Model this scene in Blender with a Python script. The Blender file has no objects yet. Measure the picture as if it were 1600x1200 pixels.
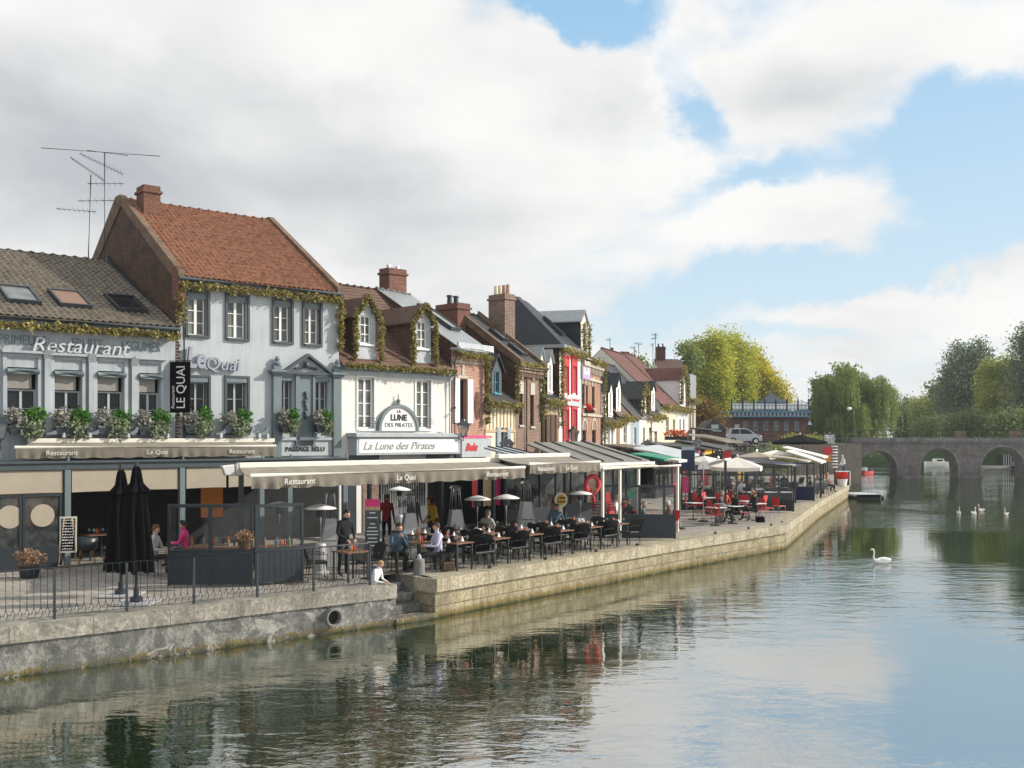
import bpy, math, random
import numpy as np
from math import sin, cos, pi, radians, atan2, sqrt
from mathutils import Vector, Matrix

random.seed(7); RNG = np.random.default_rng(7)
S = bpy.context.scene; COL = S.collection
# ---------------------------------------------------------------- camera
F, HZ, CZ, QZ = 1600.0, 685.0, 4.57, 1.0      # focal length and horizon of the photograph, eye and quay heights
cam = bpy.data.cameras.new('camera'); camo = bpy.data.objects.new('camera', cam); COL.objects.link(camo)
camo.location = (0, 0, CZ); camo.rotation_euler = (pi/2, 0, 0)
cam.lens = 36; cam.sensor_width = 36; cam.shift_y = (HZ-600)/1600.0; cam.clip_end = 6000; cam.clip_start = .2
S.camera = camo
# ---------------------------------------------------------------- light
S.view_settings.view_transform = 'Standard'; S.view_settings.look = 'None'
S.view_settings.gamma = 1; S.view_settings.exposure = 0.13
AZ, EL = radians(9), radians(28)
sd = Vector((cos(EL)*cos(AZ), cos(EL)*sin(AZ), sin(EL)))
sl = bpy.data.lights.new('sun', 'SUN'); sl.energy = 5.0; sl.angle = radians(.5); sl.color = (1, .93, .82)
so = bpy.data.objects.new('sun', sl); COL.objects.link(so); so.rotation_euler = sd.to_track_quat('Z', 'Y').to_euler()
W = bpy.data.worlds.new('World'); S.world = W; W.use_nodes = True
def world():
    nt = W.node_tree; N = nt.nodes; L = nt.links; N.clear()
    out = N.new('ShaderNodeOutputWorld'); bg = N.new('ShaderNodeBackground'); bg.inputs[1].default_value = .1
    sky = N.new('ShaderNodeTexSky'); sky.sky_type = 'NISHITA'; sky.sun_disc = False
    sky.sun_elevation = EL; sky.sun_rotation = pi/2-AZ; sky.air_density = 1.0; sky.dust_density = .7; sky.ozone_density = 1.5
    tc = N.new('ShaderNodeTexCoord'); sep = N.new('ShaderNodeSeparateXYZ'); L.new(tc.outputs['Generated'], sep.inputs[0])
    def m(op, a, b=None, c=None):
        n = N.new('ShaderNodeMath'); n.operation = op
        for i, v in enumerate((a, b, c)):
            if v is None: continue
            if isinstance(v, (int, float)): n.inputs[i].default_value = v
            else: L.new(v, n.inputs[i])
        return n.outputs[0]
    az = m('ARCTAN2', sep.outputs[0], sep.outputs[1]); el = m('ARCSINE', sep.outputs[2])
    cmb = N.new('ShaderNodeCombineXYZ'); L.new(az, cmb.inputs[0]); L.new(el, cmb.inputs[1])
    ae = cmb.outputs[0]
    # cloud layer coordinates: a plane seen from below
    h = m('ADD', m('MAXIMUM', sep.outputs[2], 0.0), .16)
    c2 = N.new('ShaderNodeCombineXYZ'); L.new(m('DIVIDE', sep.outputs[0], h), c2.inputs[0]); L.new(m('DIVIDE', sep.outputs[1], h), c2.inputs[1])
    def noise(vec, sc, det, rough, dist=0., off=(0, 0, 0)):
        mp = N.new('ShaderNodeMapping'); L.new(vec, mp.inputs[0]); mp.inputs['Location'].default_value = off
        n = N.new('ShaderNodeTexNoise'); n.inputs['Scale'].default_value = sc; n.inputs['Detail'].default_value = det
        n.inputs['Roughness'].default_value = rough; n.inputs['Distortion'].default_value = dist
        L.new(mp.outputs[0], n.inputs['Vector']); return n.outputs[0]
    def blob(px, py, rx, ry, w, rot=0):
        a = math.atan((px-800)/F); e = math.atan((HZ-py)/F*cos(a))
        mp = N.new('ShaderNodeMapping'); mp.vector_type = 'TEXTURE'; L.new(wv, mp.inputs[0])
        mp.inputs['Location'].default_value = (a, e, 0); mp.inputs['Rotation'].default_value = (0, 0, radians(rot))
        mp.inputs['Scale'].default_value = (rx/F, ry/F, 1)
        ln = N.new('ShaderNodeVectorMath'); ln.operation = 'LENGTH'; L.new(mp.outputs[0], ln.inputs[0])
        mr = N.new('ShaderNodeMapRange'); mr.interpolation_type = 'SMOOTHSTEP'; L.new(ln.outputs['Value'], mr.inputs[0])
        mr.inputs[1].default_value = 0; mr.inputs[2].default_value = 1; mr.inputs[3].default_value = w; mr.inputs[4].default_value = 0
        return mr.outputs[0]
    def add(lst):
        r = lst[0]
        for x in lst[1:]: r = m('ADD', r, x)
        return r
    # warp the blob coordinates a little so that edges billow
    nz = N.new('ShaderNodeTexNoise'); nz.inputs['Scale'].default_value = 6; nz.inputs['Detail'].default_value = 9; nz.inputs['Roughness'].default_value = .62; L.new(ae, nz.inputs['Vector'])
    sb = N.new('ShaderNodeVectorMath'); sb.operation = 'SUBTRACT'; L.new(nz.outputs['Color'], sb.inputs[0]); sb.inputs[1].default_value = (.5, .5, .5)
    sc_ = N.new('ShaderNodeVectorMath'); sc_.operation = 'MULTIPLY'; L.new(sb.outputs[0], sc_.inputs[0]); sc_.inputs[1].default_value = (.20, .13, 0)
    ad = N.new('ShaderNodeVectorMath'); ad.operation = 'ADD'; L.new(ae, ad.inputs[0]); L.new(sc_.outputs[0], ad.inputs[1]); wv = ad.outputs[0]
    n1 = noise(c2.outputs[0], 1.1, 9, .56, .3)
    mp = N.new('ShaderNodeMapping'); L.new(ae, mp.inputs[0]); mp.inputs['Scale'].default_value = (1, 1.9, 1)
    n2 = noise(mp.outputs[0], 7, 8, .55, .2)
    dens = add([m('MULTIPLY', n1, .62), m('MULTIPLY', n2, .70),
        blob(1640, 290, 360, 160, -.52), blob(1270, 435, 360, 62, -.58, 5), blob(905, 10, 190, 62, -.52, -8), blob(1065, 180, 60, 120, -.30, 10),
        blob(1150, 285, 210, 45, -.36, 14), blob(1500, 170, 110, 75, -.35), blob(1390, 110, 90, 60, -.12), blob(1230, 530, 330, 26, -.22, 3), blob(1560, 560, 200, 30, -.18),
        blob(960, 500, 200, 30, -.12), blob(740, 320, 60, 22, -.1),
        blob(200, 200, 950, 460, .26), blob(880, 180, 220, 170, .22), blob(1250, 100, 330, 130, .22), blob(1290, 320, 280, 75, .34, 7), blob(1500, 465, 330, 50, .30, 6), blob(1100, 620, 900, 60, .06)])
    mask = N.new('ShaderNodeMapRange'); mask.interpolation_type = 'SMOOTHSTEP'; L.new(dens, mask.inputs[0]); mask.inputs[1].default_value = .40; mask.inputs[2].default_value = .72
    # shading of the clouds: darker where thick and seen from below
    sh1 = noise(c2.outputs[0], 1.1, 6, .5, .3, (.22, -.04, 0))
    n3 = noise(mp.outputs[0], 4.5, 6, .5, .3, (3, 1, 0))
    dk = add([m('MULTIPLY', sh1, 1.05), m('MULTIPLY', n3, .95), blob(240, 260, 650, 280, .42, -8), blob(60, 120, 340, 220, .10), blob(640, 340, 320, 130, .22), blob(950, 175, 140, 90, .22), blob(1240, 125, 220, 70, .22),
              blob(1260, 345, 260, 40, .15, 5), blob(900, 500, 420, 50, .12), blob(1500, 530, 330, 60, .10), blob(560, 60, 260, 110, -.2), blob(1050, 110, 60, 120, -.25)])
    dr = N.new('ShaderNodeMapRange'); dr.interpolation_type = 'SMOOTHSTEP'; L.new(dk, dr.inputs[0]); dr.inputs[1].default_value = .72; dr.inputs[2].default_value = 1.88; dr.inputs[3].default_value = 0; dr.inputs[4].default_value = 1
    mx = N.new('ShaderNodeMixRGB'); L.new(dr.outputs[0], mx.inputs[0]); mx.inputs[1].default_value = (9.1, 9.05, 8.9, 1); mx.inputs[2].default_value = (4.4, 4.65, 5.0, 1)
    # brighten the bare sky towards the photograph's pale cyan-blue
    ssc = N.new('ShaderNodeMixRGB'); ssc.blend_type = 'MULTIPLY'; ssc.inputs[0].default_value = 1; L.new(sky.outputs[0], ssc.inputs[1]); ssc.inputs[2].default_value = (1.5, 1.5, 1.4, 1)
    fin = N.new('ShaderNodeMixRGB'); L.new(mask.outputs[0], fin.inputs[0]); 
    gr = N.new('ShaderNodeMapRange'); L.new(el, gr.inputs[0]); gr.inputs[1].default_value = .02; gr.inputs[2].default_value = .42
    gc = N.new('ShaderNodeMixRGB'); L.new(gr.outputs[0], gc.inputs[0]); gc.inputs[1].default_value = (6.8, 8.0, 8.6, 1); gc.inputs[2].default_value = (3.1, 5.6, 8.2, 1)
    g2 = N.new('ShaderNodeMixRGB'); g2.inputs[0].default_value = .85; L.new(ssc.outputs[0], g2.inputs[1]); L.new(gc.outputs[0], g2.inputs[2]); L.new(g2.outputs[0], fin.inputs[1]); L.new(mx.outputs[0], fin.inputs[2])
    L.new(fin.outputs[0], bg.inputs[0]); L.new(bg.outputs[0], out.inputs[0])
world()
S.cycles.max_bounces = 6; S.cycles.transparent_max_bounces = 12
# ---------------------------------------------------------------- geometry helpers
def P(px, py, Y): return Vector(((px-800)/F*Y, Y, CZ+(HZ-py)/F*Y))
def G(px, py, z=QZ):
    Y = (CZ-z)*F/(py-HZ); return Vector(((px-800)/F*Y, Y, z))
class MB:
    """collects shapes and links them as ONE mesh object"""
    def __init__(s): s.v = []; s.f = []; s.m = []; s.M = None; s.k = 0
    def add(s, vs, fs, m=None):
        o = len(s.v); m = s.k if m is None else m
        for v in vs:
            v = Vector(v); s.v.append(tuple(s.M @ v) if s.M is not None else tuple(v))
        for f in fs: s.f.append(tuple(i+o for i in f)); s.m.append(m)
    def box(s, x0, x1, y0, y1, z0, z1, m=None):
        vs = [(x, y, z) for z in (z0, z1) for y in (y0, y1) for x in (x0, x1)]
        s.add(vs, [(0, 2, 3, 1), (4, 5, 7, 6), (0, 1, 5, 4), (2, 6, 7, 3), (0, 4, 6, 2), (1, 3, 7, 5)], m); return s
    def quad(s, a, b, c, d, m=None): s.add([a, b, c, d], [(0, 1, 2, 3)], m); return s
    def prism(s, pts, a, b, axis='y', m=None):
        n = len(pts)
        def q(p, t): return {'y': (p[0], t, p[1]), 'x': (t, p[0], p[1]), 'z': (p[0], p[1], t)}[axis]
        vs = [q(p, a) for p in pts]+[q(p, b) for p in pts]
        s.add(vs, [tuple(range(n)), tuple(range(2*n-1, n-1, -1))]+[(i, i+n, (i+1) % n+n, (i+1) % n) for i in range(n)], m); return s
    def tube(s, pts, r, n=6, m=None, cap=True):
        pts = [Vector(p) for p in pts]; k = len(pts); rs = r if isinstance(r, (list, tuple)) else [r]*k
        vs = []; up = None
        for i, p in enumerate(pts):
            t = (pts[min(i+1, k-1)]-pts[max(i-1, 0)])
            if t.length < 1e-9: t = Vector((0, 0, 1))
            t.normalize()
            if up is None: up = Vector((0, 0, 1)) if abs(t.z) < .9 else Vector((1, 0, 0))
            a = t.cross(up)
            if a.length < 1e-4: a = t.orthogonal()
            a.normalize(); b = t.cross(a).normalized(); up = a.cross(t)
            up = -up if up.length else b
            up = b if False else up
            for j in range(n):
                th = 2*pi*j/n; vs.append(p+(a*cos(th)+b*sin(th))*rs[i])
        fs = [(i*n+j, i*n+(j+1) % n, (i+1)*n+(j+1) % n, (i+1)*n+j) for i in range(k-1) for j in range(n)]
        if cap: fs += [tuple(range(n-1, -1, -1)), tuple((k-1)*n+j for j in range(n))]
        s.add(vs, fs, m); return s
    def lathe(s, prof, c=(0, 0, 0), n=16, m=None):
        c = Vector(c); vs = []; k = len(prof)
        for r, z in prof:
            for j in range(n): vs.append(c+Vector((r*cos(2*pi*j/n), r*sin(2*pi*j/n), z)))
        fs = [(i*n+j, i*n+(j+1) % n, (i+1)*n+(j+1) % n, (i+1)*n+j) for i in range(k-1) for j in range(n)]
        fs += [tuple(range(n-1, -1, -1)), tuple((k-1)*n+j for j in range(n))]
        s.add(vs, fs, m); return s
    def ell(s, c, r, n=10, m=None, k=7):
        prof = [(max(1e-4, sin(pi*i/k)), -cos(pi*i/k)) for i in range(k+1)]
        vs = [(c[0]+a*cos(2*pi*j/n)*r[0], c[1]+a*sin(2*pi*j/n)*r[1], c[2]+z*r[2]) for a, z in prof for j in range(n)]
        fs = [(i*n+j, i*n+(j+1) % n, (i+1)*n+(j+1) % n, (i+1)*n+j) for i in range(k) for j in range(n)]
        s.add(vs, fs, m); return s
    def build(s, name, mats, parent=None, smooth=False, bevel=0):
        me = bpy.data.meshes.new(name); me.from_pydata(s.v, [], s.f)
        mats = mats if isinstance(mats, (list, tuple)) else [mats]
        for q in mats: me.materials.append(q)
        if len(mats) > 1: me.polygons.foreach_set('material_index', s.m)
        if smooth: me.polygons.foreach_set('use_smooth', [True]*len(s.f))
        me.validate(); me.update()
        o = bpy.data.objects.new(name, me); COL.objects.link(o)
        if parent is not None: o.parent = parent
        if bevel:
            b = o.modifiers.new('bevel', 'BEVEL'); b.width = bevel; b.segments = 2; b.limit_method = 'ANGLE'; b.harden_normals = False
        return o
def tag(o, label=None, cat=None, group=None, kind=None):
    if label: o['label'] = label
    if cat: o['category'] = cat
    if group: o['group'] = group
    if kind: o['kind'] = kind
    return o
def thing(name, label, cat, loc=(0, 0, 0), rz=0, group=None):
    o = bpy.data.objects.new(name, None); COL.objects.link(o); o.location = loc; o.rotation_euler = (0, 0, rz)
    o.empty_display_size = .1
    return tag(o, label, cat, group)
def dup(root, loc, rz, label=None, group=None, scale=None):
    r = root.copy(); COL.objects.link(r); r.location = loc; r.rotation_euler = (0, 0, rz)
    if label: r['label'] = label
    if group: r['group'] = group
    if scale: r.scale = scale
    for ch in list(root.children):
        c = ch.copy(); COL.objects.link(c); c.parent = r
        for g in list(ch.children):
            d = g.copy(); COL.objects.link(d); d.parent = c
    return r
ORD = ['first', 'second', 'third', 'fourth', 'fifth', 'sixth', 'seventh', 'eighth', 'ninth', 'tenth', 'eleventh', 'twelfth', 'thirteenth', 'fourteenth', 'fifteenth', 'sixteenth', 'seventeenth', 'eighteenth', 'nineteenth', 'twentieth',
       'twenty-first', 'twenty-second', 'twenty-third', 'twenty-fourth', 'twenty-fifth', 'twenty-sixth']
class Fr:
    """a vertical plane through world (x, y) along unit d; offsets positive away from the river"""
    def __init__(s, o, d):
        s.o = Vector(o); s.d = Vector(d).normalized(); s.n = Vector((-s.d.y, s.d.x)); s.ang = atan2(s.d.y, s.d.x)
    def U(s, px, off=0):
        O = s.o+s.n*off; r = (px-800)/F; return (r*O.y-O.x)/(s.d.x-r*s.d.y)
    def XY(s, u, off=0): return s.o+s.n*off+s.d*u
    def Z(s, px, py, off=0):
        return CZ+(HZ-py)/F*s.XY(s.U(px, off), off).y-QZ
    def Wd(s, u, off=0, z=0): q = s.XY(u, off); return Vector((q.x, q.y, QZ+z))
    def UZ(s, px, py, off=0): return s.U(px, off), s.Z(px, py, off)
# ---------------------------------------------------------------- materials
def newmat(name):
    m = bpy.data.materials.new(name); m.use_nodes = True
    return m, m.node_tree.nodes, m.node_tree.links, m.node_tree.nodes['Principled BSDF']
def setspec(b, v):
    b.inputs['Specular IOR Level'].default_value = v
def lin(c):
    return tuple(((x/255)/12.92 if x/255 <= .04045 else (((x/255)+.055)/1.055)**2.4) for x in c)+(1,)
def mat(name, c, rough=.7, var=.25, sc=3., bump=.15, bsc=30., metal=0., spec=.4, c2=None, streak=0., coat=0, trans=0., rand=0.):
    m, N, L, b = newmat(name)
    c = tuple(c[:3])+(1,)
    tc = N.new('ShaderNodeTexCoord'); n = N.new('ShaderNodeTexNoise'); n.inputs['Scale'].default_value = sc; n.inputs['Detail'].default_value = 8; n.inputs['Roughness'].default_value = .6
    L.new(tc.outputs['Object'], n.inputs['Vector'])
    mx = N.new('ShaderNodeMixRGB'); rp = N.new('ShaderNodeMapRange'); rp.inputs[1].default_value = .3; rp.inputs[2].default_value = .7; L.new(n.outputs[0], rp.inputs[0]); L.new(rp.outputs[0], mx.inputs[0])
    mx.inputs[1].default_value = tuple(x*(1-var) for x in c[:3])+(1,)
    mx.inputs[2].default_value = c2 if c2 else tuple(min(.95, x*(1+var*.6)) for x in c[:3])+(1,)
    last = mx.outputs[0]
    if streak:
        mp = N.new('ShaderNodeMapping'); mp.inputs['Scale'].default_value = (5, 5, .35); L.new(tc.outputs['Object'], mp.inputs[0])
        n3 = N.new('ShaderNodeTexNoise'); n3.inputs['Scale'].default_value = 2.2; n3.inputs['Detail'].default_value = 6; L.new(mp.outputs[0], n3.inputs['Vector'])
        r3 = N.new('ShaderNodeMapRange'); r3.inputs[1].default_value = .48; r3.inputs[2].default_value = .75; r3.inputs[3].default_value = 0; r3.inputs[4].default_value = streak; L.new(n3.outputs[0], r3.inputs[0])
        m3 = N.new('ShaderNodeMixRGB'); L.new(r3.outputs[0], m3.inputs[0]); L.new(last, m3.inputs[1]); m3.inputs[2].default_value = tuple(x*.45 for x in c[:3])+(1,); last = m3.outputs[0]
    if rand:
        oi = N.new('ShaderNodeObjectInfo'); mr = N.new('ShaderNodeMapRange'); L.new(oi.outputs['Random'], mr.inputs[0]); mr.inputs[3].default_value = 1-rand; mr.inputs[4].default_value = 1+rand
        vm = N.new('ShaderNodeVectorMath'); vm.operation = 'SCALE'; L.new(last, vm.inputs[0]); L.new(mr.outputs[0], vm.inputs['Scale']); last = vm.outputs[0]
    L.new(last, b.inputs['Base Color']); b.inputs['Roughness'].default_value = rough; b.inputs['Metallic'].default_value = metal; setspec(b, spec)
    if coat: b.inputs['Coat Weight'].default_value = coat
    if trans: b.inputs['Transmission Weight'].default_value = trans
    if bump:
        n2 = N.new('ShaderNodeTexNoise'); n2.inputs['Scale'].default_value = bsc; n2.inputs['Detail'].default_value = 4; L.new(tc.outputs['Object'], n2.inputs['Vector'])
        bp = N.new('ShaderNodeBump'); bp.inputs['Strength'].default_value = bump; bp.inputs['Distance'].default_value = .02; L.new(n2.outputs[0], bp.inputs['Height']); L.new(bp.outputs[0], b.inputs['Normal'])
    return m
def brickmat(name, c1, c2, mortar, bw=.22, bh=.068, rough=.85, ms=.008, dirt=.3, dc=(.03, .025, .02, 1), offs=.5):
    m, N, L, b = newmat(name)
    tc = N.new('ShaderNodeTexCoord'); sp = N.new('ShaderNodeSeparateXYZ'); L.new(tc.outputs['Object'], sp.inputs[0])
    ad = N.new('ShaderNodeMath'); ad.operation = 'ADD'; L.new(sp.outputs[0], ad.inputs[0]); L.new(sp.outputs[1], ad.inputs[1])
    cb = N.new('ShaderNodeCombineXYZ'); L.new(ad.outputs[0], cb.inputs[0]); L.new(sp.outputs[2], cb.inputs[1])
    br = N.new('ShaderNodeTexBrick'); L.new(cb.outputs[0], br.inputs['Vector']); br.inputs['Scale'].default_value = 1
    br.inputs['Brick Width'].default_value = bw; br.inputs['Row Height'].default_value = bh; br.inputs['Mortar Size'].default_value = ms; br.offset = offs
    br.inputs['Color1'].default_value = tuple(c1[:3])+(1,); br.inputs['Color2'].default_value = tuple(c2[:3])+(1,); br.inputs['Mortar'].default_value = tuple(mortar[:3])+(1,)
    n = N.new('ShaderNodeTexNoise'); n.inputs['Scale'].default_value = 1.3; n.inputs['Detail'].default_value = 8; n.inputs['Roughness'].default_value = .65; L.new(tc.outputs['Object'], n.inputs['Vector'])
    rp = N.new('ShaderNodeMapRange'); rp.inputs[1].default_value = .42; rp.inputs[2].default_value = .72; rp.inputs[4].default_value = dirt*2; L.new(n.outputs[0], rp.inputs[0])
    mx = N.new('ShaderNodeMixRGB'); L.new(rp.outputs[0], mx.inputs[0]); L.new(br.outputs[0], mx.inputs[1]); mx.inputs[2].default_value = dc
    n4 = N.new('ShaderNodeTexNoise'); n4.inputs['Scale'].default_value = 14; n4.inputs['Detail'].default_value = 3; L.new(tc.outputs['Object'], n4.inputs['Vector'])
    r4 = N.new('ShaderNodeMapRange'); r4.inputs[1].default_value = .3; r4.inputs[2].default_value = .7; r4.inputs[3].default_value = .7; r4.inputs[4].default_value = 1.3; L.new(n4.outputs[0], r4.inputs[0])
    vm = N.new('ShaderNodeVectorMath'); vm.operation = 'SCALE'; L.new(mx.outputs[0], vm.inputs[0]); L.new(r4.outputs[0], vm.inputs['Scale'])
    L.new(vm.outputs[0], b.inputs['Base Color']); b.inputs['Roughness'].default_value = rough; setspec(b, .25)
    bp = N.new('ShaderNodeBump'); bp.inputs['Strength'].default_value = .5; bp.inputs['Distance'].default_value = .01; bp.invert = True; L.new(br.outputs['Fac'], bp.inputs['Height']); L.new(bp.outputs[0], b.inputs['Normal'])
    return m
def glassmat(name, c=(.02, .025, .028), rough=.06, c2=None):
    m = mat(name, c, rough, .5, 1.2, .02, 3, spec=.35, c2=c2); return m
def clearglass(name, tint=(.9, .95, .93), mixv=.12):
    m, N, L, b = newmat(name)
    b.inputs['Base Color'].default_value = (.3, .33, .33, 1); b.inputs['Roughness'].default_value = .05
    tr = N.new('ShaderNodeBsdfTransparent'); tr.inputs[0].default_value = tuple(tint)+(1,)
    fr = N.new('ShaderNodeFresnel'); fr.inputs[0].default_value = 1.45
    gl = N.new('ShaderNodeBsdfGlossy'); gl.inputs['Roughness'].default_value = .03
    m1 = N.new('ShaderNodeMixShader'); L.new(fr.outputs[0], m1.inputs[0]); L.new(tr.outputs[0], m1.inputs[1]); L.new(gl.outputs[0], m1.inputs[2])
    n = N.new('ShaderNodeTexNoise'); n.inputs['Scale'].default_value = 3; tc = N.new('ShaderNodeTexCoord'); L.new(tc.outputs['Object'], n.inputs['Vector'])
    mr = N.new('ShaderNodeMapRange'); mr.inputs[1].default_value = .4; mr.inputs[2].default_value = .8; mr.inputs[3].default_value = mixv*.4; mr.inputs[4].default_value = mixv*1.6; L.new(n.outputs[0], mr.inputs[0])
    m2 = N.new('ShaderNodeMixShader'); L.new(mr.outputs[0], m2.inputs[0]); L.new(m1.outputs[0], m2.inputs[1]); L.new(b.outputs[0], m2.inputs[2])
    L.new(m2.outputs[0], N['Material Output'].inputs[0]); return m
def leafmat(name, c, c2, rough=.6, tr=.35, sc=.6):
    m, N, L, b = newmat(name)
    tc = N.new('ShaderNodeTexCoord'); n = N.new('ShaderNodeTexNoise'); n.inputs['Scale'].default_value = sc; n.inputs['Detail'].default_value = 5; L.new(tc.outputs['Object'], n.inputs['Vector'])
    geo = N.new('ShaderNodeNewGeometry')
    a = N.new('ShaderNodeMath'); a.operation = 'MULTIPLY_ADD'; L.new(geo.outputs['Random Per Island'], a.inputs[0]); a.inputs[1].default_value = .5; L.new(n.outputs[0], a.inputs[2])
    rp = N.new('ShaderNodeMapRange'); rp.inputs[1].default_value = .35; rp.inputs[2].default_value = 1.1; L.new(a.outputs[0], rp.inputs[0])
    mx = N.new('ShaderNodeMixRGB'); L.new(rp.outputs[0], mx.inputs[0]); mx.inputs[1].default_value = tuple(c)+(1,); mx.inputs[2].default_value = tuple(c2)+(1,)
    L.new(mx.outputs[0], b.inputs['Base Color']); b.inputs['Roughness'].default_value = rough; setspec(b, .25)
    t = N.new('ShaderNodeBsdfTranslucent'); L.new(mx.outputs[0], t.inputs[0]); ms = N.new('ShaderNodeMixShader'); ms.inputs[0].default_value = tr
    L.new(b.outputs[0], ms.inputs[1]); L.new(t.outputs[0], ms.inputs[2]); L.new(ms.outputs[0], N['Material Output'].inputs[0]); return m
def blockmat(name, c1, c2, mortar, bw, bh, algae=1., dirt=.5, dc=(.06, .055, .045, 1)):
    """big stone blocks with weather stains and a weed band by the water line (object z 0 = water)"""
    m = brickmat(name, c1, c2, mortar, bw, bh, .9, .012, dirt, dc)
    N, L = m.node_tree.nodes, m.node_tree.links; b = N['Principled BSDF']
    src = b.inputs['Base Color'].links[0].from_socket
    tc = N.new('ShaderNodeTexCoord'); sp = N.new('ShaderNodeSeparateXYZ'); L.new(tc.outputs['Object'], sp.inputs[0])
    mp = N.new('ShaderNodeMapping'); mp.inputs['Scale'].default_value = (1, 1, .25); L.new(tc.outputs['Object'], mp.inputs[0])
    n = N.new('ShaderNodeTexNoise'); n.inputs['Scale'].default_value = 4; n.inputs['Detail'].default_value = 7; n.inputs['Roughness'].default_value = .65; L.new(mp.outputs[0], n.inputs['Vector'])
    r = N.new('ShaderNodeMapRange'); r.inputs[1].default_value = .45; r.inputs[2].default_value = .7; r.inputs[4].default_value = .75; L.new(n.outputs[0], r.inputs[0])
    m1 = N.new('ShaderNodeMixRGB'); L.new(r.outputs[0], m1.inputs[0]); L.new(src, m1.inputs[1]); m1.inputs[2].default_value = tuple(x*.42 for x in c1[:3])+(1,)
    last = m1.outputs[0]
    if algae:
        a = N.new('ShaderNodeMath'); a.operation = 'MULTIPLY_ADD'; L.new(n.outputs[0], a.inputs[0]); a.inputs[1].default_value = -.35; L.new(sp.outputs[2], a.inputs[2])
        for lo, hi, col in ((-.06, -.06+.1*algae, (.15, .11, .03, 1)), (-.16, -.08, (.02, .03, .01, 1))):
            r2 = N.new('ShaderNodeMapRange'); r2.inputs[1].default_value = lo; r2.inputs[2].default_value = hi; r2.inputs[3].default_value = .85; r2.inputs[4].default_value = 0; L.new(a.outputs[0], r2.inputs[0])
            m2 = N.new('ShaderNodeMixRGB'); L.new(r2.outputs[0], m2.inputs[0]); L.new(last, m2.inputs[1]); m2.inputs[2].default_value = col; last = m2.outputs[0]
    L.new(last, b.inputs['Base Color'])
    nb = N.new('ShaderNodeTexNoise'); nb.inputs['Scale'].default_value = 9; nb.inputs['Detail'].default_value = 8; nb.inputs['Roughness'].default_value = .7; L.new(tc.outputs['Object'], nb.inputs['Vector'])
    b2 = N.new('ShaderNodeBump'); b2.inputs['Strength'].default_value = .9; b2.inputs['Distance'].default_value = .05; L.new(nb.outputs[0], b2.inputs['Height'])
    L.new(b.inputs['Normal'].links[0].from_socket, b2.inputs['Normal']); L.new(b2.outputs[0], b.inputs['Normal'])
    return m
M = {}
M['wall1'] = mat('render_pale_grey', (.38, .415, .44), .85, .18, 1.2, .2, 25, streak=.4)
M['wall2'] = mat('render_light_grey', (.43, .465, .485), .85, .14, .8, .15, 30, streak=.3)
M['white_wall'] = mat('render_white', (.72, .71, .67), .85, .12, .7, .15, 30, streak=.25)
M['cream_wall'] = mat('render_cream', (.70, .63, .47), .85, .1, .7, .15, 30, streak=.2)
M['cream2'] = mat('render_pale_cream', (.72, .68, .58), .85, .1, .7, .15, 30, streak=.2)
M['trim'] = mat('paint_slate_grey', (.058, .075, .085), .45, .12, 5, .04, 40)
M['trim2'] = mat('paint_blue_grey', (.15, .19, .205), .5, .12, 4, .05, 40, streak=.15)
M['dark'] = mat('metal_anthracite', (.022, .030, .037), .4, .2, 5, .03, 60, spec=.5)
M['black'] = mat('black_fabric', (.006, .006, .007), .95, .4, 12, .3, 60, spec=.1)
M['table_wood'] = mat('table_wood', (.16, .075, .04), .6, .3, 8, .1, 40)
M['dkglass'] = glassmat('glass_dark', (.012, .014, .016), .12)
M['greyglass'] = glassmat('glass_grey', (.10, .11, .10), .1, (.22, .23, .21, 1))
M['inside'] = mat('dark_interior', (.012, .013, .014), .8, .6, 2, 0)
M['white'] = mat('paint_white', (.80, .80, .78), .5, .06, 5, .03, 40)
M['brick_dark'] = brickmat('brick_dark', (.12, .052, .03), (.06, .033, .022), (.12, .095, .07), dirt=.45)
M['brick_red'] = brickmat('brick_red', (.20, .07, .045), (.13, .05, .035), (.20, .16, .13), dirt=.2)
M['brick_pink'] = brickmat('brick_pink', (.42, .20, .14), (.33, .16, .11), (.50, .42, .36), dirt=.08)
M['brick_brown'] = brickmat('brick_brown', (.24, .14, .10), (.16, .10, .08), (.34, .29, .24), dirt=.15)
M['tile_orange'] = mat('tile_orange', (.28, .105, .055), .8, .5, 5, .3, 40, c2=(.41, .195, .11, 1), streak=.3)
M['tile_grey'] = mat('tile_grey_brown', (.15, .125, .095), .75, .45, 4, .3, 40, c2=(.24, .20, .15, 1))
M['tile_dark'] = mat('tile_dark', (.055, .055, .055), .6, .35, 4, .3, 40)
M['tile_brown'] = mat('tile_brown', (.13, .075, .055), .75, .35, 4, .3, 40)
M['tile_red'] = mat('tile_red', (.13, .05, .04), .75, .4, 4, .3, 40)
M['slate'] = mat('slate', (.022, .027, .036), .5, .4, 5, .2, 30)
M['zinc'] = mat('zinc', (.30, .32, .33), .45, .15, 3, .05, 20, metal=.4)
M['stone'] = mat('stone_trim', (.46, .42, .35), .85, .2, 4, .3, 30, streak=.3)
M['wood'] = mat('wood', (.34, .17, .07), .55, .3, 8, .1, 40)
M['wood_dark'] = mat('wood_dark', (.08, .045, .025), .6, .3, 8, .1, 40)
M['wood_pale'] = mat('wood_pale', (.50, .36, .20), .6, .2, 8, .1, 40)
M['awning'] = mat('fabric_taupe', (.245, .22, .18), .9, .12, 3, .15, 200, streak=.15)
M['valance'] = mat('fabric_valance', (.175, .155, .125), .9, .15, 3, .15, 200, streak=.25)
M['pergola'] = mat('pergola_panel', (.20, .19, .17), .7, .2, 2, .1, 40, streak=.3)
M['awn_white'] = mat('fabric_offwhite', (.72, .69, .61), .85, .08, 3, .1, 200)
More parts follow.
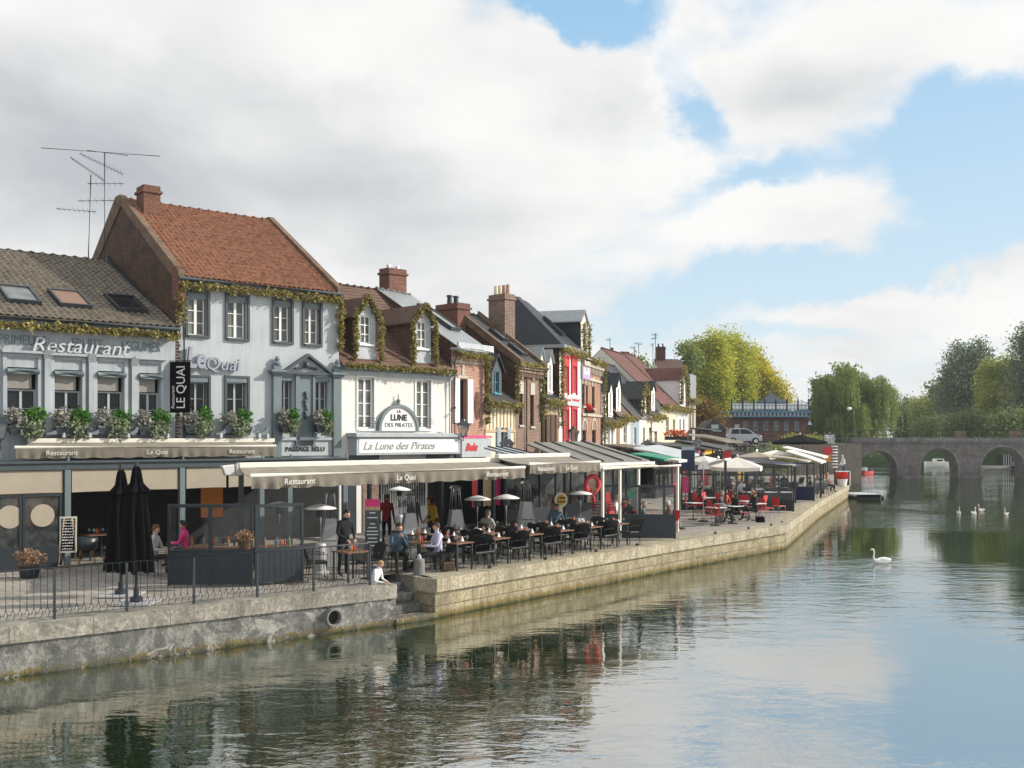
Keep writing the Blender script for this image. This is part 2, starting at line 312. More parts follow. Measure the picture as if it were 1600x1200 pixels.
M['blind'] = mat('fabric_beige', (.37, .32, .25), .9, .08, 2, .05, 200)
M['steel'] = mat('steel', (.55, .56, .57), .3, .1, 5, .03, 40, metal=.8)
M['alu'] = mat('aluminium_dull', (.5, .5, .5), .5, .1, 5, .03, 40, metal=.3)
M['wicker'] = mat('wicker_black', (.013, .014, .016), .42, .4, 60, .4, 150, spec=.5)
M['red_plastic'] = mat('red_plastic', (.50, .025, .03), .4, .1, 5, .02, 40, rand=.15)
M['red_paint'] = mat('red_paint', (.52, .03, .04), .5, .12, 4, .03, 40)
M['concrete'] = mat('concrete', (.20, .195, .18), .9, .25, 4, .4, 25)
M['paving'] = brickmat('paving', (.33, .30, .26), (.26, .24, .21), (.16, .15, .13), .45, .3, .85, .012, .15)
M['clear'] = clearglass('glass_clear', (.95, .97, .96), .03)
M['glassware'] = clearglass('glassware', (.92, .94, .95), .6)
M['leaf_vine'] = leafmat('leaf_vine', (.10, .085, .02), (.44, .38, .14), sc=2.5, tr=.25)
M['leaf_bright'] = leafmat('leaf_bright', (.03, .12, .015), (.12, .30, .05), sc=5)
M['leaf_silver'] = leafmat('leaf_silver', (.10, .13, .07), (.40, .46, .30), sc=5)
M['leaf_dry'] = leafmat('leaf_dry', (.16, .08, .04), (.42, .28, .17), sc=5)
M['flower_pale'] = leafmat('flower_pale', (.17, .165, .15), (.46, .46, .40), sc=5)
M['flower_red'] = leafmat('flower_red', (.55, .02, .02), (.75, .08, .06), sc=5)
M['flower_orange'] = leafmat('flower_orange', (.60, .08, .03), (.75, .20, .06), sc=5)
M['glassy_lamp'] = mat('frosted_glass', (.75, .77, .76), .3, .05, 5, 0, spec=.6)
M['pink'] = mat('pink', (.75, .04, .22), .6, .1, 4, .02, 40)
M['yellow'] = mat('yellow', (.62, .38, .02), .6, .15, 4, .05, 40)
M['orange'] = mat('orange', (.70, .22, .03), .6, .1, 4, .02, 40)
M['navy'] = mat('navy', (.012, .02, .06), .6, .2, 4, .05, 40)
M['green_paint'] = mat('green_paint', (.01, .22, .13), .5, .12, 4, .03, 40)
M['blue_pale'] = mat('pale_blue_paint', (.30, .37, .42), .6, .12, 4, .03, 40)
M['blue_cyan'] = mat('cyan_paint', (.04, .24, .36), .5, .12, 4, .03, 40)
M['lilac'] = mat('lilac_paint', (.42, .30, .55), .6, .12, 4, .03, 40)
# ---------------------------------------------------------------- terrain
QL = [Vector((-60, -22.5)), Vector((-9.7, 19.4)), Vector((-2.85, 25.12))]           # first quay, ends at the steps
QR = [Vector((-1.95, 26.0)), Vector((5.25, 35.0)), Vector((11.3, 42.3)), Vector((17.5, 58.3)), Vector((25.7, 78.2)), Vector((36.6, 114.0))]
def left_n(a, b):
    d = (b-a).normalized(); return Vector((-d.y, d.x))
def inset(pts, w):
    out = []
    for i, p in enumerate(pts):
        ns = []
        if i > 0: ns.append(left_n(pts[i-1], p))
        if i < len(pts)-1: ns.append(left_n(p, pts[i+1]))
        n = sum(ns, Vector((0, 0))).normalized(); k = 1/max(.5, n.dot(ns[0])); out.append(p+n*w*k)
    return out
def strip_wall(mb, pts, w, z0, z1, jag=0., m=0, off=0.):
    """solid wall along pts, river face on pts, thickness w inland"""
    o = inset(pts, -off) if off else pts; i = inset(pts, w)
    fine_o, fine_i = [], []
    for k in range(len(pts)-1):
        L = (pts[k+1]-pts[k]).length; n = max(1, int(min(L, 60)/.35)) if jag else 1
        for j in range(n):
            t = j/n; fine_o.append(o[k].lerp(o[k+1], t)); fine_i.append(i[k].lerp(i[k+1], t))
    fine_o.append(o[-1]); fine_i.append(i[-1])
    rows = 6 if jag else 1
    n = len(fine_o); vs = []
    for k in range(n):
        nn = (fine_i[k]-fine_o[k]).normalized()
        for r in range(rows+1):
            z = z0+(z1-z0)*r/rows; j = jag*(random.random()-.3) if jag and 0 < k < n-1 else 0
            vs.append((fine_o[k].x+nn.x*j, fine_o[k].y+nn.y*j, z-(abs(j)*.5 if r == rows else 0)))
        vs.append((fine_i[k].x, fine_i[k].y, z1)); vs.append((fine_i[k].x, fine_i[k].y, z0))
    R = rows+3; fs = []
    for k in range(n-1):
        for r in range(R): a = k*R+r; b = k*R+(r+1) % R; fs.append((a, a+R, b+R, b))
    fs.append(tuple(range(R))); fs.append(tuple(range(n*R-1, (n-1)*R-1, -1)))
    mb.add(vs, fs, m)
M['qwall1'] = blockmat('quay_stone_grey', (.27, .265, .24), (.22, .215, .20), (.15, .15, .14), 3.1, 3.0, .5, dirt=.5, dc=(.055, .06, .055, 1))  # grey base; mottle lays random darker and paler patches over it
M['qwall2'] = blockmat('quay_stone_buff', (.36, .31, .20), (.30, .26, .165), (.13, .11, .07), .9, .30, dirt=.25)
M['coping1'] = blockmat('coping_grey', (.36, .34, .29), (.30, .28, .24), (.12, .11, .09), 2.2, 4, False, dirt=.3)
M['coping2'] = blockmat('coping_buff', (.44, .39, .28), (.38, .34, .25), (.16, .14, .1), 1.8, 4, False, dirt=.2)
def mottle(m, c, sc, lo, hi, amt):
    N, L = m.node_tree.nodes, m.node_tree.links; b = N['Principled BSDF']; src = b.inputs['Base Color'].links[0].from_socket
    tc = N.new('ShaderNodeTexCoord'); n = N.new('ShaderNodeTexNoise'); n.inputs['Scale'].default_value = sc; n.inputs['Detail'].default_value = 6; n.inputs['Roughness'].default_value = .7; n.inputs['Distortion'].default_value = .8; L.new(tc.outputs['Object'], n.inputs['Vector'])
    r = N.new('ShaderNodeMapRange'); r.interpolation_type = 'SMOOTHSTEP'; r.inputs[1].default_value = lo; r.inputs[2].default_value = hi; r.inputs[4].default_value = amt; L.new(n.outputs[0], r.inputs[0])
    mx = N.new('ShaderNodeMixRGB'); L.new(r.outputs[0], mx.inputs[0]); L.new(src, mx.inputs[1]); mx.inputs[2].default_value = c; L.new(mx.outputs[0], b.inputs['Base Color'])
mottle(M['qwall1'], (.085, .09, .085, 1), 1.6, .46, .56, .75); mottle(M['qwall1'], (.42, .40, .36, 1), 2.3, .56, .62, .6); mottle(M['coping1'], (.12, .12, .10, 1), 1.4, .5, .6, .6); mottle(M['coping2'], (.20, .17, .10, 1), 1.1, .5, .62, .5); mottle(M['qwall2'], (.15, .13, .08, 1), 1.3, .5, .62, .55)
w = MB(); strip_wall(w, QL, .7, -1.2, .66, .05); QW1 = w.build('quay_wall', M['qwall1']); tag(QW1, 'dark mottled grey stone quay wall below the iron railing', 'quay wall', kind=None)
w = MB(); strip_wall(w, QL, .75, .663, 1.0, .012, off=.05); tag(w.build('quay_coping', M['coping1']), 'chipped grey stone coping under the iron railing', 'coping')
w = MB(); strip_wall(w, QR, .7, -1.2, .66, .02); tag(w.build('quay_wall', M['qwall2']), 'sunlit buff stone quay wall below the long restaurant terrace', 'quay wall')
w = MB(); strip_wall(w, QR, .75, .663, 1.0, .010, off=.06); tag(w.build('quay_coping', M['coping2']), 'pale buff stone coping along the long restaurant terrace', 'coping')
# river stairs in the gap between the quays
A = QL[2]; B = QR[0]; dn = left_n(QL[1], QL[2]); dd = (B-A).normalized()
nn = Vector((-dd.y, dd.x))
if nn.dot(dn) < 0: nn = -nn
st = MB(); st.M = Matrix.Translation((A.x, A.y, 0)) @ Matrix.Rotation(atan2(dd.y, dd.x), 4, 'Z')
Lg = (B-A).length
for k, (y0, y1, zt) in enumerate(((-.05, .45, .14), (.45, .85, .36), (.85, 1.25, .58), (1.25, 1.65, .8))):
    st.box(-.02, Lg+.02, y0, 2.0, -1.2 if k == 0 else (.14, .36, .58)[k-1], zt)
st.M = None
tag(st.build('river_steps', M['qwall1'], bevel=.02), 'worn stone steps going down to the water between the two quay walls', 'steps')
e = MB(); e.M = Matrix.Translation((A.x, A.y, 0)) @ Matrix.Rotation(atan2(dd.y, dd.x), 4, 'Z')
e.box(Lg+.0, Lg+.36, .1, 2.0, -1, 1.0); tag(e.build('stair_cheek', M['coping1'], bevel=.03), 'rough stone block flanking the river steps on their right side', 'stone block')
# left bank ground: one sheet, inland of the coping
gi = inset(QL, .5); gr = inset(QR, .5)
gv = [(p.x, p.y) for p in gi]+[(A.x+nn.x*1.6, A.y+nn.y*1.6), (B.x+nn.x*1.6, B.y+nn.y*1.6)]+[(p.x, p.y) for p in gr[0:]]
gv += [(33, 122), (-260, 122), (-260, -22)]
g = MB(); g.add([(x, y, .985) for x, y in gv], [tuple(range(len(gv)))]); tag(g.build('quay_pavement', M['paving']), 'grey paved quay in front of the houses', 'pavement', kind='structure')
M['water'] = None
def water():
    m, N, L, b = newmat('river_water')
    b.inputs['Base Color'].default_value = (.014, .028, .008, 1); b.inputs['Roughness'].default_value = .02; b.inputs['IOR'].default_value = 7.5; setspec(b, .5)
    tc = N.new('ShaderNodeTexCoord')
    def nz(sc, det, scale=(1, 1, 1), rough=.5, dist=0):
        mp = N.new('ShaderNodeMapping'); mp.inputs['Scale'].default_value = scale; mp.inputs['Rotation'].default_value = (0, 0, radians(-12)); L.new(tc.outputs['Object'], mp.inputs[0])
        n = N.new('ShaderNodeTexNoise'); n.inputs['Scale'].default_value = sc; n.inputs['Detail'].default_value = det; n.inputs['Roughness'].default_value = rough; n.inputs['Distortion'].default_value = dist
        L.new(mp.outputs[0], n.inputs['Vector']); return n.outputs[0]
    a = nz(1.5, 4, (.55, 1.1, 1), .5, .6); c = nz(5.5, 3, (.6, 1.2, 1), .5, .4); mask = nz(.09, 3, (1, 1, 1)); 
    mr = N.new('ShaderNodeMapRange'); mr.interpolation_type = 'SMOOTHSTEP'; mr.inputs[1].default_value = .35; mr.inputs[2].default_value = .62; mr.inputs[3].default_value = .18; mr.inputs[4].default_value = 1.35; L.new(mask, mr.inputs[0])
    ma = N.new('ShaderNodeMath'); ma.operation = 'MULTIPLY_ADD'; L.new(c, ma.inputs[0]); ma.inputs[1].default_value = .22; L.new(a, ma.inputs[2])
    mm = N.new('ShaderNodeMath'); mm.operation = 'MULTIPLY'; L.new(ma.outputs[0], mm.inputs[0]); L.new(mr.outputs[0], mm.inputs[1])
    bp = N.new('ShaderNodeBump'); bp.inputs['Strength'].default_value = 1; bp.inputs['Distance'].default_value = .018; L.new(mm.outputs[0], bp.inputs['Height']); L.new(bp.outputs[0], b.inputs['Normal'])
    return m
M['water'] = water()
w = MB(); w.quad((-900, -60, 0), (900, -60, 0), (900, 900, 0), (-900, 900, 0)); tag(w.build('river_water', M['water']), 'calm dark green river reflecting sky and houses', 'water', kind='structure')
M['grass'] = mat('grass', (.05, .09, .025), .9, .3, 1, .3, 10)
M['asphalt'] = mat('asphalt', (.06, .06, .06), .9, .2, 2, .3, 60)
# raised bank behind the terrace (the road runs on it), and the far banks
RW = [Vector((5, 93)), Vector((24, 97)), Vector((35.5, 104)), Vector((38.6, 118))]
M['ret'] = blockmat('retaining_stone', (.10, .085, .07), (.075, .065, .055), (.045, .04, .035), .45, .2, False, dirt=.4)
w = MB(); v = [(p.x, p.y) for p in RW]
w.prism([(-260, 93), (5, 93)]+v[1:]+[(38.6, 126), (-260, 126)], -1, 4.0, 'z'); tag(w.build('retaining_wall', M['ret']), 'dark stone retaining wall carrying the raised road behind the terraces', 'wall')
w = MB(); w.prism([(-900, 126.01), (38.6, 126.01), (42.5, 132), (45, 150), (58, 230), (58, 900), (-900, 900)], -1, 4.1, 'z'); tag(w.build('left_bank', M['grass']), kind='structure')
w = MB(); w.prism([(-259, 93.5), (4, 93.5), (23.7, 97.5), (34.8, 104.6), (37.9, 118), (37.9, 125.9), (-259, 125.9)], 4.004, 4.03, 'z'); tag(w.build('road', M['asphalt']), kind='structure')
w = MB(); w.prism([(78, 121), (900, 121), (900, 900), (60, 900), (60, 235), (76, 195), (82, 150)], -1, 4.1, 'z'); tag(w.build('right_bank', M['grass']), kind='structure')
w = MB(); w.prism([(-900, 901), (900, 901), (3000, 3000), (-3000, 3000)], -1, 4.0, 'z'); tag(w.build('ground', M['grass']), kind='structure')
M['letter_grey'] = mat('paint_letter_grey', (.50, .52, .56), .5, .1, 4, .05, 40); M['letter_pale'] = mat('paint_letter_pale', (.62, .60, .55), .6, .15, 6, .05, 40); M['win_blind'] = mat('window_blind', (.25, .235, .215), .8, .1, 4, .05, 60); M['wall_light'] = mat('paint_pale_grey', (.60, .62, .64), .5, .1, 4, .05, 40); M['brown_blind'] = mat('brown_roof_blind', (.22, .13, .09), .5, .1, 4, .05, 40)
# ================================================================ buildings: helpers
def sheet(mb, A, B, C, D, ncol, nrow, amp, step, m=0, prof='pan'):
    """tiled roof slope: A-B eave left to right, D-C ridge"""
    A, B, C, D = map(Vector, (A, B, C, D)); n = (B-A).cross(D-A).normalized(); ns = 4
    vs = []; cols = ncol*ns+1
    for r in range(nrow):
        for e in (0, 1):
            t = (r+e*.999)/nrow
            for c in range(cols):
                u = c/(cols-1); p = A.lerp(B, u).lerp(D.lerp(C, u), t)
                ph = (c % ns)/ns
                h = amp*(.5-.5*cos(2*pi*ph)) if prof == 'pan' else 0
                rj = ((r*7919+(c//ns)*104729) % 97)/97*step*.35
                vs.append(p+n*(h+(step+rj)*(1-e)))
    fs = []
    for r in range(2*nrow-1):
        for c in range(cols-1): a = r*cols+c; fs.append((a, a+1, a+cols+1, a+cols))
    mb.add(vs, fs, m)
    # underside keeps it solid
    k = -.04*n; mb.add([A+k, B+k, C+k, D+k], [(3, 2, 1, 0)], m)
    mb.add([A+k, B+k, B+n*.02, A+n*.02], [(0, 1, 2, 3)], m)
def wall_holes(mb, x0, x1, z0, z1, holes, y=0., t=.22, m=0):
    xs = sorted({x0, x1, *[h[0] for h in holes], *[h[1] for h in holes]}); zs = sorted({z0, z1, *[h[2] for h in holes], *[h[3] for h in holes]})
    xs = [x for x in xs if x0 <= x <= x1]; zs = [z for z in zs if z0 <= z <= z1]
    for i in range(len(xs)-1):
        for j in range(len(zs)-1):
            cx, cz = (xs[i]+xs[i+1])/2, (zs[j]+zs[j+1])/2
            if any(h[0] < cx < h[1] and h[2] < cz < h[3] for h in holes): continue
            mb.quad((xs[i], y, zs[j]), (xs[i+1], y, zs[j]), (xs[i+1], y, zs[j+1]), (xs[i], y, zs[j+1]), m)
    for a, b, c, d in holes:
        mb.quad((a, y, c), (a, y+t, c), (a, y+t, d), (a, y, d), m); mb.quad((b, y, d), (b, y+t, d), (b, y+t, c), (b, y, c), m)
        mb.quad((a, y, d), (a, y+t, d), (b, y+t, d), (b, y, d), m); mb.quad((b, y, c), (b, y+t, c), (a, y+t, c), (a, y, c), m)
def house(name, label, fr, w, D, ez, rz, wm, rm, holes=(), side=None, tile=(.22, .32, .03, .02), over=.22, ry=None, prof='pan', cat='house', roof=True, gutter=True, gmat=None, gsides=.0):
    root = thing(name, label, cat, (fr.o.x, fr.o.y, QZ), fr.ang)
    ry = D/2 if ry is None else ry
    mb = MB(); a, b = .012, w-.012
    wall_holes(mb, a, b, 0, ez, list(holes), 0, .24, 0)
    for x, fl in ((a, 1), (b, 0)):
        p = [(x, 0, 0), (x, D, 0), (x, D, ez), (x, ry, rz), (x, 0, ez)]
        mb.add(p if not fl else p, [(0, 4, 3, 2, 1)] if fl else [(0, 1, 2, 3, 4)], 1)
    mb.quad((b, D, 0), (a, D, 0), (a, D, ez), (b, D, ez), 1)
    # dark core behind the openings
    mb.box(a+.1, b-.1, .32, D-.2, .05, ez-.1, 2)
    mb.build('wall', [M[wm] if isinstance(wm, str) else wm, M[side] if side else M[wm], M['inside']], root)
    if roof:
        sl = (rz-ez)/ry; o = over
        r = MB(); L = sqrt(ry*ry+(rz-ez)**2)+o
        A = (-gsides, -o, ez-o*sl+.05); B = (w+gsides, -o, ez-o*sl+.05); Cc = (w+gsides, ry, rz+.05); Dd = (-gsides, ry, rz+.05)
        sheet(r, A, B, Cc, Dd, max(3, int(w/tile[0])), max(3, int(L/tile[1])), tile[2], tile[3], 0, prof)
        r.add([(-gsides, ry, rz+.05), (w+gsides, ry, rz+.05), (w+gsides, D+.1, ez), (-gsides, D+.1, ez)], [(0, 1, 2, 3)])
        for k in range(int(w/.38)):
            x = -gsides+k*.38; r.tube([(x, ry, rz+.05), (min(x+.40, w), ry, rz+.065)], [.10, .085], 8)
        r.build('roof', M[rm], root)
        if gutter:
            g = MB(); g.tube([(-gsides, -o-.06, ez-o*sl+.0), (w+gsides, -o-.06, ez-o*sl+.0)], .065, 8)
            g.box(-gsides, w+gsides, -o+.02, -.004, ez-.34, ez-.22-.0)
            g.build('gutter', gmat or M['trim'], root)
    return root
def window(root, u0, u1, z0, z1, fm='white', gm='dkglass', cols=2, rows=3, y=.12, fw=.05, bar=.028, name='window', sill=False, transom=None):
    f = MB()
    f.box(u0, u0+fw, y, y+.06, z0, z1); f.box(u1-fw, u1, y, y+.06, z0, z1); f.box(u0+fw, u1-fw, y, y+.06, z0, z0+fw); f.box(u0+fw, u1-fw, y, y+.06, z1-fw, z1)
    for c in range(1, cols):
        x = u0+(u1-u0)*c/cols; wd = bar*1.6 if cols == 2 else bar; f.box(x-wd, x+wd, y-.012, y+.05, z0+fw, z1-fw)
    for r in range(1, rows):
        z = z0+(z1-z0)*r/rows; f.box(u0+fw, u1-fw, y+.004, y+.046, z-bar/2, z+bar/2)
    if sill: f.box(u0-.08, u1+.08, -.09, y+.02, z0-.07, z0-.002)
    o = f.build(name, M[fm], root)
    p = MB(); p.quad((u0+.01, y+.03, z0+.01), (u1-.01, y+.03, z0+.01), (u1-.01, y+.03, z1-.01), (u0+.01, y+.03, z1-.01)); p.build('pane', M[gm], o)
    return o
def surround(root, u0, u1, z0, z1, m, t=.09, d=.05, name='window_surround', sill=True):
    f = MB()
    f.box(u0-t, u0, -d, .1, z0-t, z1+t); f.box(u1, u1+t, -d, .1, z0-t, z1+t); f.box(u0, u1, -d, .1, z1, z1+t); f.box(u0, u1, -d-(.04 if sill else 0), .1, z0-t, z0)
    return f.build(name, M[m], root, bevel=.008)
def text(s, size, m, parent, loc, rot=(pi/2, 0, 0), ext=.01, shear=0, name='lettering', width=None, bold=0., align='CENTER', spacing=1.):
    cu = bpy.data.curves.new(name, 'FONT'); cu.body = s; cu.size = size; cu.extrude = ext; cu.shear = shear; cu.offset = bold; cu.align_x = align; cu.align_y = 'CENTER'; cu.resolution_u = 3; cu.space_character = spacing
    t = bpy.data.objects.new('tmp', cu); COL.objects.link(t); dg = bpy.context.evaluated_depsgraph_get(); dg.update()
    me = bpy.data.meshes.new_from_object(t.evaluated_get(dg)); bpy.data.objects.remove(t)
    me.name = name
    if width and len(me.vertices):
        xs = [v.co.x for v in me.vertices]; k = width/max(1e-6, max(xs)-min(xs))
        for v in me.vertices: v.co.x *= k
    R = Matrix.Translation(loc) @ Matrix(__import__('mathutils').Euler(rot).to_matrix()).to_4x4()
    me.transform(R); me.materials.clear(); me.materials.append(m if not isinstance(m, str) else M[m])
    o = bpy.data.objects.new(name, me); COL.objects.link(o)
    if parent is not None: o.parent = parent
    return o
def chimney(root, c, sx, sy, z0, z1, m='brick_red', pots=0, potm='brick_red', rz=0, cap=True, ph=.35, pr=.1):
    mb = MB(); mb.M = Matrix.Translation((c[0], c[1], 0)) @ Matrix.Rotation(rz, 4, 'Z')
    mb.box(-sx/2, sx/2, -sy/2, sy/2, z0, z1-.28)
    if cap:
        mb.box(-sx/2-.06, sx/2+.06, -sy/2-.06, sy/2+.06, z1-.28, z1-.18); mb.box(-sx/2-.0, sx/2, -sy/2, sy/2, z1-.18, z1)
    else: mb.box(-sx/2, sx/2, -sy/2, sy/2, z1-.28, z1)
    o = mb.build('chimney', M[m], root)
    for i in range(pots):
        x = -sx/2+(i+.5)*sx/pots; q = MB(); q.M = Matrix.Translation((c[0], c[1], 0)) @ Matrix.Rotation(rz, 4, 'Z')
        q.lathe([(pr, z1), (pr*.85, z1+ph*.8), (pr*1.15, z1+ph*.82), (pr*1.1, z1+ph)], (x, 0, 0), 10); q.build('chimney_pot', M[potm], o)
    return o
def dormer(root, uc, w, z0, hw, yf, yb, hp, wallm, roofm, cheekm, wu, wz0, wz1, winm='white', gm='dkglass', rows=2, over=.12, zb=None):
    """gabled dormer; front plane at y yf, runs back to yb"""
    a, b = uc-w/2, uc+w/2; mb = MB()
    hole = [(uc-wu/2, uc+wu/2, wz0, wz1)]
    wall_holes(mb, a, b, z0, z0+hw, hole, yf, .12, 0)
    mb.add([(a, yf, z0+hw), (b, yf, z0+hw), (uc, yf, z0+hw+hp)], [(0, 1, 2)], 0)
    mb.quad((a, yf, z0), (a, yf, z0+hw), (a, yb, z0+hw), (a, yb, z0), 1); mb.quad((b, yf, z0+hw), (b, yf, z0), (b, yb, z0), (b, yb, z0+hw), 1)
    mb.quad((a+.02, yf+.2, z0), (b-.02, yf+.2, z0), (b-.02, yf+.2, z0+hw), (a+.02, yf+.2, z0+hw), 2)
    o = mb.build('dormer', [M[wallm], M[cheekm], M['inside']], root)
    r = MB(); k = hp/(w/2); ov = over; e = z0+hw-ov*k; rb = yb+hp*1.2
    for s in (-1, 1):
        x = uc+s*(w/2+ov)
        A = (x, yf-.12, e+.04); B = (uc, yf-.12, z0+hw+hp+.04); C2 = (uc, rb, z0+hw+hp+.04); D2 = (x, rb, e+.04)
        r.add([A, B, C2, D2, (A[0], A[1], A[2]-.07), (B[0], B[1], B[2]-.07), (C2[0], C2[1], C2[2]-.07), (D2[0], D2[1], D2[2]-.07)],
              [(0, 1, 2, 3), (7, 6, 5, 4), (0, 4, 5, 1), (1, 5, 6, 2), (2, 6, 7, 3), (3, 7, 4, 0)])
    r.build('dormer_roof', M[roofm], o)
    f = MB(); y = yf+.06; u0, u1 = uc-wu/2, uc+wu/2
    f.box(u0, u0+.05, y, y+.05, wz0, wz1); f.box(u1-.05, u1, y, y+.05, wz0, wz1); f.box(u0+.05, u1-.05, y, y+.05, wz0, wz0+.05); f.box(u0+.05, u1-.05, y, y+.05, wz1-.05, wz1)
    f.box(uc-.02, uc+.02, y, y+.05, wz0+.05, wz1-.05)
    for rr in range(1, rows): z = wz0+(wz1-wz0)*rr/rows; f.box(u0+.05, u1-.05, y+.003, y+.047, z-.015, z+.015)
    f.box(u0-.1, u1+.1, yf-.08, yf+.03, wz0-.08, wz0-.01)
    f.build('dormer_window', M[winm], o)
    p = MB(); p.quad((u0, y+.03, wz0), (u1, y+.03, wz0), (u1, y+.03, wz1), (u0, y+.03, wz1)); p.build('dormer_pane', M[gm], o)
    return o
def skylight(root, A, B, C, D, gm='greyglass'):
    """framed roof window on the four points (eave left, eave right, top right, top left)"""
    A, B, C, D = map(Vector, (A, B, C, D)); n = (B-A).cross(D-A).normalized(); mb = MB(); t = .07; ex = (B-A).normalized(); ey = (D-A).normalized()
    def bar(p, q, wv):
        a = [p, q, q+wv, p+wv]; mb.add([x+n*.02 for x in a]+[x+n*.17 for x in a], [(3, 2, 1, 0), (4, 5, 6, 7), (0, 1, 5, 4), (1, 2, 6, 5), (2, 3, 7, 6), (3, 0, 4, 7)])
    bar(A, B, ey*t); bar(D-ey*t*1.8, C-ey*t*1.8, ey*t*1.8); bar(A+ey*t, D-ey*t*1.8, ex*t); bar(B+ey*t-ex*t, C-ey*t*1.8-ex*t, ex*t)
    o = mb.build('skylight', M['dark'], root)
    p = MB(); p.add([x+n*.13 for x in (A, B, C, D)], [(0, 1, 2, 3)]); p.build('skylight_pane', M[gm], o)
def onroof(ez, ry, rz, u, t, lift=.05):
    return (u, ry*t, ez+(rz-ez)*t+lift)
def leaves(mb, c, n, rad, size, nm=1, flat=1., droop=0.):
    for _ in range(n):
        d = Vector((random.gauss(0, 1), random.gauss(0, 1), random.gauss(0, 1)*flat)); d.normalize(); p = Vector(c)+Vector((d.x*rad[0], d.y*rad[1], d.z*rad[2]))*(random.random()**.5)
        a = Vector((random.gauss(0, 1), random.gauss(0, 1), random.gauss(0, .6)-droop)).normalized(); b = a.cross(Vector((random.gauss(0, 1), random.gauss(0, 1), random.gauss(0, 1)))).normalized()
        s = size*(.6+.8*random.random())
        mb.add([p-a*s*.1, p+a*s*.5-b*s*.38, p+a*s*1.1, p+a*s*.5+b*s*.38], [(0, 1, 2, 3)], random.randrange(nm))
def garland(name, label, pts, rad, per_m, size=.09, group='climbing plant garlands along the eaves', rr=None):
    pts = [Vector(p) for p in pts]; o = pts[0]; mb = MB()
    st = MB(); st.tube([p-o for p in pts], .03, 5)
    for a, b in zip(pts, pts[1:]):
        L = (b-a).length; k = max(2, int(L/.12))
        for i in range(k):
            t = (i+random.random())/k; bump = .55+.45*random.random()+(.7 if random.random() < .16 else 0)
            leaves(mb, a.lerp(b, t)-o+Vector((0, 0, -.04)), max(3, int(per_m*L/k)), (rad*bump, rad*bump, rad*bump*1.1), size, 1, droop=.5)
    r = thing(name, label, 'vine', o, 0, group); st.build('stem', M['wood_dark'], r); mb.build('foliage', M['leaf_vine'], r)
    return r
N2 = {'g': 'climbing plant garlands along the eaves'}
# ================================================================ house one: long grey restaurant
d1 = Vector((.768, .641)); P2 = Vector((-11.16, 34.0))
f1 = Fr(P2-d1*8.5, d1); f2 = Fr(P2, d1)
EZ1 = f1.Z(240, 506, -.2); w1 = 8.5
holes = []; wins1 = []
for x0, x1, yt in ((-52, -12, 565), (11, 58, 572), (85, 127, 576), (152, 193, 578), (217, 250, 581)):
    u0, u1 = f1.U(x0), f1.U(x1); zt = f1.Z((x0+x1)/2, yt+2); zb = f1.Z((x0+x1)/2, 668)
    wins1.append((u0, u1, zb, zt)); holes.append((u0, u1, zb, zt))
h1 = house('restaurant_house', 'long pale grey restaurant with a dark tiled roof and four shaded windows at the left', f1, w1, 13, EZ1, 10.25, 'wall1', 'tile_grey', holes, side='brick_dark', tile=(.21, .30, .06, .018), ry=6.5, over=.3, cat='restaurant')
for k, (u0, u1, zb, zt) in enumerate(wins1):
    bz = zt-(zt-zb)*.36
    window(h1, u0, u1, zb, bz, 'wall2', 'dkglass', 2, 2, .19, .05, .022)
    f = MB(); f.box(u0+.02, u1-.14, .08, .14, bz+.02, zt-.2); f.build('roller_blind', M['win_blind'], h1)
    f = MB(); f.box(u0-.03, u1+.03, -.13, .1, zt-.2, zt-.04); f.tube([(u0-.03, -.13, zt-.12), (u1+.03, -.13, zt-.12)], .08, 10); f.build('blind_box', M['trim2'], h1)
    f = MB(); t = .13
    f.box(u0-t, u0-.01, -.06, .1, zb-.1, zt+.42); f.box(u1+.01, u1+t, -.06, .1, zb-.1, zt+.42); f.box(u0-.01, u1+.01, -.06, -.004, zt+.30, zt+.42)
    f.box(u0-t-.05, u1+t+.05, -.2, -.003, zt+.42, zt+.5); f.build('window_surround', M['wall1'], h1, bevel=.01)
for a, b in ((68, 79), (137, 146), (204, 212)):
    u0, u1 = f1.U(a), f1.U(b); z1 = f1.Z((a+b)/2, 547+(a-60)*.09); f = MB(); f.box(u0, u1, -.12, -.002, 3.6, z1-.25)
    f.add([(u0-.03, -.12, z1-.25), (u1+.03, -.12, z1-.25), (u1+.03, -.26, z1), (u0-.03, -.26, z1), (u0-.03, 0, z1-.25), (u1+.03, 0, z1-.25), (u1+.03, 0, z1), (u0-.03, 0, z1)], [(0, 1, 2, 3), (4, 0, 3, 7), (1, 5, 6, 2), (3, 2, 6, 7), (0, 4, 5, 1)])
    f.build('pilaster', M['wall1'], h1, bevel=.01)
f = MB(); z = f1.Z(150, 522); f.box(.02, w1-.02, -.07, -.002, z, z+.07); f.box(.02, w1-.02, -.3, -.003, z+.26, EZ1-.40); z2 = f1.Z(150, 552); f.build('cornice', M['trim'], h1)
text('Restaurant', .62, 'letter_grey', h1, (f1.U(124), -.16, f1.Z(124, 543)), ext=.03, shear=.25, width=f1.U(203)-f1.U(52), name='script_lettering')
for wd_, xa, xb in (('PRIMEURS', -2, 72), ('FRUITS', 112, 160), ('LEGUMES', 190, 249)):
    text(wd_, .42, 'trim2', h1, ((f1.U(xa)+f1.U(xb))/2, -.012, f1.Z((xa+xb)/2, 530+(xa+xb)/2*.055)), width=f1.U(xb)-f1.U(xa), name='faded_lettering')
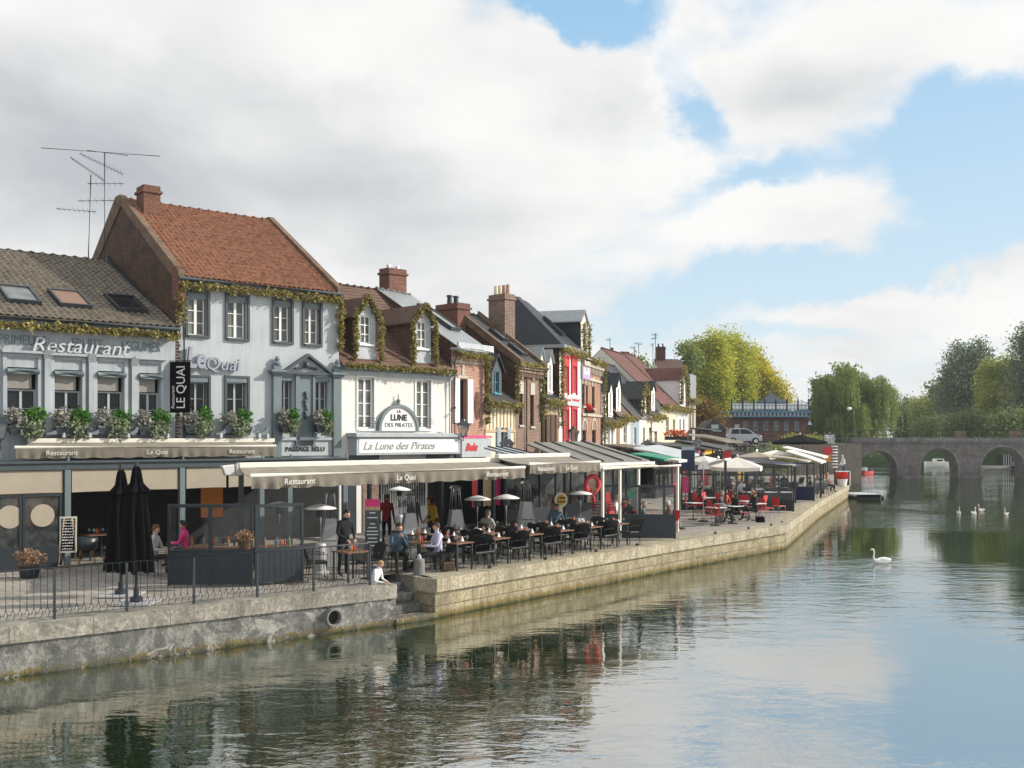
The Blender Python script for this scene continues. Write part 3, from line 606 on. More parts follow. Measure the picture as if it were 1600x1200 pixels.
for t0, xa, xb, ya, yb in ((0, -4, 28, 452, 479), (1, 75, 107, 457, 488), (2, 163, 192, 468, 494)):
    # roof windows laid in the slope
    ez, ry, rz = EZ1, 6.5, 10.25
    u = (f1.U(xa+10, 2)+f1.U(xb+10, 2))/2; ta, tb = .12, .34
    skylight(h1, onroof(ez, ry, rz, u-.5, ta), onroof(ez, ry, rz, u+.5, ta), onroof(ez, ry, rz, u+.5, tb), onroof(ez, ry, rz, u-.5, tb), ('greyglass', 'brown_blind', 'dkglass')[t0])
f = MB(); f.add([(w1-.16, -.35, EZ1-.1), (w1+.0, -.35, EZ1-.1), (w1+.0, 6.5, 10.5), (w1-.16, 6.5, 10.5), (w1-.16, -.35, EZ1-.4), (w1, -.35, EZ1-.4), (w1, 6.5, 10.2), (w1-.16, 6.5, 10.2)], [(0, 1, 2, 3), (0, 4, 5, 1), (0, 3, 7, 4), (1, 5, 6, 2)]); f.build('parapet', M['slate'], h1)
garland('eave_vine', 'yellow-green vine hanging under the gutter of the dark-roofed restaurant', [f1.Wd(u, -.38, EZ1-.30) for u in (0, 2, 4, 6, 8.4)], .13, 420)
# ================================================================ house two: tall grey facade
EZ2 = f2.Z(400, 441, -.2)+.02; w2 = 6.19; RZ2 = 12.44; RY2 = 5.3
holes = []
up = [(293, 324, 458, 524), (355, 386, 463, 529), (428, 455, 470, 534), (475, 500, 474, 538)]
lo = [(293, 325, 590, 676), (354, 386, 591, 676), (438, 458, 588, 677), (493, 514, 590, 677)]
def rect(fr, x0, x1, y0, y1):
    xm = (x0+x1)/2; return (fr.U(x0), fr.U(x1), fr.Z(xm, y1), fr.Z(xm, y0))
upr = [rect(f2, *q) for q in up]; lor = [rect(f2, *q) for q in lo]
h2 = house('townhouse', 'tall light grey restaurant townhouse with orange pantile roof and pediment', f2, w2, 10.6, EZ2, RZ2, 'wall2', 'tile_orange', upr+lor, side='brick_dark', tile=(.185, .31, .06, .014), ry=RY2, over=.22)
for a in upr:
    window(h2, a[0]+.02, a[1]-.05, a[2], a[3]-.16, 'white', 'greyglass', 2, 3, .15, .05); surround(h2, *a, 'trim', .085, .06)
    f = MB(); f.box(a[0]-.0, a[1]+.0, .02, .13, a[3]-.2, a[3]-.001); f.build('blind_box', M['trim2'], h2)
for k, a in enumerate(lor):
    window(h2, a[0]+.02, a[1]-.06, a[2], a[3]-.14, 'wall2', 'dkglass', 2, 3, .17, .04, .02)
    if k < 2: surround(h2, *a, 'trim', .085, .06)
    f = MB(); f.box(a[0]+.005, a[1]-.005, -.04, .13, a[3]-.15, a[3]-.005); f.build('blind_box', M['trim2'], h2)
# portal: pilasters, capitals, pediment
U, Z = f2.U, f2.Z
ua, ub, uc, ud = U(424), U(437), U(518), U(530.5)
zc = Z(470, 582)
for a, b in ((ua, ub), (uc, ud)):
    f = MB(); f.box(a, b, -.16, -.002, 2.9, zc-.12); f.box(a-.07, b+.07, -.24, -.001, zc-.12, zc-.04); f.box(a-.14, b+.14, -.32, -.003, zc-.04, zc+.04); f.box(a-.0, b+.0, -.2, -.002, zc+.04, zc+.2)
    f.lathe([(.11, 0), (.14, .08), (.07, .14), (.1, .24), (.02, .34)], ((a+b)/2, -.13, zc+.2), 10)
    f.build('pilaster', M['trim2'], h2, bevel=.008)
f = MB(); f.box(U(458)+.05, U(466), -.12, -.002, 3.3, zc-.1); f.box(U(487), U(491), -.1, -.002, 3.3, zc-.1); f.box(U(466)+.002, U(487)-.002, -.05, -.002, 3.3, zc-.1); f.build('panel', M['trim2'], h2)
f = MB(); apx = (U(478), Z(478, 553)); l = (ub+.1, zc-.08); r_ = (uc-.05, zc-.08)
f.prism([l, r_, (r_[0], r_[1]+.1), (l[0], l[1]+.1)], -.20, -.003, 'y')
f.prism([(l[0]-.02, l[1]+.10), (l[0]+.14, l[1]+.10), (apx[0], apx[1]-.1), (apx[0], apx[1])], -.24, -.002, 'y'); f.prism([(r_[0]-.12, r_[1]+.10), (r_[0]+.02, r_[1]+.10), (apx[0], apx[1]), (apx[0], apx[1]-.1)], -.24, -.002, 'y')
f.build('pediment', M['trim'], h2)
f = MB(); f.ell((apx[0]-.03, -.1, zc+.27), (.1, .1, .13), 10)
for s in (-1, 1):
    for k in range(4): f.ell((apx[0]-.03+s*(.13+.09*k), -.06, zc+.2-.02*k), (.07, .05, .05), 8)
f.build('carved_ornament', M['trim'], h2, smooth=True)
f = MB()
for k in range(7): f.ell((U(476)+.03*sin(k*2), -.08, Z(476, 615+6*k)), (.06, .05, .09), 8)
f.build('carved_ornament', M['trim'], h2, smooth=True)
f = MB(); f.box(U(428), U(520)-.0, -.12, -.002, Z(475, 688), Z(475, 683)); f.box(U(438), U(518), -.05, -.001, Z(478, 712), Z(478, 689)); f.build('sign_band', M['wall2'], h2)
text('PASSAGE BÉLU', .22, 'dark', h2, (U(476), -.062, Z(476, 702)), width=U(505)-U(444), name='sign_lettering', bold=.004)
# lilac three-dimensional script
sc = M['lilac_grey'] = mat('paint_lilac_grey', (.30, .32, .38), .5, .1, 4, .05, 40)
text('Le', .95, sc, h2, (U(303), -.14, Z(303, 561)), ext=.07, shear=.15, bold=.03, name='script_lettering', width=U(318)-U(289))
text('Quai', .62, sc, h2, (U(345), -.12, Z(345, 570)), ext=.06, shear=.15, name='script_lettering', width=U(372)-U(320))
# brick quoins at the left edge
f = MB()
for k in range(58):
    z = 2.95+k*.105; ww = .15 if k % 2 else .09; f.box(.014, ww, -.012, -.001, z, z+.07)
f.build('quoins', M['red_brick'] if 'red_brick' in M else M['brick_red'], h2)
# gable parapets and chimney
M['coping_st'] = mat('gable_coping', (.13, .075, .055), .9, .3, 2.5, .4, 20, c2=(.20, .14, .09, 1))
f = MB()
for x0 in (-.02, w2-.20):
    y0, z0, y1, z1 = -.25, EZ2-.12, RY2, RZ2+.10
    f.add([(x0, y0, z0+.22), (x0+.22, y0, z0+.22), (x0+.22, y1, z1+.1), (x0, y1, z1+.1), (x0, y0, z0-.25), (x0+.22, y0, z0-.25), (x0+.22, y1, z1-.3), (x0, y1, z1-.3)], [(0, 1, 2, 3), (0, 4, 5, 1), (0, 3, 7, 4), (1, 5, 6, 2), (3, 2, 6, 7)])
    y2 = RY2+.5
    f.add([(x0, y1, z1+.1), (x0+.22, y1, z1+.1), (x0+.22, y2, z1+.1), (x0, y2, z1+.1), (x0, 10.8, EZ2), (x0+.22, 10.8, EZ2), (x0, y1, z1-.4), (x0+.22, y1, z1-.4), (x0, 10.8, EZ2-.4), (x0+.22, 10.8, EZ2-.4)],
          [(0, 1, 2, 3), (3, 2, 5, 4), (6, 0, 3, 4, 8), (1, 7, 9, 5, 2), (0, 6, 7, 1)])
f.build('gable_parapet', M['coping_st'], h2)
f = MB(); f.box(-.05, .26, -.2, .2, EZ2-.9, EZ2+.25); f.build('corbel', M['brick_red'], h2)
chimney(h2, (.75, 4.5), .62, .75, 11, f2.Z(222, 291, 4.5), 'brick_red')
garland('eave_vine', 'yellow-green vine under the gutter of the orange-roofed house', [f2.Wd(u, -.26, EZ2-.30) for u in (.1, 2, 4, 6.1)], .15, 400)
garland('wall_vine', 'strand of yellow vine hanging down the left corner below the orange roof', [f2.Wd(.12, -.15, EZ2-z) for z in (.2, .9, 1.5)], .15, 420)
garland('wall_vine', 'strand of yellow vine hanging down the right corner of the orange-roofed house', [f2.Wd(w2-.02, -.15, EZ2-z) for z in (.2, .9, 1.8, 2.1)], .16, 420)
# ================================================================ house three: white
f3 = Fr(f2.XY(w2), (.688, .726)); w3 = 5.68; U, Z = f3.U, f3.Z
EZ3 = Z(620, 570); RZ3 = 9.96
wn = [rect(f3, 559, 584, 590, 670), rect(f3, 650, 673, 594, 670)]
h3 = house('white_house', 'white rendered restaurant with brown tiled roof and two vine-framed dormers', f3, w3, 8, EZ3, RZ3, 'white_wall', 'tile_brown', wn, side='brick_red', tile=(.22, .22, .015, .015), over=.3, gmat=M['trim2'], prof='flat')
for a in wn:
    window(h3, *a, 'white', 'greyglass', 2, 4, .10, .07); surround(h3, *a, 'white', .08, .04)
    f = MB()
    for k in range(3): f.tube([(a[0]-.02, -.16, a[2]+.2+.1*k), (a[1]+.02, -.16, a[2]+.2+.1*k)], .012, 5)
    f.build('window_rail', M['trim'], h3)
f = MB(); f.box(0.02, w3-.02, -.2, -.002, EZ3-.32, EZ3-.2); f.box(0.02, w3-.02, -.1, -.001, EZ3-.5, EZ3-.32); f.build('cornice', M['wall2'], h3)
sl3 = (RZ3-EZ3)/4
for pxc, ptop in ((571.5, 462), (659.5, 474)):
    uc = U(pxc, .1); z0 = EZ3+.12; zb = f3.Z(pxc, 537 if pxc < 600 else 544, .1); zt = f3.Z(pxc, 493 if pxc < 600 else 502, .1); zp = f3.Z(pxc, ptop, .1)
    hw = zt+.06-z0; yb = (z0+hw-EZ3)/sl3
    dormer(h3, uc, .95, z0, hw, .1, yb, zp-.08-z0-hw, 'wall2', 'tile_brown', 'tile_brown', .5, zb, zt, 'white', 'greyglass', 3, over=.14)
    lab = 'left' if pxc < 600 else 'right'
    garland('dormer_vine', f'vine framing the {lab} dormer of the brown-roofed white house', [f3.Wd(uc+sx*.62, -.08, zz) for sx, zz in ((-1, z0+.0), (-.95, z0+.55), (-.98, z0+hw-.12))]+[f3.Wd(uc, -.08, zp+.02)]+[f3.Wd(uc+sx*.62, -.08, zz) for sx, zz in ((.98, z0+hw-.12), (.95, z0+.5), (1.05, z0-.0))], .11, 420)
garland('eave_vine', 'vine along the gutter of the white house with the arched sign', [f3.Wd(u, -.42, EZ3-.12-.0*u) for u in (.0, 1.2, 3, 4.5, 5.6)], .11, 330)
chimney(h3, (U(614, 4.6), 4.6), 1.0, .7, 9.2, f3.Z(614, 421, 4.6), 'brick_red', 2, 'steel', ph=.16)
# arched sign
f = MB(); c = (U(619.5), Z(619.5, 673)); R = (U(650)-U(590))/2; H = Z(619.5, 634)-c[1]
pts = [(c[0]+R*cos(pi*k/20), c[1]+H*sin(pi*k/20)) for k in range(21)]
f.prism(pts, -.14, -.02, 'y'); o = f.build('arched_sign', M['white'], h3)
f = MB()
for k in range(20):
    a, b = pts[k], pts[k+1]; q = lambda p, s: (c[0]+(p[0]-c[0])*s, c[1]+(p[1]-c[1])*s)
    f.prism([q(a, .93), q(a, 1.05), q(b, 1.05), q(b, .93)], -.2, -.018, 'y')
f.lathe([(.1, 0), (.06, .1), (.09, .16), (.02, .24), (.015, .42)], (c[0], -.11, c[1]+H*1.04), 8); f.build('sign_rim', M['trim2'], o)
text('LA', .17, 'dark', o, (c[0]-.0, -.15, Z(619.5, 643)), name='sign_lettering')
text('LUNE', .33, 'dark', o, (c[0], -.15, Z(619.5, 653)), width=R*.85, bold=.012, name='sign_lettering')
text('DES PIRATES', .24, 'trim2', o, (c[0], -.15, Z(619.5, 664.5)), width=R*1.42, name='sign_lettering')
f = MB(); za, zb_ = Z(625, 710), Z(625, 683); f.box(U(541)+.1, w3+.05, -.5, -.004, za, zb_); f.box(U(541)-.0, w3+.12, -.62, -.003, zb_, zb_+.1); f.box(U(541)+.02, w3+.1, -.56, -.0035, zb_+.1, zb_+.16)
o = f.build('fascia_sign', M['wall2'], h3, bevel=.01); f = MB(); f.box(U(548), w3-.1, -.515, -.5, za+.08, zb_-.06); f.build('fascia_panel', M['white'], o)
M['script_grey'] = mat('paint_script_grey', (.36, .37, .36), .5, .1, 4, .05, 40)
text('La Lune des Pirates', .42, 'script_grey', o, (U(625, -.52), -.525, (za+zb_)/2), shear=.35, width=3.6, ext=.012, name='script_lettering')
# ground-floor openings of the white house: shuttered bays and a barred window
for a, b in ((545, 590), (666, 706)): f = MB(); f.box(U(a), U(b), -.1, -.002, 2.5, za-.02); f.build('roller_shutter', M['trim'], h3)
f = MB(); f.box(U(592), U(664), -.03, -.002, .9, 2.75); f.build('shop_window', M['dkglass'], h3)
for a, b, m_ in ((544, 556, 'dark'), (566, 590, 'brick_brown'), (668, 690, 'inside'), (693, 703, 'dark')):
    f = MB(); f.box(U(a), U(b), -.04, -.0025, 0, 2.45); f.build('shop_door', M[m_], h3)
f = MB()
for k in range(26): u = U(592)+.05+k*(U(664)-U(592)-.1)/25; f.tube([(u, -.08, .9), (u, -.08, 2.7)], .012, 5)
f.build('window_bars', M['white'], h3)
# ================================================================ house four: narrow pink brick with zinc roof
f4 = Fr(f3.XY(w3), (.545, .838)); w4 = 2.41; U, Z = f4.U, f4.Z
a = rect(f4, 722-4.5, 722+7, 592, 661)
EZ4 = 7.5
h4 = house('narrow_brick_house', 'narrow pink brick house with white shutters and a grey zinc roof', f4, w4, 8, EZ4, 10.0, 'brick_pink', 'zinc', [a], side='brick_dark', prof='flat', tile=(.5, 9, 0, 0), over=.35, gmat=M['zinc'])
window(h4, *a, 'wood', 'dkglass', 1, 1, .12)
for s, u0, u1 in ((0, a[0]-.42, a[0]-.03), (1, a[1]+.03, a[1]+.40)):
    f = MB(); f.box(u0, u1, -.06, -.015, a[2], a[3])
    for k in range(14): z = a[2]+.08+k*(a[3]-a[2]-.16)/14; f.box(u0+.05, u1-.05, -.075, -.058, z, z+.06)
    f.build('shutter', M['white'], h4)
f = MB(); f.box(-.05, w4+.1, -.42, -.34, EZ4-.28, EZ4+.02); f.box(-.05, w4+.1, -.34, -.003, EZ4-.28, EZ4-.2); f.build('eave_board', M['wall2'], h4)
f = MB(); f.box(a[0]-.1, a[1]+.1, -.02, -.002, a[3]+.02, a[3]+.14); f.box((a[0]+a[1])/2-.08, (a[0]+a[1])/2+.08, -.03, -.001, a[3]+.14, a[3]+.6); f.box(.1, w4-.1, -.04, -.002, EZ4-.8, EZ4-.68)
f.build('brick_trim', M['stone'], h4)
f = MB(); f.ell((U(745), 0, Z(745, 634)), (.22, .05, .62), 16); f.build('oval_niche', M['brick_red'], h4)
skylight(h4, onroof(EZ4, 4, 10, 1.3, .25), onroof(EZ4, 4, 10, 2.0, .25), onroof(EZ4, 4, 10, 2.0, .72), onroof(EZ4, 4, 10, 1.3, .72), 'greyglass')
f = MB(); f.box(U(711), U(757), -.35, -.003, Z(735, 714), Z(735, 685)); o = f.build('fascia_sign', M['wall2'], h4); text('Belu', .42, 'red_paint', o, (U(736, -.35), -.36, Z(736, 699, -.35)), shear=.35, bold=.02, ext=.012, width=.9, name='script_lettering')
f = MB(); f.box(U(711), U(757), -.4, -.352, Z(735, 684), Z(735, 681)); f.build('sign_light_strip', M['pink'], o)
garland('eave_vine', 'vine under the eave of the narrow pink brick house', [f4.Wd(u, -.36, EZ4-.42) for u in (.0, 1.2, 2.5)], .15, 350)
garland('wall_vine', 'strand of vine hanging down the right side of the narrow pink brick house', [f4.Wd(w4-.06, -.22, EZ4-.4-z) for z in (0, 1, 2, 2.9)], .13, 330)
# ================================================================ house five: low half-timbered
f5 = Fr(f4.XY(w4), (.48, .877)); w5 = 2.78; U, Z = f5.U, f5.Z
EZ5 = Z(782, 626)+.05
a = (U(781)-.0, U(781)+.55, 1.9, Z(781, 668))
M['timber_wall'] = mat('cream_boards', (.68, .62, .48), .85, .15, 3, .2, 20, streak=.3)
h5 = house('half_timbered_house', 'small cream half-timbered house with low eaves and a blue dormer', f5, w5, 8, EZ5, 8.3, 'timber_wall', 'tile_dark', [a], side='brick_dark', prof='flat', tile=(.3, .25, 0, .015), over=.3, gmat=M['wall2'])
window(h5, *a, 'blue_pale', 'dkglass', 2, 1, .12)
f = MB()
for k in range(9):
    x = .12+k*(w5-.24)/8; f.box(x-.035, x+.035, -.03, -.002, Z(782, 671), EZ5-.35)
f.box(.02, w5-.02, -.045, -.001, Z(782, 673)-.06, Z(782, 671)); f.box(.03, .12, -.03, -.002, 0, Z(782, 674)); f.box(w5-.12, w5-.03, -.03, -.002, 0, Z(782, 674)); f.build('timber_frame', M['wood_pale'], h5)
for u0 in (a[0]-.34, a[1]+.02):
    f = MB(); f.box(u0, u0+.32, -.07, -.02, a[2], a[3])
    for k in range(18): z = a[2]+.06+k*(a[3]-a[2]-.1)/18; f.box(u0+.04, u0+.28, -.085, -.068, z, z+.05)
    f.build('shutter', M['blue_pale'], h5)
dz = EZ5+.15
dormer(h5, U(776, .2), .9, dz, 1.25, .2, 2.1, .6, 'trim', 'slate', 'slate', .42, dz+.15, dz+1.1, 'blue_cyan', 'dkglass', 2)
garland('eave_vine', 'vine along the low eave of the cream half-timbered house', [f5.Wd(u, -.4, EZ5-.2) for u in (-.1, 1.2, 2.8)], .16, 330)
# ================================================================ house six: brown brick
f6 = Fr(f5.XY(w5), (.42, .907)); w6 = 2.95; U, Z = f6.U, f6.Z
EZ6 = 7.1; RZ6 = 9.55
ws = [(U(811), U(816.5), Z(813, 664), Z(813, 615)), (U(828.5), U(834), Z(831, 666), Z(831, 617))]
h6 = house('brick_house', 'brown brick house with a big chimney stack and tall narrow windows', f6, w6, 6.6, EZ6, RZ6, 'brick_brown', 'tile_dark', ws, side='brick_dark', prof='flat', tile=(.3, .25, 0, .015), over=.25, ry=3.3, gmat=M['stone'])
for a in ws:
    window(h6, *a, 'wood_dark', 'dkglass', 1, 3, .1); f = MB(); f.box(a[0]-.05, a[1]+.05, -.05, -.002, a[3], a[3]+.55); f.lathe([(.1, 0), (.1, .3), (.02, .6)], ((a[0]+a[1])/2, -.03, a[3]+.7), 8); f.build('window_trim', M['stone'], h6); f = MB(); f.box(a[0]-.06, a[1]+.06, -.08, -.003, a[2]-.1, a[2]); f.build('window_sill', M['stone'], h6)
f = MB(); f.tube([(U(820.5), -.08, 2), (U(820.5), -.08, EZ6-.3)], .05, 6); f.build('downpipe', M['wood_dark'], h6)
f = MB()
for k in range(16): x = .1+k*(w6-.2)/15; f.box(x-.04, x+.04, -.16, -.002, EZ6-.7, EZ6-.5)
f.box(.02, w6-.02, -.2, -.001, EZ6-.5, EZ6-.4); f.build('cornice', M['brick_brown'], h6)
f = MB()
for x0, x1 in ((-.05, .2), (w6-.2, w6+.05)):
    f.add([(x0, -.3, EZ6+.05), (x1, -.3, EZ6+.05), (x1, 3.3, RZ6+.3), (x0, 3.3, RZ6+.3), (x0, -.3, EZ6-.3), (x1, -.3, EZ6-.3), (x1, 3.3, RZ6-.1), (x0, 3.3, RZ6-.1)], [(0, 1, 2, 3), (0, 4, 5, 1), (0, 3, 7, 4), (1, 5, 6, 2), (3, 2, 6, 7)])
f.build('gable_parapet', M['coping_st'], h6)
for t in (.12, .42): skylight(h6, onroof(EZ6, 3.3, RZ6, 1.5, t), onroof(EZ6, 3.3, RZ6, 2.2, t), onroof(EZ6, 3.3, RZ6, 2.2, t+.22), onroof(EZ6, 3.3, RZ6, 1.5, t+.22), 'greyglass')
c1 = P(707.5, 500, 48.1); c2 = P(784, 500, 50.4)
def wl(fr, p): q = Vector((p.x, p.y))-fr.o; return (q.dot(fr.d), q.dot(fr.n))
chimney(h6, wl(f6, c1), .8, 1.55, 8.2, CZ-QZ+(HZ-476)/F*48.1, 'brick_red', 2, 'dark', ph=.42, pr=.13, rz=-.35)
q = chimney(h6, wl(f6, c2), .7, 1.15, 8.0, CZ-QZ+(HZ-461)/F*50.4, 'brick_brown', 0, rz=-.35)
for k in range(4):
    s = MB(); s.M = Matrix.Translation((*wl(f6, c2), 0)) @ Matrix.Rotation(-.35, 4, 'Z'); zt = CZ-QZ+(HZ-461)/F*50.4
    s.lathe([(.1, zt), (.085, zt+.45), (.1, zt+.46)], (0, -.42+.28*k, 0), 8); s.build('chimney_pot', M['brick_pink' if k < 2 else 'cream_wall'], q)
garland('eave_vine', 'vine along the eave of the brown brick house with the big chimney', [f6.Wd(u, -.28, EZ6-.1) for u in (-.1, 1.5, 3.0)], .17, 330)
garland('wall_vine', 'vine climbing the left corner of the brown brick house', [f6.Wd(0, -.12, EZ6-.2-z) for z in (0, .8, 1.6, 2.2)], .14, 300)
garland('wall_vine', 'vine climbing the right corner of the brown brick house', [f6.Wd(w6, -.12, EZ6-.2-z) for z in (0, .8, 1.6, 2.4)], .14, 300)
# ================================================================ house seven: timber front
f7 = Fr(f6.XY(w6), (.36, .933)); w7 = 2.8; U, Z = f7.U, f7.Z
EZ7 = Z(858, 620)
a = (U(843.5), U(851), 1.8, Z(848, 647)); M['tan_wall'] = mat('render_tan', (.40, .31, .20), .85, .2, 3, .2, 20, streak=.3)
h7 = house('timber_front_house', 'small tan house with brown folding shutters beside the red and white house', f7, w7, 7, EZ7, 8.0, 'tan_wall', 'slate', [a], side='brick_dark', prof='flat', tile=(.3, .25, 0, .01), over=.25, gmat=M['stone'])
window(h7, *a, 'wood_dark', 'dkglass', 2, 2, .12)
f = MB()
for k in range(5): f.box(a[1]+.05+k*.34, a[1]+.36+k*.34, -.09+.03*(k % 2), -.03+.03*(k % 2), 1.8, a[3])
f.build('folding_shutter', M['wood_dark'], h7)
f = MB(); f.box(.02, w7-.02, -.2, -.002, EZ7-.5, EZ7-.36)
for k in range(7): x = .1+k*(w7-.2)/6; f.box(x-.03, x+.03, -.03, -.001, a[3]+.1, EZ7-.5)
f.build('timber_frame', M['stone'], h7)
for px_ in (845.5, 859.5):
    dormer(h7, U(px_, .15), .75, EZ7+.05, 1.75, .15, 1.9, .55, 'white', 'zinc', 'slate', .36, EZ7+.3, EZ7+1.6, 'white', 'greyglass', 3, over=.06)
garland('eave_vine', 'vine along the low eave of the small tan house', [f7.Wd(u, -.36, EZ7-.25) for u in (-.1, 1.5, 2.9)], .2, 330)
# ================================================================ house eight: red and white, hipped slate roof
f8 = Fr(f7.XY(w7), (.29, .957)); w8 = 4.9; U, Z = f8.U, f8.Z
EZ8 = Z(890, 549)+.1; ws = []
for a, b in ((880, 886.5), (893, 899.5)):
    ws.append((U(a), U(b), Z(a+3, 614), Z(a+3, 572))); ws.append((U(a), U(b), Z(a+3, 690), Z(a+3, 640)))
h8 = house('red_white_house', 'tall white house with bright red window frames under a hipped slate roof', f8, w8, 5.4, EZ8, EZ8, 'white_wall', 'slate', ws, side='brick_dark', roof=False)
for a in ws:
    window(h8, *a, 'red_paint', 'red_paint' if False else 'dkglass', 1, 3, .1, .16)
    f = MB(); t = .16; f.box(a[0]-t, a[0]-.005, -.08, -.002, a[2]-.1, a[3]+.45); f.box(a[1]+.005, a[1]+t, -.08, -.002, a[2]-.1, a[3]+.45); f.box(a[0]-.005, a[1]+.005, -.07, -.001, a[3]+.005, a[3]+.45); f.box(a[0]-t-.08, a[1]+t+.08, -.14, -.003, a[3]+.45, a[3]+.55)
    for k in range(8):
        z = a[2]+k*(a[3]-a[2])/8; f.box(a[1]-.5, a[1]-.02, .05, .09, z+.03, z+.2)
    f.build('window_surround', M['red_paint'], h8)
f = MB(); f.box(.3, w8-.4, -.12, -.04, Z(890, 634), Z(890, 620)); f.build('ornament_panel', M['wall2'], h8)
r = MB(); e = .25; zt = 11.05; p = [(-e, -e, EZ8), (w8+e, -e, EZ8), (w8+e, 5.4+e, EZ8), (-e, 5.4+e, EZ8), (1.3, 2.7, zt), (3.5, 2.7, zt)]
for q in ((0, 1, 5, 4), (2, 3, 4, 5)): sheet(r, p[q[0]], p[q[1]], p[q[2]], p[q[3]], 12, 14, 0, .012, 0, 'flat')
r.add([p[3], p[0], p[4], p[1], p[2], p[5]], [(0, 1, 2), (3, 4, 5)]); r.build('roof', M['slate'], h8)
f = MB(); f.box(-e-.05, w8+e+.05, -e-.1, -e, EZ8-.12, EZ8+.06); f.box(-e-.1, -e, -e, 5.4, EZ8-.12, EZ8+.05); f.build('gutter', M['zinc'], h8)
skylight(h8, *[Vector(p[0]).lerp(Vector(p[1]), u).lerp(Vector(p[4]).lerp(Vector(p[5]), u), t)+Vector((0, 0, .05)) for u, t in ((.45, .25), (.6, .25), (.6, .6), (.45, .6))])
chimney(h8, (4.2, 3.6), .6, .6, 9, 11.4, 'brick_dark')
garland('eave_vine', 'vine along the cornice of the red and white house', [f8.Wd(u, -.3, EZ8-.1) for u in (-.1, 2.5, 5.0)], .2, 330)
garland('wall_vine', 'vine climbing the left edge of the red and white house', [f8.Wd(-.0, -.16, EZ8-z) for z in (0, 1, 2, 3, 4)], .17, 260)
# ================================================================ house nine: brick with arched windows
f9 = Fr(f8.XY(w8), (.29, .957)); w9 = 5.5; U, Z = f9.U, f9.Z
EZ9 = Z(925, 562); M['brick_band'] = brickmat('brick_orange', (.36, .18, .12), (.28, .13, .09), (.40, .33, .26), dirt=.15)
ws = [(U(910), U(913.5), Z(912, 634), Z(912, 600)), (U(915.5), U(918.5), Z(917, 636), Z(917, 602)), (U(925), U(929), Z(927, 638), Z(927, 604)), (U(910), U(916), Z(913, 692), Z(913, 672)), (U(925), U(931), Z(928, 692), Z(928, 672))]
h9 = house('arched_brick_house', 'ornate orange brick house with arched windows and a tall vine-covered dormer', f9, w9, 8, EZ9, 10.3, 'brick_band', 'slate', ws, side='brick_dark', prof='flat', tile=(.3, .25, 0, .012), over=.2, gmat=M['stone'])
for a in ws:
    window(h9, *a, 'wood_dark', 'dkglass', 1, 2, .1); f = MB(); c = ((a[0]+a[1])/2, a[3]-.0); rr = (a[1]-a[0])/2+.05
    for k in range(8):
        t0, t1 = pi*k/8, pi*(k+1)/8; f.prism([(c[0]+rr*cos(t0), c[1]+rr*sin(t0)), (c[0]+(rr+.16)*cos(t0), c[1]+(rr+.16)*sin(t0)), (c[0]+(rr+.16)*cos(t1), c[1]+(rr+.16)*sin(t1)), (c[0]+rr*cos(t1), c[1]+rr*sin(t1))], -.04, -.002, 'y')
    f.box(a[0]-.1, a[1]+.1, -.1, -.003, a[2]-.12, a[2]-.01); f.build('window_arch', M['stone'], h9)
f = MB()
for py in (651, 596): z = Z(925, py); f.box(.02, w9-.02, -.1, -.002, z, z+.14)
f.box(.02, w9-.02, -.2, -.001, EZ9-.5, EZ9-.3)
for k in range(14): x = .2+k*(w9-.4)/13; f.box(x-.06, x+.06, -.14, -.0015, EZ9-.85, EZ9-.5)
f.build('string_course', M['stone'], h9)
f = MB(); f.box(U(907.5), U(919), -.12, -.003, Z(913, 592), Z(913, 573)); o = f.build('sign_board', M['lilac'], h9); q = MB(); [q.box(U(908.5)+k*.19, U(908.5)+k*.19+.1, -.14, -.121, Z(913, 586), Z(913, 577)+.12*sin(k*1.3)) for k in range(8)]; q.build('sign_lettering', M['white'], o)
dz = EZ9+.0; dormer(h9, U(912, .1), 1.5, dz, 2.1, .1, 3.2, .55, 'cream2', 'zinc', 'slate', .6, dz+.4, dz+1.8, 'white', 'dkglass', 2, over=.25)
uu = U(912, .1)
garland('wall_vine', 'vine covering the left post of the tall dormer on the arched brick house', [f9.Wd(uu-.6, -.1, EZ9+z) for z in (-.3, .8, 1.9)], .17, 260)
garland('wall_vine', 'vine covering the right post of the tall dormer on the arched brick house', [f9.Wd(uu+.6, -.1, EZ9+z) for z in (-.3, .8, 1.9)], .17, 260)
garland('eave_vine', 'vine along the eave of the ornate arched brick house', [f9.Wd(u, -.3, EZ9-.1) for u in (1.7, 3.5, 5.5)], .22, 300)
garland('wall_vine', 'long strand of vine at the right corner of the arched brick house', [f9.Wd(w9-.05, -.2, EZ9-z) for z in (.3, 1.5, 3, 4.5, 6)], .2, 220)
# ================================================================ the row of small far houses
fr = Fr(f9.XY(w9), (.36, .933)); U, Z = fr.U, fr.Z
def small(name, label, x0, x1, ye, rise, D, wm, rm, wins, side='brick_dark', **kw):
    u0, u1 = U(x0), U(x1); f_ = Fr(fr.XY(u0), fr.d); w = u1-u0; ez = Z((x0+x1)/2, ye)
    hl = [(U(a)-u0, U(b)-u0, Z((a+b)/2, d), Z((a+b)/2, c)) for a, b, c, d in wins]
    h = house(name, label, f_, w, D, ez, ez+rise, wm, rm, hl, side=side, prof='flat', tile=(.4, .3, 0, .015), over=.25, gmat=M['stone'], **kw)
    for a in hl: window(h, *a, 'white', 'dkglass', 2, 2, .1, .07)
    return h, f_, w, ez
hA, fa, wa, ea = small('small_white_house', 'small white house with a steep slate roof and two pointed dormers', 940.5, 963, 656, 3.2, 7, 'white_wall', 'slate', [(949, 953, 668, 694), (955, 958.5, 669, 695)])
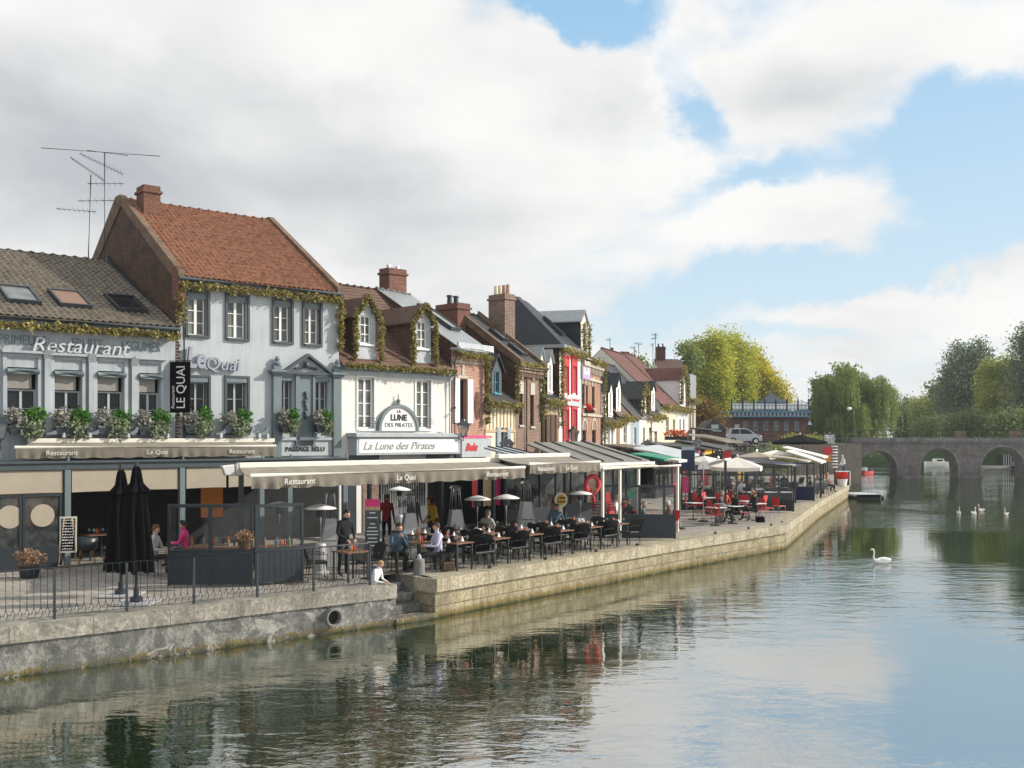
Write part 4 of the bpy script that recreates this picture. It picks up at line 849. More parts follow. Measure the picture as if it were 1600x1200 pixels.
for u in (.28, .75): dormer(hA, wa*u, 1.0, ea+.05, 1.8, .15, 1.9, .8, 'white', 'slate', 'slate', .45, ea+.4, ea+1.7, 'white', 'greyglass', 2, over=.08)
hB, fb, wb, eb = small('small_timber_house', 'small house with a rust-coloured door frame and cream wall', 963, 985, 648, 3.6, 7, 'cream2', 'tile_brown', [(973.5, 979.5, 662, 693)])
f = MB(); f.box(.05, .75, -.04, -.002, .5, eb-.4); f.build('timber_panel', M['wood'], hB)
dormer(hB, wb*.3, 1.1, eb+.05, 1.8, .15, 1.9, .8, 'white', 'slate', 'slate', .45, eb+.4, eb+1.7, 'white', 'greyglass', 2, over=.08)
hC, fc, wc, ec = small('small_blue_house', 'small pale blue house in the far row', 985, 999, 647, 3.6, 7, 'blue_pale', 'tile_dark', [(990, 994.5, 668, 695)])
hD, fd, wd, ed = small('small_pale_house', 'small off-white house with a vine-framed gable dormer', 999, 1012, 646, 3.4, 7, 'cream2', 'tile_dark', [(1004, 1008, 668, 695)])
dormer(hD, wd*.55, 1.5, ed+.0, 1.1, .0, 1.6, 1.0, 'cream2', 'tile_dark', 'tile_dark', .5, ed+.2, ed+1.0, 'white', 'greyglass', 2, over=.1)
garland('dormer_vine', 'vine over the gable dormer of the small off-white house', [fd.Wd(wd*.55+s*.85, -.15, ed+z) for s, z in ((-1, 0), (-.9, 1.0), (0, 2.15), (.9, 1.0), (1, 0))], .17, 220, .12)
hE, fe, we, ee = small('small_yellow_house', 'small butter-yellow house with two windows in the far row', 1012, 1031, 646, 3.6, 7, 'cream_wall', 'slate', [(1014, 1019, 668, 697), (1022, 1027, 668, 697)])
f = MB(); f.box(we*.25, we*.8, -.1, -.01, ee-1.3, ee-.6); o = f.build('sign_board', M['cream2'], hE)
for u in (.6,): dormer(hE, we*u, 1.1, ee+.05, 1.7, .15, 1.9, .6, 'white', 'slate', 'slate', .45, ee+.4, ee+1.5, 'white', 'greyglass', 2, over=.08)
hF, ff, wf, ef = small('tall_cream_house', 'taller cream house with its pale gable wall facing the terraces', 1031, 1058, 632, 4.2, 9, 'cream_wall', 'tile_red', [(1040, 1045, 653, 680), (1051, 1055, 655, 682)], side='cream2')
f = MB(); f.box(wf*.3, wf*.95, -.3, -.002, Z(1045, 702)-.0, Z(1045, 694)); f.build('sign_board', M['yellow'], hF)
hG, fg, wg, eg = small('white_dormer_house', 'white house with a tall white dormer and red roof at the far end', 1058, 1075, 636, 4.4, 9, 'white_wall', 'tile_red', [(1061.5, 1064, 655, 690), (1067, 1069.5, 655, 690)], side='cream2')
dormer(hG, wg*.5, 2.2, eg+.0, 2.3, .0, 2.6, .9, 'white', 'tile_red', 'white', 1.3, eg+.3, eg+2.1, 'white', 'greyglass', 2, over=.15)
hH, fh, wh, eh = small('stone_end_house', 'tall beige stone house closing the far end of the row', 1075, 1087, 622, 3.0, 9, 'stone', 'slate', [(1077, 1079.5, 645, 672), (1081.5, 1084, 645, 672)], side='stone')
f = MB(); f.box(.1, wh, -.25, -.002, eh-.5, eh); f.box(wh*.1, wh*.9, -.1, .9, eh, eh+2.0); f.build('parapet', M['zinc'], hH)
for lab, f_, w, e in (('small white house with pointed dormers', fa, wa, ea), ('small house with the rust-coloured panel', fb, wb, eb), ('butter-yellow house', fe, we, ee), ('taller cream house', ff, wf, ef), ('white house with the tall dormer', fg, wg, eg), ('beige end house', fh, wh, eh)):
    garland('eave_vine', f'pale vine along the eave of the {lab}', [f_.Wd(u, -.4, e-.2) for u in (0, w/2, w)], .24, 200, .13)
garland('wall_vine', 'vine arching over the tall white dormer at the far end', [fg.Wd(wg*.5+s*1.3, -.2, eg+z) for s, z in ((-1, .2), (-1, 2.0), (0, 3.4), (1, 2.0), (1.1, .2))], .2, 150, .13)
# houses behind the row
def back(name, label, px0, px1, Y, ytop, yeave, wm, rm, turn=0., D=8, ch=0):
    a, b = P(px0, 685, Y), P(px1, 685, Y*(1+turn)); dv = Vector((b.x-a.x, b.y-a.y)); f_ = Fr((a.x, a.y), dv); ez = CZ-QZ+(HZ-yeave)/F*Y; rz = CZ-QZ+(HZ-ytop)/F*Y*1.03
    h = house(name, label, f_, dv.length, D, ez, rz, wm, rm, (), prof='flat', tile=(.5, .35, 0, .02), over=.2, gutter=False)
    for k in range(ch): chimney(h, (dv.length*(.25+.5*k), D/2), 1.0, .7, rz-.8, rz+1.5, 'brick_dark', 2, 'dark')
    return h
back('back_house', 'dark slate roofed house behind the small far houses', 948, 1004, 98, 582, 606, 'brick_dark', 'slate', .1, 8, 1)
back('back_house', 'house with a long grey roof rising behind the far row', 1000, 1046, 106, 569, 590, 'brick_red', 'tile_dark', .1, 8, 2)
back('back_house', 'red tiled house behind the white dormer house', 1030, 1068, 97, 578, 604, 'brick_red', 'tile_red', .1, 8, 1)
back('back_house', 'brown gabled house rising behind the end of the row', 1030, 1072, 112, 562, 580, 'cream2', 'tile_brown', .0, 8, 1)
def pipe(root, u, z1, m='trim2', y=-.1, z0=2.9, r_=.045):
    f = MB(); f.tube([(u, y, z0), (u, y, z1-.25), (u, y-.12, z1)], r_, 8)
    for k in range(3): z = z0+.4+k*(z1-z0-.8)/2; f.lathe([(r_+.015, z), (r_+.015, z+.06)], (u, y, 0), 8)
    f.build('downpipe', M[m], root)
pipe(h2, .24, EZ2-.35, 'trim'); pipe(h3, w3-.18, EZ3-.3, 'wall2'); pipe(h4, .12, EZ4-.5, 'trim', z0=2.6); pipe(h8, w8-.2, EZ8-.3, 'zinc', z0=2.5); pipe(h9, w9-.3, EZ9-.6, 'dark', z0=2.5)
# ================================================================ aerials
def aerial(label, px, yb, yt, Y, arms, lean=0, name='aerial'):
    b = P(px, yb, Y); t = P(px+lean, yt, Y); r = thing(name, label, 'aerial', b, 0, 'television aerials on the roofs'); k = max(.022, Y*.00042)
    mb = MB(); mb.tube([(0, 0, 0), t-b], k, 6); mb.build('mast', M['dark'], r)
    for (x0, y0, x1, y1, el) in arms:
        a = P(x0, y0, Y)-b; c = P(x1, y1, Y)-b; mb = MB(); mb.tube([a, c], k*.7, 5)
        for i in range(el):
            q = a.lerp(c, (i+.5)/el); dn_ = Vector((.25, -1, .1)).normalized()*(.22+.012*i)*(Y/38); mb.tube([q-dn_, q+dn_], k*.35, 4)
        mb.build('antenna', M['dark'], r)
    return r
aerial('tall roof aerial with one very long boom above the brick gable', 163.5, 410, 238, 38.5, [(64, 231, 250, 244, 0), (136, 235, 200, 243, 0), (137, 287, 193, 287, 6), (122, 314, 178, 313, 5), (125, 240, 192, 272, 12)])
aerial('shorter roof aerial left of the long boom one', 138, 405, 273, 38.5, [(88, 326, 150, 331, 8), (110, 246, 163, 282, 12)], 4)
aerial('thin aerial above the slate roofs, leftmost of the far ones', 953, 560, 531, 95, [(948, 530, 954, 531, 3)])
aerial('thin aerial behind the far row, second from the left', 991, 570, 542, 100, [(985, 542, 992, 544, 3)])
aerial('thin tall aerial behind the far row with a wide top boom', 998, 570, 537, 100, [(991, 536, 1003, 538, 4)])
aerial('tallest aerial of the far roofs with two arms', 1024, 570, 521, 104, [(1019, 522, 1027, 524, 3), (1018, 529, 1026, 528, 3)])
aerial('short aerial beside the tallest one on the far roofs', 1020, 570, 538, 104, [(1017, 537, 1021, 539, 2)])
aerial('bent old aerial on the slate roof by the tall zinc dormer', 880, 512, 497, 60, [(866, 493, 884, 500, 5)])
# ================================================================ veranda and awnings of the left restaurant
fv = Fr(f1.XY(0, -3.5), d1); U, Z = fv.U, fv.Z; WV = U(541)
vr = thing('veranda', 'long anthracite glazed veranda in front of the two grey restaurant houses', 'veranda', (fv.o.x, fv.o.y, QZ), fv.ang)
zt, zb = 2.92, 2.70
f = MB(); f.box(0, WV, -.08, .08, zb, zt); f.box(0, WV, -.14, -.082, zt-.04, zt+.03); f.build('beam', M['trim'], vr, bevel=.01)
for px in (105, 284, 408, 452, 538): u = U(px); f = MB(); f.box(u-.08, u+.08, -.07, .07, 0, zb-.002); f.lathe([(.04, zt+.03), (.03, zt+.1), (.05, zt+.12), (.01, zt+.15)], (u, -.1, 0), 8); f.build('post', M['trim2'], vr, bevel=.008)
f = MB(); f.box(0, WV, .081, 3.42, zt-.1, zt-.02); f.build('flat_roof', M['dark'], vr)
for a, b in ((-30, 98), (112, 278), (291, 353), (357, 402)):
    f = MB(); f.box(U(a), U(b), -.02, .0, 2.08, zb-.01); f.tube([(U(a), -.01, 2.08), (U(b), -.01, 2.08)], .02, 6); f.build('blind', M['blind'], vr)
f = MB(); f.box(0, 14.6, 3.38, 3.46, 0, 2.8); f.build('dark_backing', M['inside'], vr)  # near-black sheet added so the veranda interior reads as shade
M['door_glass'] = clearglass('glass_smoked', (.35, .33, .31), .2)
ga, gb = U(33), U(97)
for a, b in ((U(-40), U(34)), (U(35), U(97))):
    f = MB(); f.box(a, a+.07, -.03, .03, 0, 2.05); f.box(b-.07, b, -.03, .03, 0, 2.05); f.box(a+.07, b-.07, -.03, .03, 1.98, 2.05); f.box(a+.07, b-.07, -.03, .03, .0, .62); o = f.build('glazed_door', M['dark'], vr)
    g = MB(); g.quad((a+.06, 0, .6), (b-.06, 0, .6), (b-.06, 0, 2), (a+.06, 0, 2)); g.build('pane', M['door_glass'], o)
    c = (a+b)/2+(.28 if a < ga-.5 else .0); g = MB(); g.M = Matrix.Translation((c, -.012, 1.46)) @ Matrix.Rotation(pi/2, 4, 'X'); g.lathe([(.31, 0), (.31, .006)], (0, 0, 0), 32); g.build('round_sticker', M['blind'], o)
# orange inner wall seen through the glass
f = MB(); f.box(U(45), U(45)+1.3, 2.3, 2.36, 1.0, 2.6); f.build('inner_panel', M['orange'], vr)
f = MB(); f.box(U(360), U(395), 2.2, 2.26, 1.0, 2.4); f.build('inner_panel', M['orange'], vr)
def wavy(mb, u0, u1, y, z0, z1, amp, wl, n, m=0, yslope=0):
    vs = []
    for i in range(n+1):
        u = u0+(u1-u0)*i/n; 
        for j in range(4):
            t = j/3; ph = u*2*pi/wl; a = amp*t*(.6+.4*sin(u*1.7)); vs.append((u, y-yslope*t+a*sin(ph+.6*sin(u*3)), z1+(z0-z1)*t+(.015*sin(ph*.5) if j == 3 else 0)))
    mb.add(vs, [(i*4+j, i*4+j+1, (i+1)*4+j+1, (i+1)*4+j) for i in range(n) for j in range(3)], m)
def awning(name, label, fr, u0, u1, off0, off1, zf, zback, vh, fabric='awning', texts=(), twin=False, posts=(), cat='awning', amp=.03, wl=.33, bar='awn_white', boxz=.14, skew=0.):
    """retractable awning: front bar at offset off0 and height zf, cassette at offset off1 and height zback"""
    o = fr.XY(u0, off0); r = thing(name, label, cat, (o.x, o.y, QZ), fr.ang); w = u1-u0; D = off1-off0
    f = MB(); n = max(4, int(w/.25)); vs = []
    for i in range(n+1):
        for j in range(5):
            t = j/4; vs.append((w*i/n+skew*t, D*t, zf+(zback-.06-zf)*t-.05*sin(pi*t)+.008*sin(i*1.9)))
    f.add(vs, [(i*5+j, (i+1)*5+j, (i+1)*5+j+1, i*5+j+1) for i in range(n) for j in range(4)])
    f.add([(a, b, c-.012) for a, b, c in vs], [(i*5+j, i*5+j+1, (i+1)*5+j+1, (i+1)*5+j) for i in range(n) for j in range(4)])
    f.build('fabric', M[fabric], r)
    f = MB(); f.tube([(0, -.03, zf+.02), (w, -.03, zf+.02)], .045, 8); f.build('front_bar', M[bar], r)
    f = MB(); f.box(-.05+skew, w+.05+skew, D-.09, D+.09, zback-boxz/2, zback+boxz/2); f.build('cassette', M[bar], r, bevel=.02)
    if vh:
        f = MB(); wavy(f, .03, w-.03, -.06, zf-vh, zf-.01, amp, wl, int(w/.04)); v = f.build('valance', M['valance'] if fabric == 'awning' else M[fabric], r, smooth=True)
        for s, uc, sz in texts:
            text(s, sz, 'letter_pale', v, (uc-u0, -.06-amp-.02, zf-vh*.5), ext=.004, name='awning_lettering', shear=.05)
    if twin:
        f = MB(); vs2 = [(a+2*skew*(D-b)/D, 2*D-b, c) for a, b, c in vs]; f.add(vs2, [(i*5+j, i*5+j+1, (i+1)*5+j+1, (i+1)*5+j) for i in range(n) for j in range(4)]); f.build('rear_fabric', M[fabric], r)
    for k in range(int(w/2.2)+1):
        u = min(w-.3, .3+k*2.2); f = MB(); f.tube([(u+skew, D-.05, zback-.1), (u+skew*.5, D*.5, (zf+zback)/2-.16), (u, 0, zf-.03)], .022, 5); f.build('arm', M['alu'], r)
    for u in posts:
        f = MB(); f.box(u-u0-.05, u-u0+.05, D-.05, D+.05, 0, zback-.08); f.build('post', M['dark'], r)
    return r
U, Z = f2.U, f2.Z
awning('awning', 'taupe awning lettered Restaurant Le Quai above the veranda, below the window boxes', f1, f1.U(22, -2.4), f1.U(430, -2.4), -2.4, -.32, 3.30, 3.50, .30, 'awning', [('Restaurant', f1.U(95, -2.4), .2), ('Le Quai', f1.U(244, -2.4), .2), ('Restaurant', f1.U(376, -2.4), .2)], skew=.95)
# quayside canopy, twin awning on posts
fc1 = Fr((-6.28, 24.5), (.686, .727)); uE = fc1.U(819)
awning('awning', 'long taupe twin awning lettered Restaurant Le Quai over the riverside tables', fc1, 0, uE, 0, 2.3, 2.66, 2.86, .31, 'awning', [('Restaurant', fc1.U(463), .21), ('Le Quai', fc1.U(629), .21), ('Restaurant', fc1.U(772), .21)], True, (1.2, fc1.U(577, 2.3), fc1.U(690, 2.3), uE+1.0), amp=.075, wl=.42, skew=1.15)
f = MB(); o = fc1.XY(1.0, 2.3)
c0 = thing('awning_end_lamp', 'grey winged end cap with lamp on the post of the long taupe awning', 'lamp', (o.x, o.y, QZ+2.72), fc1.ang)
for s in (-1, 1):
    f = MB(); f.prism([(s*.03, -.14), (s*.3, -.10), (s*.40, .14), (s*.03, .17)], -.06, .06, 'y'); f.build('lamp_wing', M['alu'], c0, bevel=.02)
fc2 = Fr((.42, 31.66), (.625, .781)); uE2 = fc2.U(936)
awning('awning', 'shorter taupe awning lettered Restaurant Le Quai to the right of the long one', fc2, .12, uE2, 0, 2.0, 2.76, 2.98, .30, 'awning', [('Restaurant', fc2.U(848), .2), ('Le Quai', fc2.U(888), .2)], False, (uE2+.8,), amp=.05, skew=.95)
o = fc2.XY(uE2+.15); fc3 = Fr((o.x, o.y), (.625, .781)); uE3 = fc3.U(1062)
r = awning('awning', 'white-edged canopy above the glass screen and red chairs', fc3, 0, uE3, 0, 1.2, 2.52, 2.62, 0, 'awn_white', (), False, (), boxz=.1)
for px in (945, 972, 1001, 1062): f = MB(); u = fc3.U(px); f.box(u-.04, u+.04, .05, .13, 0, 2.5); f.build('post', M['awn_white'], r)
def slab(name, label, P4, mt, th=.08, cat='awning', posts=(), edge=None, ribs=0, ribm='dark', pm='dark', group=None):
    """thick panel on four world corners (front-left, front-right, back-right, back-left)"""
    P4 = [Vector(p) for p in P4]; o = Vector((P4[0].x, P4[0].y, QZ)); r = thing(name, label, cat, o, 0, group); q = [p-o for p in P4]
    f = MB(); d = Vector((0, 0, th)); f.add(q+[p-d for p in q], [(0, 1, 2, 3), (7, 6, 5, 4), (0, 4, 5, 1), (1, 5, 6, 2), (2, 6, 7, 3), (3, 7, 4, 0)]); f.build('panel', M[mt], r)
    if edge: f = MB(); f.tube([q[0]-d*.5, q[1]-d*.5], th*.62, 8); f.build('front_bar', M[edge], r)
    for i in range(ribs):
        t = (i+.5)/ribs; f = MB(); f.tube([q[0].lerp(q[1], t)+d*.3, q[3].lerp(q[2], t)+d*.3], .035, 4); f.build('rib', M[ribm], r)
    for i in posts:
        p = q[i]; f = MB(); f.box(p.x-.05, p.x+.05, p.y-.05+.08, p.y+.05+.08, 0, p.z-th); f.build('post', M[pm], r)
    return r
def FZ(fr, u, off, z): return fr.Wd(u, off, z)
slab('pergola_roof', 'grey panelled pergola roof behind the shorter taupe awning', [FZ(fc2, 2.6, 2.1, 2.92), FZ(fc2, uE2, 2.1, 2.92), FZ(fc2, uE2+.6, 4.4, 3.26), FZ(fc2, 3.2, 4.4, 3.26)], 'wall2', .07, 'pergola', (), None, 3, 'trim')
slab('pergola_roof', 'pergola roof with dark ribs behind the white-edged canopy', [FZ(fc3, .1, 1.25, 2.72), FZ(fc3, uE3-.1, 1.25, 2.72), FZ(fc3, uE3+2.0, 5.6, 3.46), FZ(fc3, 1.7, 4.6, 3.40)], 'pergola', .07, 'pergola', (), None, 4, 'dark')
# glazed front of the middle restaurants, set back under the awnings
fm = Fr(f3.XY(w3-.1, -3.2), (.60, .80)); U, Z = fm.U, fm.Z; WM = U(1000)
r = thing('glazed_terrace', 'dark framed glazed terrace with coloured curtains behind the parasol heaters', 'veranda', (fm.o.x, fm.o.y, QZ), fm.ang)
f = MB(); f.box(0, WM, -.06, .06, 2.45, 2.75); f.box(0, WM, -.06, .06, 0, .78); f.build('frame', M['dark'], r)
k = 0
while k*1.15 < WM: f = MB(); u = k*1.15; f.box(u-.05, u+.05, -.05, .05, .782, 2.448); f.build('post', M['dark'], r); k += 1
g = MB(); g.quad((0, 0, .78), (WM, 0, .78), (WM, 0, 2.45), (0, 0, 2.45)); g.build('pane', M['door_glass'], r)
f = MB(); f.box(0, WM, 3.0, 3.1, 0, 2.7); f.build('dark_backing', M['inside'], r); f = MB(); f.box(0, WM, .06, 3.0, 2.66, 2.74); f.build('flat_roof', M['dark'], r)  # another near-black sheet, standing for the shade behind the panes
for px, wd, c in ((742, .35, 'red_paint'), (765, .8, 'flower_orange'), (778, .4, 'pink'), (795, .35, 'green_paint'), (815, .7, 'cream2'), (868, .4, 'white'), (880, .35, 'pink'), (905, .35, 'wood'), (958, 1.6, 'yellow'), (985, .6, 'green_paint')):
    f = MB(); u = U(px, .5); wavy(f, u-wd/2, u+wd/2, .5, .95, 2.4, .05, .16, 16); f.build('curtain', M[c if c != 'flower_orange' else 'wood_pale'], r, smooth=True)
# ================================================================ glass screens of the terraces
def screen(label, a, b, h, low, n=2, mt='dark', lowm=None, name='glass_screen', top=True):
    a = Vector(a); b = Vector(b); dv = Vector((b.x-a.x, b.y-a.y)); r = thing(name, label, 'screen', (a.x, a.y, QZ), atan2(dv.y, dv.x)); L = dv.length
    f = MB(); f.box(0, L, -.03, .03, h-.08, h); f.box(0, L, -.03, .03, low-.0, low+.06); f.box(0, .07, -.029, .029, .03, h-.082); f.box(L-.07, L, -.029, .029, .03, h-.082)
    for k in range(1, n): f.box(L*k/n-.045, L*k/n+.045, -.028, .028, .03, h-.081)
    f.build('frame', M[mt], r, bevel=.006)
    f = MB(); f.box(.071, L-.071, -.02, .02, .05, low-.002); f.build('lower_panel', M[lowm or mt], r)
    g = MB(); g.quad((.06, 0, low), (L-.06, 0, low), (L-.06, 0, h-.04), (.06, 0, h-.04)); g.build('pane', M['clear'], r)
    return r
def gp(px, Y): return ((px-800)/F*Y, Y)
screen('anthracite glass screen with two unequal bays, left of the terrace corner', gp(262, 24.6), gp(395, 24.75), 1.99, .84, 2)
screen('anthracite glass screen set at the right of the terrace corner', gp(398, 24.8), gp(474, 25.5), 1.97, .84, 1)
screen('dark glass screen behind the row of black chairs below the white-edged canopy', gp(943, 36.4), gp(1056, 36.1), 1.92, .83, 2, lowm='dark')
screen('dark framed glass screen behind the three seated women', gp(1064, 50.2), gp(1218, 49.7), 1.85, .5, 3)
screen('dark glass screen end section right of the red chairs', gp(1217, 49.9), gp(1241, 49.5), 1.1, .55, 1)
screen('navy based glass screen standing far along the terrace edge', gp(1240, 58.4), gp(1273, 57.9), 2.2, .78, 1, lowm='navy')
screen('tall dark glass screen behind the far cream parasol', gp(1150, 56.5), gp(1238, 56.0), 2.1, .6, 3)
f = MB(); p = gp(983, 36.2); f.box(p[0]-.0, p[0]+.16, p[1]-.0, p[1]+.01, QZ+1.45, QZ+1.72); tag(f.build('exit_notice', M['green_paint']), 'small green notice on the glass screen beside the red chairs', 'sign')
# ================================================================ far awnings, parasols and pergolas
def W3(px, py, Y): return P(px, py, Y)
def fawn(label, a, b, Y, D, mt, edge, posts=(0, 1), cat='awning', dz=0., **k):
    (xa, ya), (xb, yb) = a, b; A_, B_ = P(xa, ya, Y), P(xb, yb, Y*.99)
    C_ = B_+Vector((D*.36, D*.93, dz)); D_ = A_+Vector((D*.36, D*.93, dz)); return slab('awning', label, [A_, B_, C_, D_], mt, .1, cat, posts, edge, **k)
fawn('beige pergola roof over the far terrace, in front of the pale houses', (990, 699), (1060, 715), 47, 5, 'wall2', 'cream2', (1,), dz=.1)
fawn('green topped awning half hidden by the ribbed pergola', (985, 708), (1038, 717), 43, 3, 'green_paint', 'green_paint', (1,))
fawn('white boxed awning end beside the navy panel', (1043, 717), (1062, 719), 42, 1.5, 'awn_white', 'awn_white', (1,))
fawn('navy awning in front of the far row, below the yellow signboard', (1035, 702), (1078, 706), 52, 2.5, 'navy', 'navy', (1,))
fawn('dark awning with lamp on top beyond the navy awning', (1066, 689), (1128, 701), 60, 5, 'tile_dark', 'dark', (1,))
fawn('beige edged pergola above the dark awning', (1076, 678), (1140, 690), 68, 6, 'tile_grey', 'cream2', (1,))
fawn('green-grey awning highest of the far pergolas', (1080, 668), (1114, 672), 78, 4, 'trim', 'trim', (1,))
fawn('white strip awning left of the cream parasol', (1096, 727), (1134, 716), 46, 1.5, 'awn_white', 'awn_white', (1,))
fawn('dark tent roof with white edge behind the cream parasol', (1160, 719), (1243, 726), 57, 3.5, 'navy', 'awn_white', (0, 1))
fawn('white awning far along the terrace', (1228, 704), (1283, 722), 62, 4, 'awn_white', 'awn_white', (1,))
fawn('second white awning just behind the first far white one', (1222, 698), (1287, 714), 67, 4, 'awn_white', 'awn_white', (1,))
fawn('cream awning with brown edge above the navy based screen', (1205, 712), (1262, 720), 60, 3, 'blind', 'cream2', (1,))
# small dark gabled kiosk roof
p = P(1117, 672, 84); r = thing('kiosk', 'dark gabled kiosk behind the far pergolas', 'kiosk', (p.x, p.y, QZ)); f = MB(); w_, z0, z1 = 1.05, p.z-QZ, P(1117, 655, 84).z-QZ
f.prism([(-w_, z0), (w_, z0), (.1, z1), (-.1, z1)], 0, 4, 'y'); f.build('roof', M['tile_dark'], r); f = MB(); f.box(-w_+.1, w_-.1, .2, 3.8, 0, z0-.01); f.build('wall', M['wood_dark'], r); f = MB(); f.box(-.3, .3, -.04, -.002, z0+.1, z0+.45); f.build('sign_board', M['wall2'], r)
def parasol(label, px, Y, ytop, yrim, hw, mt, sides=4, rot=0., closed=False, top='steel', group=None):
    p = P(px, 685, Y); zt = CZ-QZ+(HZ-ytop)/F*Y; zr = CZ-QZ+(HZ-yrim)/F*Y
    r = thing('parasol', label, 'parasol', (p.x, p.y, QZ), rot, group); f = MB(); vs = [(0, 0, zt)]; n = sides*4
    for i in range(n):
        a = 2*pi*i/n; k = 1/max(abs(cos((a % (2*pi/sides))-pi/sides)), .1)*cos(pi/sides) if True else 1; rr = hw*k*1.0; vs.append((rr*cos(a), rr*sin(a), zr-(.04 if i % 4 else 0)))
    m_ = len(vs); f.add(vs+[(x, y, z-.16) for x, y, z in vs[1:]], [(0, 1+i, 1+(i+1) % n) for i in range(n)]+[(1+i, m_+i, m_+(i+1) % n, 1+(i+1) % n) for i in range(n)]); f.build('canopy', M[mt], r)
    f = MB(); f.tube([(0, 0, 0), (0, 0, zt-.02)], .035, 8); f.build('pole', M['alu'], r); f = MB(); f.lathe([(.05, zt-.01), (.06, zt+.06), (.02, zt+.14)], (0, 0, 0), 8); f.build('finial', M[top], r)
    f = MB(); f.lathe([(.28, 0), (.28, .06), (.06, .1)], (0, 0, 0), 12); f.build('base', M['dark'], r)
    for i in range(sides):
        a = 2*pi*i/sides; f = MB(); f.tube([(0, 0, zt-.08), (hw*cos(a)*.98, hw*sin(a)*.98, zr-.03)], .012, 4); f.build('rib', M['dark'], r)
    return r
parasol('cream square parasol over the glass screen of the far terrace', 1152, 48, 714, 729, 1.55, 'awn_white', 4, .5)
parasol('smaller cream parasol left of the larger cream one', 1122, 52, 717, 727, 1.1, 'awn_white', 4, .2)
parasol('large black parasol with a white hub beside the stone retaining wall', 1250, 74, 679, 690, 2.0, 'black', 8, 0, top='white')
# closed black parasols on the left
def closed(label, px, Yb, ytop, ybot, base=True, rz=0):
    p = gp(px, Yb); zt = CZ-QZ+(HZ-ytop)/F*Yb; zl = CZ-QZ+(HZ-ybot)/F*Yb; r = thing('closed_parasol', label, 'parasol', (p[0], p[1], QZ), rz, 'closed black parasols')
    f = MB(); n = 48; prof = [(0, .04), (.04, .08), (.16, .12), (.24, .26), (.26, .19), (.5, .24), (.8, .29), (1.0, .33)]
    vs = []
    for t, rr in prof:
        for i in range(n):
            a = 2*pi*i/n; q = rr*(1+.24*sin(a*8+2*sin(t*3))+.08*sin(a*5+t*9)); vs.append((q*cos(a), q*sin(a)*.8, zt-(zt-zl)*t-(.04*sin(a*8) if t > .9 else 0)))
    k = len(prof); f.add(vs, [(j*n+i, j*n+(i+1) % n, (j+1)*n+(i+1) % n, (j+1)*n+i) for j in range(k-1) for i in range(n)]+[tuple(range(n)), tuple((k-1)*n+i for i in range(n-1, -1, -1))]); f.build('folded_canopy', M['black'], r)
    f = MB(); f.tube([(0, 0, 0), (0, 0, zt+.1)], .045, 10); f.build('pole', M['dark'], r); f = MB(); f.lathe([(.14, 0), (.14, .12), (.06, .16), (.06, .3)], (0, 0, 0), 14); f.build('base', M['dark'], r)
    f = MB(); f.box(-.42, .42, -.42, .42, .0, .035); f.build('base_plate', M['alu'], r)
closed('closed black parasol with the taller top, right one of the two', 213, 22.2, 728, 893)
closed('closed black parasol, the slightly shorter one on the left', 189, 23.3, 733, 890)
# ================================================================ railing
r = thing('quay_railing', 'thin black iron railing with a honeycomb foot along the quay edge', 'railing', (QL[1].x, QL[1].y, QZ), 0)
ln = Fr(QL[1]+left_n(QL[1], QL[2])*.22, QL[2]-QL[1]); o = ln.o-QL[1]
r.location = (ln.o.x, ln.o.y, QZ); r.rotation_euler = (0, 0, ln.ang)
pu = [ln.U(px) for px in (-130, -25, 85, 198, 303, 402, 490, 578)]
hgt = 1.02
for u in pu: f = MB(); f.box(u-.022, u+.022, -.022, .022, -.01, hgt-.02); f.build('post', M['dark'], r)
f = MB(); f.tube([(pu[0], 0, hgt), (pu[-1]-.05, 0, hgt), (pu[-1]+.01, 0, hgt-.06)], .024, 6); f.build('top_rail', M['dark'], r)
for a, b in zip(pu, pu[1:]):
    f = MB(); n = 9; s = (b-a)/(n+1); zt = .16; zz = .06
    for k in range(1, n+1):
        u = a+s*k; f.tube([(u, 0, hgt), (u, 0, .26)], .008, 4)
    for k in range(0, n+1):
        u = a+s*k; um = u+s/2
        f.tube([(u if k else a, 0, .26), (u+s*.28, 0, .16), (um+s*.22, 0, .16), (u+s, 0, .26)], .008, 4)
        f.tube([(u+s*.28, 0, .16), (u+s*.05, 0, .06)], .008, 4)
    f.tube([(a, 0, .06), (b, 0, .06)], .006, 4)
    f.build('rail_panel', M['dark'], r)
# outfall pipe
ql = Fr(QL[1], QL[2]-QL[1]); u = ql.U(518); zc = CZ+(HZ-964)/F*ql.XY(u).y
r = thing('outfall_pipe', 'round concrete outfall pipe sticking out of the grey quay wall', 'pipe', (ql.XY(u).x, ql.XY(u).y, zc), ql.ang)
f = MB(); f.M = Matrix.Rotation(pi/2, 4, 'X'); n = 24
f.lathe([(.16, -.3), (.215, -.3), (.215, .14), (.205, .16), (.175, .16), (.165, .14), (.16, -.2)], (0, 0, 0), 24); f.build('pipe', M['concrete'], r, smooth=False)
f = MB(); f.M = Matrix.Rotation(pi/2, 4, 'X'); f.lathe([(.16, -.1), (.16, .02)], (0, 0, 0), 24); f.build('pipe_mouth', M['inside'], r)
